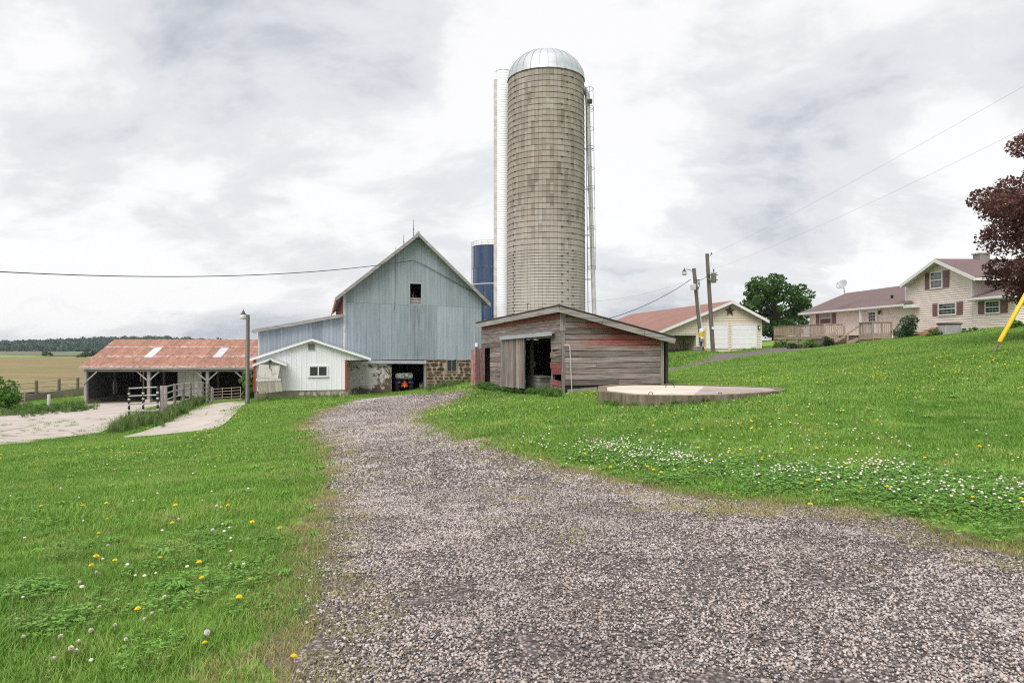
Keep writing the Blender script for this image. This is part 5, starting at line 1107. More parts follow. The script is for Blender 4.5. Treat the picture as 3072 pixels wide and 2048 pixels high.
    x = F.x(2581, -.55); mb = MB(); mb.box(x - .07, x + .07, -.6, -.46, 2.2 - 1.9, ez - .11); part('porch_post', mb, 'white_vinyl', th)
    return F
FH = house()
# ------------------------------------------------------------------ things about the yard
def deck():
    gz = 1.2; th = thing('deck', 'weathered timber deck with railings and lattice along the farmhouse', 'deck', (27.2, 58, gz))
    WD = 'deck_wood'
    def pr(nm, mb, m=WD, kind=None): return part(nm, mb, m, th, W0, kind=kind)
    zf, zr = 2.09, 3.06; xa = 26.1; xh = 28.7; y0, y1 = 57.0, 67.9     # wide left platform
    xb = 26.95; yb0, yb1 = 51.0, 52.9                                     # landing by the door
    # floor boards
    for (x0, x1, u, v) in ((xa, xh, y0, y1), (27.3, xh, 52.9, 57.0), (xb, xh, yb0, yb1)):
        n = max(2, int((x1 - x0) / .145))
        for k in range(n): mb = MB(); a = x0 + (x1 - x0) * k / n; mb.box(a, a + (x1 - x0) / n - .008, u, v, zf - .035, zf, random.random()); pr('floor_board', mb)
    # skirts
    for (a, b, zl) in (((xa, y0, 0), (xa, y1, 0), .22), ((xa, y0, 0), (xa + 1.2, y0, 0), .22), ((xb, yb0, 0), (xb, yb1, 0), .3), ((xb, yb0, 0), (xh, yb0, 0), .22)):
        mb = MB(); mb.obox((a[0], a[1], zf - .05 - zl / 2), (b[0], b[1], zf - .05 - zl / 2), .05, zl); pr('skirt_board', mb)
    def railing(A, B, z0=zf, z1=zr, posts=4, first=True):
        A = Vector((*A, 0)); B = Vector((*B, 0)); d = (B - A).length; u = (B - A) / d
        for k in range(0 if first else 1, posts): q = A.lerp(B, k / (posts - 1)); mb = MB(); mb.box(q.x - .05, q.x + .05, q.y - .05, q.y + .05, z0 - .5, z1 - .02, random.random()); pr('railing_post', mb)
        mb = MB(); mb.obox(A + Vector((0, 0, z1)), B + Vector((0, 0, z1)), .14, .04); pr('handrail', mb)
        mb = MB(); mb.obox(A + Vector((0, 0, z1 - .06)), B + Vector((0, 0, z1 - .06)), .04, .07); pr('upper_rail', mb)
        mb = MB(); mb.obox(A + Vector((0, 0, z0 + .1)), B + Vector((0, 0, z0 + .1)), .04, .08); pr('bottom_rail', mb)
        n = int(d / .15)
        for k in range(n): q = A.lerp(B, (k + .5) / n) + Vector((u.y, -u.x, 0)) * .035; mb = MB(); mb.box(q.x - .018, q.x + .018, q.y - .018, q.y + .018, z0 + .07, z1 - .03, random.random()); pr('baluster', mb)
    railing((xa, y1), (xa, y0), posts=5); railing((xa, y0), (xa + 1.62, y0), posts=3, first=False); railing((xb, yb0), (xb, yb1), posts=2); railing((xb, yb0), (xb + 1.4, yb0), posts=3, first=False)
    railing((xa, y1), (xh, y1), posts=3, first=False)
    # lattice panels
    def lattice(A, B, z0, z1):
        A = Vector((*A, 0)); B = Vector((*B, 0)); d = (B - A).length; u = (B - A) / d; nn = Vector((u.y, -u.x, 0)); mb = MB(); h = z1 - z0
        for s in (1, -1):
            x = -h
            while x < d:
                a0, a1 = (x, x + h); f0 = max(0, (0 - a0) / h); f1 = min(1, (d - a0) / h)
                if f1 > f0:
                    zA = z0 + h * (f0 if s > 0 else 1 - f0); zB = z0 + h * (f1 if s > 0 else 1 - f1); mb.obox(A + u * (x + h * f0) + nn * (.01 * s) + Vector((0, 0, zA)), A + u * (x + h * f1) + nn * (.01 * s) + Vector((0, 0, zB)), .038, .008, .5, nn)
                x += .15
        pr('lattice', mb, WD, 'stuff')
        n = max(1, round(d / 2.6))
        for k in range(n + 1): q = A.lerp(B, k / n) + nn * .03; m2 = MB(); m2.box(q.x - .05, q.x + .05, q.y - .05, q.y + .05, z0 - .3, z1 + .02); pr('lattice_post', m2)
    lattice((xa + .04, y0), (xa + .04, y1), 1.3, zf - .3); lattice((xb, yb0 + .04), (xh, yb0 + .04), 1.55, zf - .26)
    n = 9
    for k in range(n): a = yb0 + (yb1 - yb0) * k / n; mb = MB(); mb.box(xb + .03, xb + .06, a, a + (yb1 - yb0) / n - .01, 1.4, zf - .36, random.random()); pr('skirt_panel_board', mb)
    mb = MB(); mb.box(27.6, 27.7, 52.9, 57, 1.2, zf - .05); pr('back_skirt', mb, 'dark_wood')
    # steps
    for k in range(4):
        z = zf - .16 * (k + 1) + .0; x = 27.3 - .3 * (k + 1); mb = MB(); mb.box(x, x + .31, 53.2, 55.9, z - .04, z, random.random()); pr('step_tread', mb); mb = MB(); mb.box(x + .29, x + .31, 53.22, 55.88, z - .16, z - .041, .2); pr('step_riser', mb)
    for y in (53.1, 56.0):
        mb = MB(); mb.obox((27.3, y, zf + .92), (26.1, y, zf + .1), .05, .14); pr('stair_rail', mb); mb = MB(); mb.box(26.05, 26.15, y - .05, y + .05, 1.2, zf + .15); pr('railing_post', mb)
        mb = MB(); mb.obox((27.4, y, zf - .1), (26.1, y, 1.45), .05, .26); pr('stringer', mb)
        mb = MB(); mb.box(27.25, 27.35, y - .05, y + .05, 1.2, zf + 1.0); pr('railing_post', mb)
deck()

def ac_unit():
    x0 = P(2836, 0, 41)[0]; x1 = P(2889, 0, 41)[0]; z0 = t1((x0 + x1) / 2, 41.3) - .05; z1 = P(0, 968, 41)[2]
    th = thing('air_conditioner', 'grey outdoor air-conditioner box against the farmhouse wall', 'air conditioner', (x0, 41, z0))
    h = z1 - z0; w = x1 - x0; mb = MB(); mb.rbox(.03, w - .03, .03, .87, .05, h - .1, .05); part('casing', mb, 'ac_grey', th)
    for k in range(16): a = .05 + (w - .1) * k / 16; mb = MB(); mb.box(a, a + .02, -.005, .03, .1, h - .14); part('grille_fin', mb, 'ac_grey', th)
    mb = MB(); mb.rbox(0, w, 0, .9, h - .1, h, .03); part('top_cover', mb, 'black_iron', th); mb = MB(); mb.box(-.05, w + .05, -.05, .95, -.1, .05); part('base_slab', mb, 'concrete', th)
ac_unit()
def cellar_door():
    F = FH; a = F.pix(2731, 1013, -2.2); b = F.pix(2805, 992, -.05); th = thing('cellar_door', 'sloping terracotta-red cellar hatch between the bush and the farmhouse wall', 'hatch', Frame(*F.at(b[0] - .8, -1, a[1]), -87.6))
    x0, x1 = F.x(2768, -1.2) - .9, F.x(2768, -1.2) + .8; z0, z1 = a[1] - .1, b[1] + .05
    for k in range(8): u = x0 + (x1 - x0) * k / 8; v = u + (x1 - x0) / 8 - .012; mb = MB(); mb.hexa([(u, -2.1, z0 - .2), (v, -2.1, z0 - .2), (v, -.02, z0 - .2), (u, -.02, z0 - .2), (u, -2.1, z0 + .05), (v, -2.1, z0 + .05), (v, -.02, z1 + .15), (u, -.02, z1 + .15)], random.random()); part('hatch_board', mb, 'terracotta', th, F)
cellar_door()
def dish():
    b = Vector(P(2535, 884, 58)); th = thing('satellite_dish', 'grey satellite dish on the farmhouse roof ridge', 'dish', tuple(b))
    c = Vector(P(2527, 855, 58)) - b
    mb = MB(); mb.tube([(0, 0, -.4), (-.05, 0, .25), (-.12, -.05, .55), c * .98 + Vector((.08, 0, -.1))], .035, 6); part('mast', mb, 'steel_box', th)
    mb = MB(); mb.lathe([(.0, .0), (.2, .02), (.38, .075), (.47, .12), (.48, .11), (.38, .06), (.2, .005), (0, -.015)], 24); mb.xform(Matrix.Translation(c) @ Matrix.Rotation(R(-52), 4, 'Y') @ Matrix.Rotation(R(25), 4, 'X')); part('reflector', mb, 'steel_box', th)
    mb = MB(); e = c + Vector((-.5, -.15, .12)); mb.tube([c + Vector((.0, 0, -.35)), e], .015, 5).rbox(e.x - .05, e.x + .07, e.y - .05, e.y + .05, e.z - .05, e.z + .07, .02); part('receiver_arm', mb, 'steel_box', th)
dish()

# ---- poles and wires
def lamp_head(mb_head, c, s=1.0):
    mb_head.lathe([(0, .34 * s), (.03 * s, .33 * s), (.035 * s, .24 * s), (.09 * s, .2 * s), (.1 * s, .1 * s), (.2 * s, .03 * s), (.21 * s, -.02 * s)], 14, c)
def yard_light():
    b = P(742.5, 1216, 36); top = P(743, 944, 36); H = top[2] - b[2]; th = thing('yard_light_pole', 'slim timber pole with a single yard light beside the ramp', 'lamp post', b)
    mb = MB(); mb.tube([(0, 0, -.5), (0.0, 0, H * .5), (.02, 0, H)], [.115, .105, .095], 10); part('pole', mb, 'pole_wood', th)
    mb = MB(); mb.tube([(0.02, -.12, 0.2), (.02, -.11, H - .1)], .02, 5); part('conduit', mb, 'steel_box', th)
    c = (-.2, -.05, H + .02); mb = MB(); lamp_head(mb, c, .75); mb.tube([(0, -.05, H - .2), (-.12, -.05, H - .05), (-.2, -.05, H + .15)], .022, 6); l = part('lamp_head', mb, 'black_iron', th)
    mb = MB(); mb.lathe([(.15, 0), (.165, -.08), (.16, -.25), (.13, -.27)], 14, c); part('lamp_lens', mb, 'lamp_glass', l)
yard_light()
def pole(name, label, b, t, r, Y):
    B = Vector(P(*b, Y)); Tp = Vector(P(*t, Y)); th = thing(name, label, 'utility pole', tuple(B)); mb = MB(); v = Tp - B; mb.tube([-v * .08, v * .5, v], [r, r * .9, r * .8], 10); part('pole', mb, 'pole_wood', th); return th, B, Tp
POLE1, B1, T1 = pole('lamp_pole', 'leaning utility pole with a bracket lamp before the garage doors', (2107, 1053), (2081.5, 805), .17, 50)
POLE2, B2, T2 = pole('utility_pole', 'taller utility pole carrying a grey transformer can in front of the garage', (2139, 1053), (2121, 761), .17, 52)
def pole_kit():
    q = lambda px, py, Y: Vector(P(px, py, Y))
    o = B1; L = lambda v: tuple(v)
    mb = MB(); mb.tube([q(2081, 814, 50), q(2070, 810, 49.8), q(2058, 807, 49.7), q(2052, 808, 49.7)], .03, 6); a = part('lamp_arm', mb, 'steel_box', POLE1, W0)
    c = q(2053, 815, 49.7); mb = MB(); lamp_head(mb, L(c), .8); part('lamp_head', mb, 'black_iron', a, W0); mb = MB(); mb.lathe([(.16, 0), (.17, -.1), (.16, -.24), (.12, -.26)], 12, L(c)); part('lamp_lens', mb, 'lamp_glass', a, W0)
    c = q(2081, 861, 49.7); mb = MB(); mb.rbox(c.x - .2, c.x + .16, c.y - .12, c.y + .15, c.z - .2, c.z + .22, .04); part('junction_box', mb, 'dull_white', POLE1, W0)
    mb = MB()
    for d in (-.1, .0, .1): mb.tube([q(2085, 838, 49.7) + Vector((d, 0, 0)), q(2095, 845, 49.6) + Vector((d, 0, .1)), q(2098, 858, 49.6), q(2090, 870, 49.7) + Vector((d, 0, 0))], .02, 5)
    part('wire_loops', mb, 'wire', POLE1, W0)
    mb = MB(); mb.tube([q(2093, 868, 49.75), q(2107, 1000, 49.75)], .035, 6); part('conduit', mb, 'dull_white', POLE1, W0)
    for px, t, b, m, nm in ((2104, 985, 995, 'white_paint', 'notice_plate'), (2102, 995, 1012, 'yellow_plastic', 'warning_plate'), (2106, 1012, 1024, 'steel_box', 'meter_box'), (2111, 990, 1040, 'steel_box', 'service_cabinet')):
        a = q(px, (t + b) / 2, 49.7); h = (b - t) / 2 * 50 / FPX; w = .13 if nm != 'service_cabinet' else .1; yo = {'service_cabinet': .05}.get(nm, 0); mb = MB(); mb.rbox(a.x - w, a.x + w, a.y - .12 + yo, a.y + .1 + yo, a.z - h, a.z + h, .02); part(nm, mb, m, POLE1, W0)
    a = q(2106, 1015, 49.55); mb = MB(); mb.lathe([(0, -.06), (.1, -.05), (.11, .0)], 12, L(a), axis='Y'); part('meter_dial', mb, 'lamp_glass', POLE1, W0)
    c = q(2141, 834, 51.6); mb = MB(); mb.lathe([(0, -.36), (.2, -.36), (.2, .36), (.22, .37), (.2, .42), (0, .45)], 16, L(c)); t = part('transformer', mb, 'dull_white', POLE2, W0)
    mb = MB(); mb.lathe([(.0, .42), (.04, .42), (.06, .5), (.035, .55), (.055, .6), (.03, .68), (0, .72)], 8, L(c)); mb.obox(c + Vector((-.4, .2, .25)), c + Vector((.0, .2, .25)), .06, .05).obox(c + Vector((-.4, .2, -.2)), c + Vector((0, .2, -.2)), .06, .05)
    for z in (.22, -.15): mb.tube([c + Vector((.19, 0, z)), c + Vector((.33, 0, z))], .03, 5)
    part('bushing', mb, 'black_iron', t, W0)
    a = q(2122, 766, 51.9); mb = MB(); mb.tube([a, a + Vector((.25, 0, 0)), a + Vector((.3, 0, .1))], .03, 5).lathe([(0, 0), (.05, .02), (.04, .12), (0, .14)], 8, L(a + Vector((.32, 0, .08)))); part('insulator', mb, 'black_iron', POLE2, W0)
    mb = MB(); mb.tube([a + Vector((.3, 0, .1)), q(2134, 790, 51.7), q(2139, 812, 51.6)], .008, 4); part('tap_wire', mb, 'pale_wire', POLE2, W0)
    a = q(2138, 984, 51.8); mb = MB(); mb.box(a.x - .07, a.x + .07, a.y - .02, a.y + .02, a.z - .1, a.z + .12); part('tag_plate', mb, 'white_paint', POLE2, W0)
pole_kit()
# off to the right stands the pole that the yellow-sleeved guy wire holds
GA = Vector(P(2978, 1062, 20)); PT = Vector((19.4, 20.0, 11.6)); gz = t1(19.4, 20.0)
th = thing('roadside_pole', 'wooden utility pole held by the yellow-sleeved guy wire', 'utility pole', (19.4, 20, gz)); mb = MB(); mb.tube([(0, 0, -.6), (0, 0, PT.z - gz + .2)], [.18, .13], 10); part('pole', mb, 'pole_wood', th)
def guy():
    d = (PT + Vector((0, 0, -1.2)) - GA).normalized(); d = Vector((.485, 0.0, .874)).normalized(); e = GA + d * ((19.3 - GA.x) / d.x)
    th = thing('guy_wire', 'guy wire with a bright yellow sleeve anchored in the right lawn', 'guy wire', tuple(GA))
    mb = MB(); mb.tube([GA - d * .3, GA + d * .45], [.028, .035], 7); part('anchor_rod', mb, 'rough_post', th, W0)
    mb = MB(); mb.tube([GA + d * .40, GA + d * .5, GA + d * 2.7, GA + d * 2.75], [.055, .062, .062, .04], 12); part('sleeve', mb, 'yellow_plastic', th, W0)
    mb = MB(); mb.tube([GA + d * .3, e], .008, 5); part('strand', mb, 'steel_pipe', th, W0)
guy()
def catenary(a, b, sag, n=24): a = Vector(a); b = Vector(b); return [a.lerp(b, i / n) - Vector((0, 0, sag * 4 * (i / n) * (1 - i / n))) for i in range(n + 1)]
def wire(name, pts, r, mat, label, group=None): mb = MB(); mb.tube(pts, r, 5); return solo(name, mb, mat, label, 'cable', group)
def wires():
    att = FB.at(FB.pix(1239, 781, -.12)[0], -.12, FB.pix(1239, 781, -.12)[1])
    wire('service_cable', catenary(P(-500, 780, 24), att, 0.8, 50), .022, 'wire', 'black service cable swooping in from the left edge to the barn gable')
    q = lambda px, py: FB.at(FB.pix(px, py, -.07)[0], -.07, FB.pix(px, py, -.07)[1])
    wire('gable_cable', [att, q(1275, 796), q(1320, 821), q(1372, 850), q(1412, 872), q(1436, 884)], .018, 'wire', 'dark cable running down across the barn gable from its mid peak')
    wire('drop_wire', [q(1186, 765), q(1186.5, 860), q(1184, 915), q(1181, 935)], .01, 'wire', 'thin wire hanging straight down the barn front left of the hay door')
    wire('power_line', catenary(Vector(P(2132, 765, 51.9)), PT, .25), .0045, 'pale_wire', 'upper thin power line rising to the top right corner', 'power lines')
    wire('power_line', catenary(Vector(P(2142, 808, 51.6)), PT - Vector((0, 0, 1.55)), .35), .0045, 'pale_wire', 'lower thin power line rising to the right edge', 'power lines')
    a = Vector(P(2073, 838, 49.8)); wire('shed_cable', catenary(a, P(1800, 962, 44), .35), .022, 'wire', 'thick black cable sagging from the lamp pole towards the plank shed')
    wire('silo_cable', catenary(a, P(1760, 905, 45.6), .3), .009, 'pale_wire', 'faint grey cable from the lamp pole to the tall silo')
    wire('pole_link_cable', catenary(P(2090, 838, 50), P(2120, 829, 51.9), .12, 10), .022, 'wire', 'short black cable slung between the two garage poles')
    wire('shed_link_wire', catenary(P(744, 989, 36.1), FB.at(FB.x(776) - .0, -.1, FB.pix(776, 1000)[1]), .05, 8), .01, 'wire', 'short wire from the yard light pole to the barn lean-to')
wires()

# ---- gates and fences on the left
def gate_panel(name, label, A, B, z0A, z0B, h, nrail, mat, r=.03, ups=3, wrapped=False, cat='gate'):
    A = Vector(A); B = Vector(B); th = thing(name, label, cat, (A.x, A.y, z0A)); 
    za = lambda f: z0A + (z0B - z0A) * f
    for k in range(nrail):
        hh = .18 + (h - .2) * k / (nrail - 1); mb = MB(); mb.tube([(A.x, A.y, z0A + hh), (B.x, B.y, z0B + hh)], r, 7); part('rail', mb, mat, th, W0)
    for k in range(ups):
        f = k / (ups - 1); q = A.lerp(B, f); mb = MB(); mb.tube([(q.x, q.y, za(f) + .05), (q.x, q.y, za(f) + h + .03)], r * 1.25, 7); u = part('upright', mb, mat if not wrapped else 'black_iron', th, W0)
        if wrapped:
            n = 11
            for j in range(n): z = za(f) + .15 + (h - .2) * j / n; mb = MB(); mb.lathe([(r * 1.25, 0), (r * 1.6, .02), (r * 1.6, .06), (r * 1.25, .08)], 9, (q.x, q.y, z)); part('hinge_ring', mb, 'dull_white' if j % 2 else 'rubber', u, W0)
    return th
def fences():
    a = P(387, 1251, 31.5); b = P(473, 1263, 30.8); gate_panel('swing_gate', 'grey pipe gate with banded uprights beside the concrete ramp', (a[0], a[1]), (b[0], b[1]), t1(a[0], a[1]) - .05, t1(b[0], b[1]), 1.62, 5, 'steel_pipe', .035, 3, True)
    a = P(640, 1207, 46); b = P(722, 1208, 46); gate_panel('yard_gate', 'thin rusty tube gate under the cattle shed eave', (a[0], a[1]), (b[0], b[1]), t1(a[0], a[1]), t1(b[0], b[1]) + .0, 1.0, 5, 'rust_pipe', .022, 4)
    a = P(-90, 1234, 45); b = P(74, 1226, 46); gate_panel('red_gate', 'dull red tube gate at the left edge behind the weeds', (a[0], a[1]), (b[0], b[1]), t1(a[0], a[1]) + .1, t1(b[0], b[1]) + .1, 1.15, 5, 'rust_pipe', .03, 5)
    # curved fence of thick posts and pipe rails
    sp = [(486, 1266, 1157, 31.0), (496, 1262, 1157, 31.6), (524, 1233, 1151, 34), (550, 1237, 1148, 36), (572, 1216, 1146, 38.5), (591, 1212, 1146, 40.5), (608, 1208, 1145, 42), (623, 1212, 1149, 43), (636, 1212, 1161, 43.5)]
    th = thing('pipe_fence', 'curving cattle fence of whitish posts and pipe rails beside the ramp', 'fence', P(486, 1266, 31)); tops = []
    for i, (px, yb, yt, Y) in enumerate(sp):
        x = (px - 1536) / FPX * Y; zt = EYE - (yt - 1024) / FPX * Y; z0 = t1(x, Y) - .3; r = .085 if i < 2 else .075; mb = MB(); mb.tube([(x, Y, z0), (x, Y, zt - .02), (x, Y, zt)], [r, r, r * .85], 9, random.uniform(.5, 1)); part('post', mb, 'grey_wood' if i in (0, 1, 5, 8) else 'rough_post', th, W0, label='pale thick gate post' if i == 0 else None)
        tops.append(Vector((x, Y - .1, zt)))
    H = tops[1].z - t1(tops[1].x, tops[1].y)
    for k in range(5):
        mb = MB(); pts = []
        for i in range(1, len(tops)): q = tops[i]; g = t1(q.x, q.y); hh = q.z - g; pts.append(Vector((q.x, q.y, g + hh * (.97 - .2 * k))))
        mb.tube(pts, .028, 6); part('rail', mb, 'steel_pipe', th, W0)
    # far feed-bunk wall with posts and rails
    A, B = Vector(P(30, 1200, 56)), Vector(P(256, 1193, 66)); th = thing('feed_bunk_fence', 'low concrete bunk wall topped by posts and thin rails beyond the yard', 'fence', tuple(A)); gA, gB = t1(A.x, A.y), t1(B.x, B.y)
    mb = MB(); mb.obox((A.x, A.y, gA + .1), (B.x, B.y, gB + .25), .2, 1.0); part('bunk_wall', mb, 'concrete_old', th, W0)
    for f in (0.06, .33, .63, .9): q = A.lerp(B, f); g = gA + (gB - gA) * f; mb = MB(); mb.box(q.x - .09, q.x + .09, q.y - .25, q.y - .08, g - .3, g + 1.75, random.random()); part('post', mb, 'rough_post', th, W0)
    for h in (1.65, 1.2, .85): mb = MB(); mb.tube([(A.x - 4, A.y - 4, gA + h - .15), (A.x, A.y - .2, gA + h - .1), (B.x, B.y - .2, gB + h)], .035, 5); part('rail', mb, 'steel_pipe', th, W0)
    q = P(145, 1231, 43); g = t1(q[0], 43); mb = MB(); mb.tube([(q[0], 43, g - .3), (q[0] + .04, 43, g + 1.08)], [.1, .09], 8); solo('lone_post', mb, 'dull_white', 'single whitish wooden post among the weeds at left', 'post')
fences()

# ---- quad bike in the barn doorway
def atv():
    b = FB.at(FB.x(1213, .7), .7, 0); z = t1(b.x, b.y); z = EYE - (1174 - 1024) / FPX * b.y; F = Frame(b.x, b.y, z, 15.4)
    th = thing('quad_bike', 'blue quad bike with a white tank and orange slow-vehicle triangle in the barn doorway', 'quad bike', F)
    def wheel(x, y):
        mb = MB(); mb.lathe([(.14, -.13), (.24, -.14), (.29, -.10), (.305, 0), (.29, .10), (.24, .14), (.14, .13)], 20, (x, y, .3), axis='X'); w = part('wheel', mb, 'rubber', th)
        mb = MB(); mb.lathe([(0, -.06), (.13, -.1), (.15, -.1), (.15, .1), (.13, .1), (0, .06)], 14, (x, y, .3), axis='X'); part('rim', mb, 'black_iron', w)
        tr = MB()
        for k in range(16): a = 2 * math.pi * k / 16; c, s = math.cos(a), math.sin(a); m = MB(); m.box(-.12, .12, -.02, .02, .295, .325); m.xform(Matrix.Translation((x, y, .3)) @ Matrix.Rotation(a, 4, 'X')); tr.add(m.v, m.f)
        part('tread', tr, 'rubber', w, kind='stuff')
    for x in (-.45, .45):
        for y in (.25, 1.55): wheel(x, y)
    for s in (-1, 1):
        mb = MB(); pr = [(-.1, .58), (.05, .72), (.3, .78), (.55, .72), (.68, .55)]
        for a, c in zip(pr, pr[1:]): mb.hexa([(s * .25, a[0], a[1] - .03), (s * .6, a[0], a[1] - .08), (s * .6, c[0], c[1] - .08), (s * .25, c[0], c[1] - .03), (s * .25, a[0], a[1]), (s * .6, a[0], a[1] - .05), (s * .6, c[0], c[1] - .05), (s * .25, c[0], c[1])])
        part('rear_fender', mb, 'atv_blue', th)
        mb = MB(); mb.xform(Matrix.Identity(4)); 
        for a, c in zip(pr, pr[1:]): mb.hexa([(s * .25, a[0] + 1.2, a[1] - .03), (s * .6, a[0] + 1.2, a[1] - .08), (s * .6, c[0] + 1.2, c[1] - .08), (s * .25, c[0] + 1.2, c[1] - .03), (s * .25, a[0] + 1.2, a[1]), (s * .6, a[0] + 1.2, a[1] - .05), (s * .6, c[0] + 1.2, c[1] - .05), (s * .25, c[0] + 1.2, c[1])])
        part('front_fender', mb, 'atv_blue', th)
        mb = MB(); mb.rbox(s * .36 - .06, s * .36 + .06, -.14, -.08, .56, .66, .015); part('tail_light', mb, 'smv_red', th)
    mb = MB(); mb.rbox(-.25, .25, -.08, 1.9, .3, .62, .08); part('body', mb, 'black_iron', th)
    mb = MB(); mb.rbox(-.17, .17, .2, 1.0, .62, .84, .06); part('seat', mb, 'rubber', th)
    mb = MB(); mb.tube([(-.4, 1.25, 1.02), (-.2, 1.3, 1.0), (.2, 1.3, 1.0), (.4, 1.25, 1.02)], .02, 6).tube([(0, 1.5, .6), (0, 1.3, 1.0)], .03, 6); part('handlebar', mb, 'black_iron', th)
    rk = MB()
    for x in (-.45, -.22, 0, .22, .45): rk.tube([(x, -.12, .80), (x, .5, .80)], .015, 5)
    for y in (-.12, .2, .5): rk.tube([(-.5, y, .80), (.5, y, .80)], .018, 5)
    part('rear_rack', rk, 'black_iron', th)
    mb = MB(); prof = [(0, -.58), (.12, -.57), (.19, -.5), (.2, -.3), (.205, 0), (.2, .3), (.19, .5), (.12, .57), (0, .58)]; mb.lathe(prof, 18, (0, .18, 1.02), axis='X'); t = part('spray_tank', mb, 'white_paint', th)
    mb = MB(); mb.tube([(-.2, -.03, 1.05), (.05, -.06, 1.12), (.0, -.05, .95), (.25, -.05, 1.0), (.3, -.04, 1.15), (.5, .0, 1.1)], .018, 6); part('hose', mb, 'rubber', t)
    mb = MB(); mb.prism([(-.2, .32), (.2, .32), (.23, .36), (.03, .72), (-.03, .72), (-.23, .36)], -.17, -.16); s = part('slow_vehicle_sign', mb, 'smv_red', th); mb = MB(); mb.prism([(-.16, .36), (.16, .36), (0, .655)], -.176, -.171); part('sign_centre', mb, 'smv_orange', s)
    mb = MB(); mb.obox((0, -.2, .3), (0, .3, .3), .06, .05).lathe([(0, .0), (.03, .02), (.03, .05), (0, .07)], 8, (0, -.18, .33)); part('hitch', mb, 'galv', th)
    q = FB.at(FB.x(1264, .6), .6, 0); mb = MB(); mb.lathe([(0, 0), (.12, 0), (.15, .33), (.16, .34), (.14, .34), (.11, .03), (0, .03)], 14); mb.tube([(.15 * math.cos(a), 0, .33 + .14 * math.sin(a)) for a in [math.pi * i / 8 for i in range(9)]], .006, 4)
    solo('pail', mb, 'steel_box', 'grey pail standing just inside the right of the barn doorway', 'bucket', None, Frame(q.x, q.y, EYE - (1168 - 1024) / FPX * q.y, 0))
    # threshold slab the bike stands on
    x0, x1 = FB.x(1150), FB.x(1285); mb = MB(); zz = z - (-1.75); mb.box(x0, x1, .05, 9, zz - .9, zz - .005); part('barn_floor', mb, 'concrete_old', BARN, FB)
atv()
def half_barrel():
    Y = 49.5; x = P(2098, 0, Y)[0]; z = t1(x, Y) - .05; th = thing('half_barrel', 'dark wooden half-barrel planter at the foot of the lamp pole', 'planter', (x - .1, Y, z)); n = 14
    for k in range(n):
        a0 = 2 * math.pi * k / n + .02; a1 = 2 * math.pi * (k + 1) / n - .02; v = []
        for zz, r in ((0, .30), (.25, .36), (.45, .34)):
            for rr in (r - .04, r): v += [(rr * math.cos(a0), rr * math.sin(a0), zz), (rr * math.cos(a1), rr * math.sin(a1), zz)]
        mb = MB(); mb.add(v, [(2, 3, 7, 6), (6, 7, 11, 10), (8, 9, 11, 10), (0, 2, 6, 4), (4, 6, 10, 8), (1, 3, 7, 5), (5, 7, 11, 9), (0, 1, 5, 4), (4, 5, 9, 8)], random.random()); part('stave', mb, 'grey_wood', th)
    for zz, r in ((.1, .335), (.36, .36)): mb = MB(); mb.tube([(r * math.cos(t), r * math.sin(t), zz) for t in [2 * math.pi * j / 28 for j in range(28)]], .012, 4, closed=True); part('hoop', mb, 'hoop_iron', th)
    mb = MB(); mb.lathe([(.0, .38), (.31, .38)], 20); part('soil', mb, 'gravel_soil', th)
half_barrel()
def marker():
    Y = 49; x = P(2117, 0, Y)[0]; z = t1(x, Y); mb = MB(); mb.tube([(0, 0, -.2), (0, 0, 1.75)], .045, 8).lathe([(.045, 1.75), (.03, 1.8), (0, 1.81)], 8); solo('cable_marker', mb, 'yellow_plastic', 'upright yellow plastic tube between the two garage poles', 'marker', None, Frame(x, Y, z, 0))
    x, Y = P(2678, 0, 49.5)[0], 49.5; z = t1(x, Y); th = thing('gas_meter', 'small meter on a white pipe left of the round bush', 'meter', (x, Y, z)); mb = MB(); mb.tube([(0, 0, -.1), (0, 0, .6)], .035, 6); part('riser', mb, 'white_paint', th); mb = MB(); mb.rbox(.04, .34, -.1, .12, .3, .62, .04); part('meter_body', mb, 'shutter', th)
marker()
# ------------------------------------------------------------------ plants
def np_mesh(name, verts, faces_arr, tint, mat, smooth=False):
    me = bpy.data.meshes.new(name); nv = len(verts); nf, k = faces_arr.shape
    me.vertices.add(nv); me.vertices.foreach_set('co', np.ascontiguousarray(verts, np.float32).ravel())
    me.loops.add(nf * k); me.loops.foreach_set('vertex_index', np.ascontiguousarray(faces_arr, np.int32).ravel())
    me.polygons.add(nf); me.polygons.foreach_set('loop_start', np.arange(0, nf * k, k, dtype=np.int32)); me.polygons.foreach_set('loop_total', np.full(nf, k, np.int32))
    a = me.attributes.new('tint', 'FLOAT', 'FACE'); a.data.foreach_set('value', np.ascontiguousarray(tint, np.float32)); me.update(calc_edges=True)
    me.materials.append(MATS[mat]); return me
def leaves(C, size, rng, droop=0.3, asp=0.62):
    """bent leaf quads at centres C (n,3)"""
    n = len(C); a = rng.uniform(0, 2 * np.pi, n); el = rng.normal(-.15, .55, n); d = np.stack([np.cos(a) * np.cos(el), np.sin(a) * np.cos(el), np.sin(el)], 1)
    u = rng.normal(size=(n, 3)); s = np.cross(d, u); s /= np.linalg.norm(s, axis=1, keepdims=True) + 1e-9; L = (size * rng.uniform(.6, 1.35, n))[:, None]
    base = C - d * L * .5; tip = C + d * L * .5 - np.array([0, 0, 1]) * L * droop * .4; w = s * L * asp * .5; mid = C + np.array([0, 0, 1]) * L * .06
    V = np.stack([base, mid + w, tip, mid - w], 1).reshape(-1, 3); F = np.arange(4 * n).reshape(n, 4); return V, F
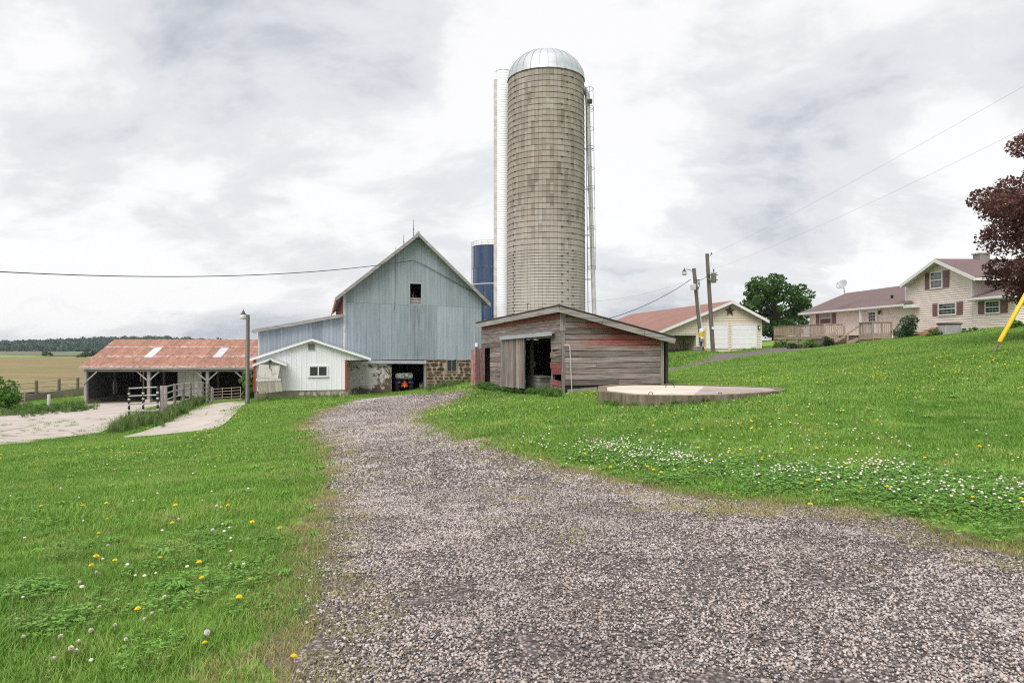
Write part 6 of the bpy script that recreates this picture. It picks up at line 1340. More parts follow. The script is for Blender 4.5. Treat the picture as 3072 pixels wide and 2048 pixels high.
def crown_points(clumps, per, rng):
    out = []
    for (c, r) in clumps:
        m = int(per * r ** 1.6); v = rng.normal(size=(m, 3)); v /= np.linalg.norm(v, axis=1, keepdims=True); rad = rng.uniform(.35, 1.0, m) ** .6
        out.append(np.asarray(c) + v * (rad * r)[:, None] * np.array([1, 1, .72]))
    return np.concatenate(out)
def tree(name, label, base, H, tr, cz, rad, nclump, clr, per, lsize, mat, seed, group=None, shape=None, cat='tree'):
    rng = np.random.default_rng(seed); B = np.asarray(base, float); th = thing(name, label, cat, tuple(base), group)
    clumps = []
    while len(clumps) < nclump:
        v = rng.normal(size=3); v /= np.linalg.norm(v); f = rng.uniform(.3, 1.0) ** .55; q = np.array([v[0] * rad[0], v[1] * rad[1], v[2] * rad[2]]) * f + np.array([0, 0, cz])
        if shape and not shape(q): continue
        clumps.append((q, clr * rng.uniform(.65, 1.3)))
    V, F = leaves(crown_points(clumps, per, rng), lsize, rng); me = np_mesh('crown', V, F, np.clip(rng.normal(.5, .22, len(F)), 0, 1), mat); part('crown', me, None, th)
    mb = MB(); top = np.array([0, 0, cz + rad[2] * .3]); mb.tube([(0, 0, -.4), (0, 0, .3), (rng.normal(0, .1), rng.normal(0, .1), cz * .5), tuple(top)], [tr * 1.4, tr, tr * .75, tr * .2], 9); t = part('trunk', mb, 'bark', th)
    for k, (q, r) in enumerate(clumps[: min(nclump, 34)]):
        s = np.array([0, 0, max(.25 * cz, min(q[2] - np.hypot(q[0], q[1]) * .6, cz + rad[2] * .1))]); m = (s + q) / 2 + np.array([0, 0, -.1]) + rng.normal(0, .15, 3); mb = MB(); mb.tube([tuple(s), tuple(m), tuple(q)], [tr * .38, tr * .22, tr * .06], 5, cap=False); part('limb', mb, 'bark', t)
    return th
Yt = 86.0; bx = P(2352, 0, Yt)[0]; bz = t1(bx, Yt)
tree('oak_tree', 'full green tree standing between the garage and the farmhouse', (bx - 1.2, Yt, bz - 1.0), 10, .42, 5.2, (4.9, 4.2, 4.5), 84, .95, 150, .38, 'leaf_oak', 3)
mz = t1(22.9, 25.5) - .2
tree('maple_tree', 'dark purple-leaved maple reaching in from the right edge', (23.55, 25.5, mz), 10, .35, 4.6, (5.1, 4.7, 4.9), 205, .78, 880, .135, 'leaf_maple', 8, shape=lambda q: q[2] > 1.75)
def bush(name, label, base, rad, n, ls, mat, seed, group=None, cat='bush'):
    rng = np.random.default_rng(seed); th = thing(name, label, cat, tuple(base), group); clumps = []
    for k in range(n): v = rng.normal(size=3); v /= np.linalg.norm(v); v[2] = abs(v[2]); f = rng.uniform(.35, .95); clumps.append((np.array([v[0] * rad[0], v[1] * rad[1], v[2] * rad[2] + .1 * rad[2]]) * f, min(rad) * rng.uniform(.28, .48)))
    C = crown_points(clumps, 1000 / max(min(rad), .3) ** 1.2 * .35, rng); V, F = leaves(C, ls, rng); me = np_mesh('foliage', V, F, np.clip(rng.normal(.5, .22, len(F)), 0, 1), mat); part('foliage', me, None, th)
    for k, (q, r) in enumerate(clumps[:8]): mb = MB(); mb.tube([(q[0] * .1, q[1] * .1, -.1), tuple(q * .6), tuple(q)], [.03, .02, .008], 5, cap=False); part('stem', mb, 'bark', th)
    return th
def at_px(px, Y, dz=0.0): x = P(px, 0, Y)[0]; return (x, Y, t1(x, Y) + dz)
bush('yew_bush', 'round dark green bush beside the farmhouse steps', at_px(2724, 46.5, -.1), (.85, .8, 1.75), 46, .11, 'leaf_bush', 21)
bush('elder_shrub', 'bright green leafy shrub at the left edge of the yard', at_px(-12, 41, -.1), (1.35, 1.2, 2.75), 50, .17, 'leaf_shrub', 22)
bush('vine_shrub', 'tall vine-like green shrub between the yard light and the white building', at_px(752, 41, -.2), (.55, .6, 2.5), 40, .13, 'leaf_weed', 23)
for i, (px, Y, rx, rz, lb) in enumerate([(2345, 59.5, .9, .7, 'low green plant at the far left foot of the deck lattice'), (2392, 57, 1.0, .6, 'spreading green plant under the middle of the deck lattice'), (2440, 55.5, .9, .75, 'dark leafy plant under the near end of the deck lattice'), (2488, 55, .55, .85, 'upright green plant beside the deck steps')]): bush('border_plant', lb, at_px(px, Y, -.05), (rx, .6, rz), 18, .13, 'leaf_bush' if i % 2 else 'leaf_weed', 30 + i, 'plants along the deck')
bush('hosta', 'low broad-leaved green plant at the right end of the farmhouse', at_px(3056, 37.5, -.05), (.9, .6, .45), 18, .2, 'leaf_weed', 40); bush('border_plant', 'small green plant left of the air-conditioner', at_px(2818, 41.5, -.05), (.7, .5, .55), 14, .11, 'leaf_weed', 41, 'plants along the house')
bush('border_plant', 'thin row of weeds right of the air-conditioner', at_px(2925, 40.6, -.05), (1.1, .35, .28), 14, .1, 'leaf_weed', 42, 'plants along the house')
# weeds: tall patches one cannot count
def blades(n, rad, h, w, rng, lean=.5, clumpy=True):
    """grass blades as bent strips, root positions in a disc: quad + quad + tri as 3 quads"""
    r = rad * np.sqrt(rng.uniform(0, 1, n)); a = rng.uniform(0, 2 * np.pi, n); x, y = r * np.cos(a), r * np.sin(a); b = rng.uniform(0, 2 * np.pi, n); hh = h * rng.uniform(.5, 1.25, n); ln = hh * lean * rng.uniform(.2, 1.4, n); ww = w * rng.uniform(.6, 1.3, n)
    d = np.stack([np.cos(b), np.sin(b), np.zeros(n)], 1); s = np.stack([-np.sin(b), np.cos(b), np.zeros(n)], 1) * ww[:, None] * .5; up = np.array([0, 0, 1.0])
    p0 = np.stack([x, y, np.full(n, -.015)], 1); p1 = p0 + up * (hh * .55)[:, None] + d * (ln * .3)[:, None]; p2 = p0 + up * (hh * .93)[:, None] + d * ln[:, None]
    V = np.stack([p0 - s, p0 + s, p1 + s * .8, p1 - s * .8, p2 + s * .12, p2 - s * .12], 1).reshape(-1, 3); i = np.arange(n)[:, None] * 6; F = np.concatenate([i + np.array([[0, 1, 2, 3]]), i + np.array([[3, 2, 4, 5]])]); return V, F, np.tile(np.clip(rng.normal(.5, .2, n), 0, 1), 2)
def clover(n, rad, rng, h=.06, size=.02):
    V = []; r = rad * np.sqrt(rng.uniform(0, 1, n)); a = rng.uniform(0, 2 * np.pi, n); C = np.stack([r * np.cos(a), r * np.sin(a), h * rng.uniform(.5, 1.2, n)], 1); vs = []
    for k in range(3):
        b = a * 7 + k * 2.094; d = np.stack([np.cos(b), np.sin(b), rng.normal(.05, .2, n)], 1); s = np.stack([-np.sin(b), np.cos(b), rng.normal(0, .15, n)], 1); L = size * rng.uniform(.7, 1.3, n)[:, None]
        vs.append(np.stack([C, C + d * L * .6 + s * L * .5, C + d * L, C + d * L * .6 - s * L * .5], 1))
    V = np.concatenate(vs).reshape(-1, 3); return V, np.arange(len(V)).reshape(-1, 4), np.tile(np.clip(rng.normal(.5, .25, n), 0, 1), 3)
def join(parts_):
    V = []; F = []; Tt = []; k = 0
    for v, f, t in parts_: V.append(v); F.append(f + k); Tt.append(t); k += len(v)
    return np.concatenate(V), np.concatenate(F), np.concatenate(Tt)
PROTO = {}
def proto_collection(key, meshes):
    c = bpy.data.collections.new('source_' + key)
    for i, me in enumerate(meshes): o = bpy.data.objects.new('%s_source_%02d' % (key, i), me); c.objects.link(o)
    PROTO[key] = c; return c
def scatter(name, key, pts, scl, label=None, seed=0, flat=False, cat=None, dz=0.0):
    """one object of uncountable plants or stones: points with an instance each"""
    rng = np.random.default_rng(seed); n = len(pts)
    if n == 0: return
    x, y = pts[:, 0], pts[:, 1]; z = T(x, y) + dz; e = .15; gx = (T(x + e, y) - T(x - e, y)) / (2 * e); gy = (T(x, y + e) - T(x, y - e)) / (2 * e)
    N = np.stack([-gx, -gy, np.ones(n)], 1); N /= np.linalg.norm(N, axis=1, keepdims=True); a = rng.uniform(0, 2 * np.pi, n); t = np.stack([np.cos(a), np.sin(a), np.zeros(n)], 1)
    X = t - N * (t * N).sum(1, keepdims=True); X /= np.linalg.norm(X, axis=1, keepdims=True); Yv = np.cross(N, X)
    rot = np.stack([np.arctan2(Yv[:, 2], N[:, 2]), -np.arcsin(np.clip(X[:, 2], -1, 1)), np.arctan2(X[:, 1], X[:, 0])], 1)
    me = bpy.data.meshes.new(name); me.vertices.add(n); me.vertices.foreach_set('co', np.column_stack([x, y, z]).astype(np.float32).ravel())
    me.attributes.new('rot', 'FLOAT_VECTOR', 'POINT').data.foreach_set('vector', rot.astype(np.float32).ravel())
    me.attributes.new('scl', 'FLOAT', 'POINT').data.foreach_set('value', np.asarray(scl, np.float32)); c = PROTO[key]
    me.attributes.new('idx', 'INT', 'POINT').data.foreach_set('value', rng.integers(0, len(c.objects), n).astype(np.int32)); me.update()
    o = bpy.data.objects.new(name, me); COL.objects.link(o); tag(o, label, cat, None, 'stuff')
    g = bpy.data.node_groups.new('scatter_' + name, 'GeometryNodeTree'); g.interface.new_socket('Geometry', in_out='INPUT', socket_type='NodeSocketGeometry'); g.interface.new_socket('Geometry', in_out='OUTPUT', socket_type='NodeSocketGeometry')
    nd = g.nodes.new; gi = nd('NodeGroupInput'); go = nd('NodeGroupOutput'); ip = nd('GeometryNodeInstanceOnPoints'); ci = nd('GeometryNodeCollectionInfo'); ci.inputs['Collection'].default_value = c; ci.inputs['Separate Children'].default_value = True; ci.inputs['Reset Children'].default_value = True
    def at(nm, ty): q = nd('GeometryNodeInputNamedAttribute'); q.data_type = ty; q.inputs[0].default_value = nm; return [s for s in q.outputs if s.enabled and s.name == 'Attribute'][0]
    L = g.links.new; L(gi.outputs[0], ip.inputs['Points']); L(ci.outputs[0], ip.inputs['Instance']); ip.inputs['Pick Instance'].default_value = True
    L(at('idx', 'INT'), ip.inputs['Instance Index']); er = nd('FunctionNodeEulerToRotation'); L(at('rot', 'FLOAT_VECTOR'), er.inputs[0]); L(er.outputs[0], ip.inputs['Rotation']); L(at('scl', 'FLOAT'), ip.inputs['Scale']); L(ip.outputs[0], go.inputs[0])
    md = o.modifiers.new('scatter', 'NODES'); md.node_group = g; return o

rg = np.random.default_rng(101)
def protos():
    def pm(nm, P_, mat): V, F, t = join(P_); return np_mesh(nm, V, F, t, mat)
    for key, rad, n, h, w, mat in (('grass_a', .14, 110, .062, .0042, 'grass'), ('grass_b', .22, 120, .066, .0075, 'grass'), ('grass_c', .38, 150, .072, .013, 'grass'), ('grass_d', .75, 190, .085, .026, 'grass'), ('dry_a', .10, 60, .046, .0042, 'dry_grass'), ('dry_b', .2, 80, .055, .009, 'dry_grass'), ('tall', .16, 46, .5, .012, 'tall_grass'), ('tuft', .06, 40, .07, .005, 'grass')):
        proto_collection(key, [pm(key, [blades(n, rad, h * s, w, rg, .75 if h < .2 else .45)], mat) for s in (.85, 1.0, 1.12, .95)])
    proto_collection('clover_a', [pm('clover', [clover(60, .16, rg, .062, .016)], 'clover_leaf') for _ in range(3)])
    proto_collection('clover_b', [pm('clover', [clover(60, .3, rg, .07, .022)], 'clover_leaf') for _ in range(3)])
    proto_collection('weed', [np_mesh('weed', *leaves(crown_points([(np.array([rg.normal(0, .12), rg.normal(0, .12), rg.uniform(.12, .5)]), .16) for _ in range(9)], 700, rg), .075, rg), rg.uniform(.1, .9, 1), 'leaf_weed') if False else (lambda VF: np_mesh('weed', VF[0], VF[1], np.clip(rg.normal(.5, .2, len(VF[1])), 0, 1), 'leaf_weed'))(leaves(crown_points([(np.array([rg.normal(0, .14), rg.normal(0, .14), rg.uniform(.1, .5)]), .16) for _ in range(9)], 800, rg), .08, rg)) for _ in range(3)])
    # rosettes of broad leaves
    def rosette(rr):
        n = 9; a = np.linspace(0, 2 * np.pi, n, endpoint=False) + rr.normal(0, .2, n); L = rr.uniform(.05, .1, n)[:, None]; d = np.stack([np.cos(a), np.sin(a), np.zeros(n)], 1); s = np.stack([-np.sin(a), np.cos(a), np.zeros(n)], 1); up = np.array([0, 0, 1.0])
        b = d * .006 + up * .02; m = d * L * .55 + up * (.035 + L * .35); t = d * L + up * (.03 + L * .15); w = s * L * .16; V = np.stack([b - w * .3, b + w * .3, m + w, m - w, t + w * .2, t - w * .2], 1).reshape(-1, 3); i = np.arange(n)[:, None] * 6
        return V, np.concatenate([i + np.array([[0, 1, 2, 3]]), i + np.array([[3, 2, 4, 5]])]), np.tile(rr.uniform(.3, .8, n), 2)
    proto_collection('rosette', [(lambda q: np_mesh('rosette', q[0], q[1], q[2], 'clover_leaf'))(rosette(rg)) for _ in range(4)])
    # seed heads
    proto_collection('seed', [(lambda VF: np_mesh('seed', VF[0], VF[1], VF[2], 'seed_grass'))(join([blades(9, .12, .13, .0028, rg, .5), (lambda q: (q[0], q[1], np.full(len(q[1]), .6)))(leaves(np.column_stack([rg.uniform(-.12, .12, 60), rg.uniform(-.12, .12, 60), rg.uniform(.075, .13, 60)]), .012, rg))])) for _ in range(3)])
    # blossoms
    def bloom(nm, r, hgt, mat, flat=1.0, n=26, seed=0):
        mb = MB(); rr = random.Random(seed); mb.lathe([(0, hgt - r * flat * .8), (r * .7, hgt - r * flat * .55), (r, hgt), (r * .8, hgt + r * flat * .6), (0, hgt + r * flat * .9)], 9, tint=.5); me = mb.mesh(nm); me.materials.append(MATS[mat]); return me
    proto_collection('clover_bloom', [bloom('bloom', .0122 * s, .085 * q, 'clover_bloom', .85) for s, q in ((1, 1), (.85, .9), (1.1, 1.1), (.95, .8))])
    proto_collection('yellow_bloom', [bloom('bloom', .019 * s, .085 * q, 'dandelion_yellow', .5) for s, q in ((1, 1), (.85, .9), (1.1, 1.15))])
    # pebbles: patches of loose stones
    def patch(n, rad, s0, s1, seed):
        rr = np.random.default_rng(seed); t = (1 + 5 ** .5) / 2; ico = np.array([(-1, t, 0), (1, t, 0), (-1, -t, 0), (1, -t, 0), (0, -1, t), (0, 1, t), (0, -1, -t), (0, 1, -t), (t, 0, -1), (t, 0, 1), (-t, 0, -1), (-t, 0, 1)]) / math.hypot(1, t)
        fi = np.array([(0, 11, 5), (0, 5, 1), (0, 1, 7), (0, 7, 10), (0, 10, 11), (1, 5, 9), (5, 11, 4), (11, 10, 2), (10, 7, 6), (7, 1, 8), (3, 9, 4), (3, 4, 2), (3, 2, 6), (3, 6, 8), (3, 8, 9), (4, 9, 5), (2, 4, 11), (6, 2, 10), (8, 6, 7), (9, 8, 1)])
        V = []; F = []; Tt = []
        for k in range(n):
            s = s0 * (s1 / s0) ** (rr.uniform() ** 1.7); q = np.linalg.qr(rr.normal(size=(3, 3)))[0]; v = ico * rr.uniform(.75, 1.2, (12, 1)) * np.array([1, .8, .6]); v = v @ q.T * np.array([1, 1, .75]) * s * .5; r = rad * math.sqrt(rr.uniform()); a = rr.uniform(0, 6.283)
            V.append(v + np.array([r * math.cos(a), r * math.sin(a), s * .12])); F.append(fi + 12 * k); Tt.append(np.full(20, rr.uniform()))
        return np_mesh('pebbles', np.concatenate(V), np.concatenate(F), np.concatenate(Tt), 'pebble')
    proto_collection('pebble_a', [patch(135, .19, .009, .028, 50 + i) for i in range(5)]); proto_collection('pebble_b', [patch(110, .3, .018, .044, 60 + i) for i in range(4)]); proto_collection('pebble_c', [patch(130, .55, .03, .065, 70 + i) for i in range(4)])
protos()

BLD = [[tuple(FM.at(a, b, 0).to_2d()) for a, b in ((-.1, 0), (FM.x(1040) + .1, 0), (FM.x(1040) + .1, 4.5), (-.1, 4.5))], [tuple(FB.at(a, b, 0).to_2d()) for a, b in ((FB.x(776), 0), (BARN_XR, 0), (BARN_XR, 28), (FB.x(776), 28))],
       SHED_POLY, PAD_POLY, [(28.6, 75), (28.9, 38), (42, 38), (42, 75)], [tuple(FG.at(a, b, 0).to_2d()) for a, b in ((FG.x(1985), -.1), (FG.x(2286), -.1), (FG.x(2286), 30), (FG.x(1985), 30))], [(-34, 51.6), (-14, 51.6), (-14, 61), (-34, 61)]]
def lawn_points(y0, y1, dens, rng, hard=(), edge=0.0):
    """random points on the lawn between two depths, off the drive, slabs and buildings"""
    W_ = lambda y: .86 * y + 3.5; A = (W_(y0) + W_(y1)) * (y1 - y0); n = int(A * dens); y = rng.uniform(y0, y1, n * 2); keep = rng.uniform(0, W_(y1), n * 2) < W_(y); y = y[keep][:n]; x = rng.uniform(-1, 1, len(y)) * W_(y)
    k = np.ones(len(x), bool)
    for q in [YARD, RAMP, LANE] + BLD: k &= ~inpoly(x, y, q)
    x, y = x[k], y[k]; d = pdist(x, y, DRIVE); ins = inpoly(x, y, DRIVE); return x, y, np.where(ins, -d, d)
def fbm(x, y, s): return np.array([mnoise.noise(Vector((a * s, b * s, 3.3))) + .5 * mnoise.noise(Vector((a * s * 2.7, b * s * 2.7, 9.1))) for a, b in zip(x, y)])
def grow():
    rng = np.random.default_rng(55)
    for nm, key, y0, y1, dens, sc in (('lawn_grass', 'grass_a', 1.8, 6.5, 120, 1.0), ('lawn_grass', 'grass_b', 6.5, 13, 52, 1.0), ('lawn_grass', 'grass_c', 13, 27, 19, 1.0), ('lawn_grass', 'grass_d', 27, 62, 5.5, 1.0)):
        x, y, d = lawn_points(y0, y1, dens, rng); f = fbm(x, y, .9); e = d - .28 * (1 + y / 16) * fbm(x, y, 1.5); k = rng.uniform(0, 1, len(x)) < np.clip(e / (.45 * (1 + y / 20)) + .28, 0, 1) ** 1.4; k &= (d > -.5 * (1 + y / 20)); x, y, d, f = x[k], y[k], d[k], f[k]
        s = sc * (1 + .35 * np.clip(f, -.7, 1)) * np.clip(.62 + d / 1.2, .45, 1) * rng.uniform(.85, 1.2, len(x)); scatter(nm, key, np.column_stack([x, y]), s, 'mown green grass of the farm lawn', int(y0))
    # dry edges beside the gravel and tufts straying into it
    for key, y0, y1, dens, w in (('dry_a', 2, 9, 210, .36), ('dry_b', 9, 28, 34, .6)):
        x, y, d = lawn_points(y0, y1, dens, rng); f = fbm(x, y, 1.6); k = (np.abs(d + .02) < w * (1 + 1.1 * f)) & (rng.uniform(0, 1, len(x)) < .8); scatter('dry_verge_grass', key, np.column_stack([x[k], y[k]]), rng.uniform(.7, 1.3, k.sum()), 'short yellowish grass along the gravel edge', 7)
        k = (d < -.1) & (f > .42) & (rng.uniform(0, 1, len(x)) < (.3 if key == 'dry_a' else .3)); scatter('verge_tufts', key, np.column_stack([x[k], y[k]]), rng.uniform(.5, .9, k.sum()), 'thin grass tufts growing through the gravel', 8)
    # sparse yellow-green seed heads in the near left lawn
    # coarser clumps the mower missed, and broad-leaved rosettes
    for key, y0, y1, dens, sc, nm, lab in (('tuft', 3, 12, 2.6, (.9, 1.7), 'coarse_grass', 'coarse darker clumps in the lawn'), ('grass_c', 9, 26, .7, (1.15, 1.7), 'coarse_grass', 'ranker grass clumps across the lawn'), ('grass_d', 24, 55, .35, (1.1, 1.7), 'coarse_grass', 'ranker grass clumps on the far slope'), ('rosette', 2.5, 16, 2.4, (.6, 1.3), 'rosette_weeds', 'broad-leaved dandelion and plantain rosettes in the lawn')):
        x, y, d = lawn_points(y0, y1, dens, rng); k = (d > .1) & (fbm(x, y, .5) + rng.normal(0, .3, len(x)) > .05); scatter(nm, key, np.column_stack([x[k], y[k]]), rng.uniform(*sc, k.sum()), lab, 60 + int(y0))
    x, y, d = lawn_points(4, 16, 1.1, rng); k = (d > .2) & (fbm(x, y, .6) > .1); scatter('seed_heads', 'seed', np.column_stack([x[k], y[k]]), rng.uniform(.8, 1.6, k.sum()), 'straw-coloured seed stalks over the lawn', 66)
    x, y, d = lawn_points(2, 7, 10, rng); k = (d > .2) & (x < 0) & (fbm(x, y, .8) > .0); scatter('seed_heads', 'seed', np.column_stack([x[k], y[k]]), rng.uniform(.6, 1.05, k.sum()), 'straw-coloured grass seed heads in the near lawn', 9)
    # clover
    def clump_px(cl, key, nm, lab, sd, sc=(0.8, 1.2)):
        pts = []
        for cx, cy, sx, sy, n in cl:
            for _ in range(n):
                h = hit(rng.normal(cx, sx), rng.normal(cy, sy))
                pts.append(h)
        pts = np.array(pts); k = ~inpoly(pts[:, 0], pts[:, 1], DRIVE)
        for q in [YARD, RAMP, LANE] + BLD: k &= ~inpoly(pts[:, 0], pts[:, 1], q)
        pts = pts[k]; return scatter(nm, key, pts, rng.uniform(*sc, len(pts)), lab, sd)
    clump_px([(1830, 1345, 60, 12, 120), (1950, 1372, 70, 12, 140), (2060, 1395, 60, 13, 80), (1900, 1395, 110, 22, 50), (2370, 1428, 70, 14, 80), (2620, 1408, 60, 9, 60), (2650, 1450, 130, 20, 90), (2880, 1490, 110, 22, 85), (3040, 1500, 50, 25, 35), (2300, 1330, 300, 45, 90), (2700, 1330, 260, 40, 50), (1480, 1200, 60, 12, 60), (1390, 1235, 60, 14, 80), (1330, 1215, 50, 8, 50), (1600, 1340, 50, 12, 30), (2600, 1120, 300, 40, 90), (2200, 1230, 250, 30, 50), (330, 1820, 230, 110, 8), (640, 1700, 160, 70, 8), (500, 1560, 260, 50, 14), (500, 1380, 280, 30, 40)], 'clover_bloom', 'clover_blossoms', 'white clover blossoms sprinkled over the lawn', 11)
    clump_px([(1850, 1370, 110, 30, 70), (2060, 1400, 90, 25, 45), (2370, 1440, 110, 22, 60), (2660, 1450, 170, 32, 100), (2950, 1500, 110, 36, 70)], 'clover_b', 'clover_leaves', 'dark green clover leaves in patches on the right lawn', 12)
    clump_px([(240, 1800, 190, 100, 24), (620, 1730, 140, 70, 14), (150, 1600, 140, 60, 14), (700, 1620, 90, 30, 8)], 'clover_a', 'clover_leaves', 'low clover leaves in the near left lawn', 13)
    clump_px([(250, 1360, 200, 10, 40), (600, 1310, 70, 14, 40), (720, 1240, 60, 12, 36), (900, 1215, 60, 8, 20), (2200, 1140, 110, 14, 80), (2500, 1110, 240, 26, 60), (2900, 1095, 110, 18, 45), (2700, 1150, 240, 40, 55), (1750, 1190, 30, 6, 16), (2150, 1290, 250, 50, 40), (1350, 1240, 60, 14, 14)], 'yellow_bloom', 'distant_dandelions', 'yellow dandelions dotted over the far lawn', 14, (.7, 1.15))
    pts = np.array([hit(rng.normal(a, c), rng.normal(b_, d_)) for a, b_, c, d_, n in ((1130, 1290, 22, 4, 16), (1040, 1302, 25, 6, 8), (1560, 1500, 70, 20, 14), (1200, 1430, 60, 20, 6), (2050, 1532, 90, 8, 26), (2280, 1545, 80, 8, 22), (2480, 1552, 60, 6, 14), (1640, 1600, 90, 30, 8)) for _ in range(n)]); scatter('verge_tufts', 'dry_b', pts, rng.uniform(.3, .75, len(pts)), 'thin yellow-green tufts scattered over the drive', 10, dz=.02)
    # gravel stones
    def gravel(y0, y1, dens, key, sd):
        W_ = lambda y: .86 * y + 3; A = 2 * W_(y1) * (y1 - y0); n = int(A * dens); y = rng.uniform(y0, y1, n); x = rng.uniform(-1, 1, n) * W_(y1); k = inpoly(x, y, DRIVE); x, y = x[k], y[k]; dd = pdist(x, y, DRIVE); k = (dd > .15) | (rng.uniform(0, 1, len(x)) < .35); scatter('gravel_stones', key, np.column_stack([x[k], y[k]]), rng.uniform(.85, 1.15, k.sum()), 'loose grey-pink gravel stones on the drive', sd, dz=.018)
    gravel(2.0, 8.5, 42, 'pebble_a', 21); gravel(8.5, 17, 19, 'pebble_b', 22); gravel(17, 43, 6.5, 'pebble_c', 23)
    # weeds along fence, walls and yard
    def line_px(pts, n, key, nm, lab, sd, jx=6, jy=2, sc=(.7, 1.2)):
        out = []
        for (a, b) in zip(pts, pts[1:]):
            for _ in range(n): f = rng.uniform(); out.append(hit(a[0] + (b[0] - a[0]) * f + rng.normal(0, jx), a[1] + (b[1] - a[1]) * f + rng.normal(0, jy)))
        out = np.array(out); return scatter(nm, key, out, rng.uniform(*sc, len(out)), lab, sd)
    line_px([(350, 1292), (400, 1275), (470, 1270), (510, 1262)], 34, 'tall', 'fence_weeds', 'tall uncut grass along the gate and fence', 31, 9, 6, (.7, 1.3)); line_px([(500, 1262), (545, 1240), (575, 1222), (612, 1208)], 26, 'tall', 'fence_weeds', 'tall grass under the curving pipe fence', 32, 5, 3, (.8, 1.3)); line_px([(520, 1248), (560, 1228), (610, 1208)], 14, 'weed', 'fence_weeds', 'leafy weeds under the curving pipe fence', 33, 5, 3, (.6, 1.0))
    line_px([(-60, 1242), (60, 1241), (140, 1238), (200, 1230), (262, 1228)], 22, 'weed', 'yard_weeds', 'leafy weeds along the far side of the concrete yard', 34, 10, 4, (.45, 1.0)); line_px([(-60, 1246), (60, 1244), (200, 1236), (290, 1222)], 24, 'tall', 'yard_weeds', 'long grass along the far side of the concrete yard', 35, 8, 3, (.6, 1.0))
    line_px([(1440, 1166), (1520, 1176), (1600, 1184), (1680, 1190)], 34, 'weed', 'shed_weeds', 'dark leafy weeds along the foot of the plank shed', 36, 5, 3, (.28, .5)); line_px([(1795, 1212), (1900, 1220), (2060, 1212), (2250, 1192)], 44, 'tuft', 'pad_weeds', 'grass tufts against the concrete foundation', 37, 6, 3, (1.2, 2.8)); line_px([(1800, 1216), (1900, 1223), (2060, 1215), (2200, 1200)], 14, 'weed', 'pad_weeds', 'leafy weeds against the concrete foundation', 47, 22, 2, (.1, .28))
    line_px([(770, 1202), (880, 1198), (1030, 1190)], 40, 'tall', 'wall_weeds', 'uncut grass against the white building', 38, 6, 2, (.35, .6)); line_px([(1285, 1172), (1360, 1152), (1440, 1134)], 60, 'tall', 'wall_weeds', 'uncut grass below the stone barn wall', 39, 6, 3, (.5, .9))
    line_px([(0, 1305), (120, 1285), (260, 1268)], 24, 'tuft', 'yard_tufts', 'grass tufts in the yard joints', 40, 60, 12, (1.2, 3)); line_px([(0, 1339), (160, 1322), (330, 1304)], 34, 'grass_b', 'yard_edge_grass', 'patchy grass at the yard edge', 41, 8, 5, (.9, 1.6))
    line_px([(330, 1298), (372, 1290), (420, 1278)], 16, 'tall', 'fence_weeds', 'tall grass at the foot of the near gate', 42, 9, 6, (.5, .9))
    line_px([(1995, 1080), (2100, 1068), (2190, 1052), (2280, 1044)], 16, 'tall', 'wall_weeds', 'uncut grass in front of the garage', 43, 8, 3, (.4, .7))
grow()

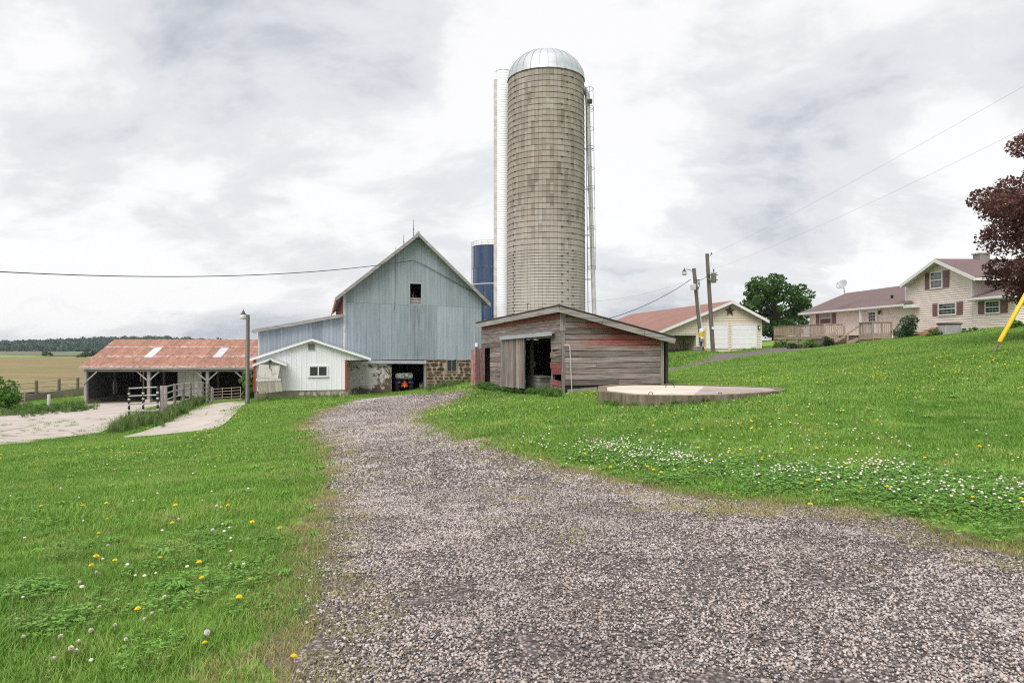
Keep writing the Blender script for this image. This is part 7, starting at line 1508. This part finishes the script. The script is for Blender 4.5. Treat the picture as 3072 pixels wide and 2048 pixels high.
# dandelions and puffs one can pick out, each a thing
def flowers():
    rr = random.Random(4)
    s1 = MB(); s1.tube([(0, 0, -.01), (.004, 0, .04), (.002, .003, .082)], [.003, .0026, .0024], 5); stem = s1.mesh('stem'); stem.materials.append(MATS['stem'])
    h1 = MB()
    for ring, (r, z, n) in enumerate(((.021, .084, 16), (.016, .089, 13), (.010, .093, 9), (.004, .095, 5))):
        for k in range(n): a = 2 * math.pi * (k + ring * .37) / n; c, s = math.cos(a), math.sin(a); h1.add([(c * .002, s * .002, .082), (c * r * .7 - s * .0032, s * r * .7 + c * .0032, z), (c * r, s * r, z + .002), (c * r * .7 + s * .0032, s * r * .7 - c * .0032, z)], [(0, 1, 2, 3)], rr.random())
    h1.lathe([(0, .074), (.006, .077), (.008, .083), (0, .086)], 8); head = h1.mesh('flower_head'); head.materials.append(MATS['dandelion_yellow'])
    pf = MB()
    for k in range(70):
        z = 1 - 2 * (k + .5) / 70; r = math.sqrt(1 - z * z); a = k * 2.39996; d = Vector((r * math.cos(a), r * math.sin(a), z)); u = d.orthogonal().normalized() * .0035; w = d.cross(u); c = d * .019 + Vector((0, 0, .125)); b = d * .003 + Vector((0, 0, .125)); pf.add([c + u, c + w, c - u, c - w, b], [(0, 1, 2, 3), (0, 2, 4)], rr.random())
    puff = pf.mesh('seed_head'); puff.materials.append(MATS['puff']); s2 = MB(); s2.tube([(0, 0, -.01), (.004, .002, .06), (0, 0, .125)], [.003, .0026, .0022], 5); stem2 = s2.mesh('stem'); stem2.materials.append(MATS['stem'])
    cb = MB()
    for k in range(40):
        z = 1 - 1.6 * (k + .5) / 40; r = math.sqrt(max(0, 1 - z * z)); a = k * 2.39996; d = Vector((r * math.cos(a), r * math.sin(a), z)); u = Vector((-math.sin(a), math.cos(a), 0)) * .0022; c = d * .0115 + Vector((0, 0, .085)); b = d * .003 + Vector((0, 0, .082)); cb.add([b - u, b + u, c + u * .8, c - u * .8], [(0, 1, 2, 3)], rr.random())
    clo = cb.mesh('blossom'); clo.materials.append(MATS['clover_bloom'])
    Z8 = lambda L: [(x * .3827, 1500 + y * .3827) for x, y in L]; Z1 = lambda L: [(2200 + x * .3707, 1300 + y * .3707) for x, y in L]; Z6 = lambda L: [(1680 + x * .3061, 1100 + y * .3061) for x, y in L]
    yl = Z8([(333, 60), (653, 57), (835, 45), (1385, 55), (1735, 55), (1787, 62), (845, 153), (1355, 195), (775, 257), (1970, 185), (2205, 232), (740, 457), (735, 505), (900, 480), (1258, 447), (1562, 507), (1595, 608), (1570, 693), (1957, 612), (1865, 775), (1082, 853), (1615, 1105), (2280, 1232)])
    yr = Z1([(662, 110), (903, 238), (557, 408), (677, 392), (1030, 455), (1245, 450), (1945, 522), (622, 590), (1553, 180), (1985, 97), (2340, 545), (235, 200)]) + Z6([(1665, 803), (1483, 915), (1250, 997), (1322, 998), (970, 1038), (1985, 898), (490, 980), (843, 982), (1035, 690), (1285, 580), (935, 1010), (1640, 967), (1355, 775), (235, 843)])
    pfs = Z8([(1415, 158), (1677, 55), (1590, 5), (1660, 240), (855, 350), (1605, 1040)]) + Z6([(1113, 470), (1770, 500), (232, 570), (2175, 705), (268, 553)])
    cl = Z8([(475, 1100), (608, 1095), (748, 1035), (590, 1168), (537, 1177), (408, 1270), (180, 1070), (905, 965), (990, 1065), (1155, 922), (1210, 910), (640, 672), (770, 585), (1275, 760), (780, 845)])
    def put(nm, lab, cat, grp, L, parts_, hgt, sc):
        for px, py in L:
            x, y = hit(px, py); d = math.hypot(x, y); k = hgt / EYE; x, y = x * (1 - k * .9), y * (1 - k * .9); s = sc * rr.uniform(.85, 1.25); M = Matrix.Translation((x, y, t1(x, y))) @ Matrix.Rotation(rr.uniform(0, 6.28), 4, 'Z') @ Matrix.Rotation(rr.uniform(0, .3), 4, 'X') @ Matrix.Scale(s, 4)
            o = bpy.data.objects.new(nm, None); o.empty_display_size = .05; link(o, None, M); tag(o, lab, cat, grp)
            for pn, me in parts_: c = bpy.data.objects.new(pn, me); link(c, o, M)
    put('dandelion', 'yellow dandelion in bloom on the left foreground lawn', 'flower', 'dandelions in the left lawn', yl, [('stem', stem), ('flower_head', head)], .09, .9)
    put('dandelion', 'yellow dandelion in bloom among the white clover on the right lawn', 'flower', 'dandelions in the right lawn', yr, [('stem', stem), ('flower_head', head)], .09, 1.05)
    put('dandelion_puff', 'fluffy white dandelion seed head on a thin stem in the lawn', 'flower', 'dandelion seed heads', pfs, [('stem', stem2), ('seed_head', puff)], .12, .68)
    put('clover_flower', 'single pinkish-white clover flower in the near left lawn', 'flower', 'clover flowers in the near lawn', cl, [('stem', stem), ('blossom', clo)], .085, .9)
flowers()
# far woods: one mass of crowns
def woods():
    rng = np.random.default_rng(77); V = []; F = []; Tt = []; k = 0; n = 2300
    x = rng.uniform(-950, 120, n); y = rng.uniform(0, 1, n) ** .8 * 330 + 800 + (x + 400) * .05; base = T(x, y) + np.clip((y - 820) / 300, 0, 1) * 14 * np.exp(-((x + 590) / 150) ** 2) + 0
    for i in range(n):
        r = rng.uniform(4.2, 8.0); h = rng.uniform(.9, 1.35) * r; m = 110; v = rng.normal(size=(m, 3)); v /= np.linalg.norm(v, axis=1, keepdims=True); v[:, 2] = np.abs(v[:, 2]) * 1.2 - .35; c = np.array([x[i], y[i], base[i] + h * .3]) + v * np.array([r, r, h]) * rng.uniform(.75, 1.0, (m, 1)); lv, lf = leaves(c, 2.6, rng, .2, .8); V.append(lv); F.append(lf + k); k += len(lv); Tt.append(np.clip(rng.normal(rng.uniform(.25, .75), .12, m), 0, 1))
    me = np_mesh('distant_woods', np.concatenate(V), np.concatenate(F), np.concatenate(Tt), 'leaf_far'); o = bpy.data.objects.new('distant_woods', me); link(o); tag(o, 'dark green wood covering the far hill at left', None, None, 'stuff')
    mb = MB(); xs = frange(-960, 130, 60); ys = frange(790, 1400, 20); gx, gy = np.meshgrid(xs, ys); z = T(gx.ravel(), gy.ravel()) + np.clip((gy.ravel() - 820) / 300, 0, 1) * 14 * np.exp(-((gx.ravel() + 590) / 150) ** 2) + 0; nx = len(xs); ny = len(ys); idx = np.arange(nx * ny).reshape(ny, nx); f = np.stack([idx[:-1, :-1], idx[:-1, 1:], idx[1:, 1:], idx[1:, :-1]], -1).reshape(-1, 4); mb.add(np.column_stack([gx.ravel(), gy.ravel(), z]).tolist(), f.tolist(), .3, True); part('wooded_hill', mb, 'leaf_far', kind='structure')
    # hedge of bushes at the far field's edge
    for i, (px, Y, r) in enumerate(((140, 520, 3.5), (265, 430, 4.5), (250, 470, 3.5))): bush('hedge_tree', ['small dark bush alone in the far field', 'dark tree at the far field edge by the rusty roof', 'lower dark bush left of the far field tree'][i], (P(px, 0, Y)[0], Y, EYE - ((1066, 1070, 1072)[i] - 1024) / FPX * Y), (r * 1.3, r, r * 1.1), 12, .9, 'leaf_far', 80 + i, 'far hedge trees', 'tree')
woods()
# ------------------------------------------------------------------ air between the yard and the far wood
def haze():
    m, nt = new_mat('haze'); o = nt.nodes.new('ShaderNodeOutputMaterial'); v = nt.nodes.new('ShaderNodeVolumePrincipled'); v.inputs['Color'].default_value = (0.86, 0.92, 1.0, 1); v.inputs['Density'].default_value = HAZE; v.inputs['Anisotropy'].default_value = 0.2
    nt.links.new(v.outputs[0], o.inputs['Volume'])
    mb = MB(); mb.box(-4300, 4300, -4300, 4300, -60, 24); tag(part('haze', mb, 'haze'), 'thin pale air over the whole farm', None, None, 'stuff')
HAZE = 0.00011
haze()
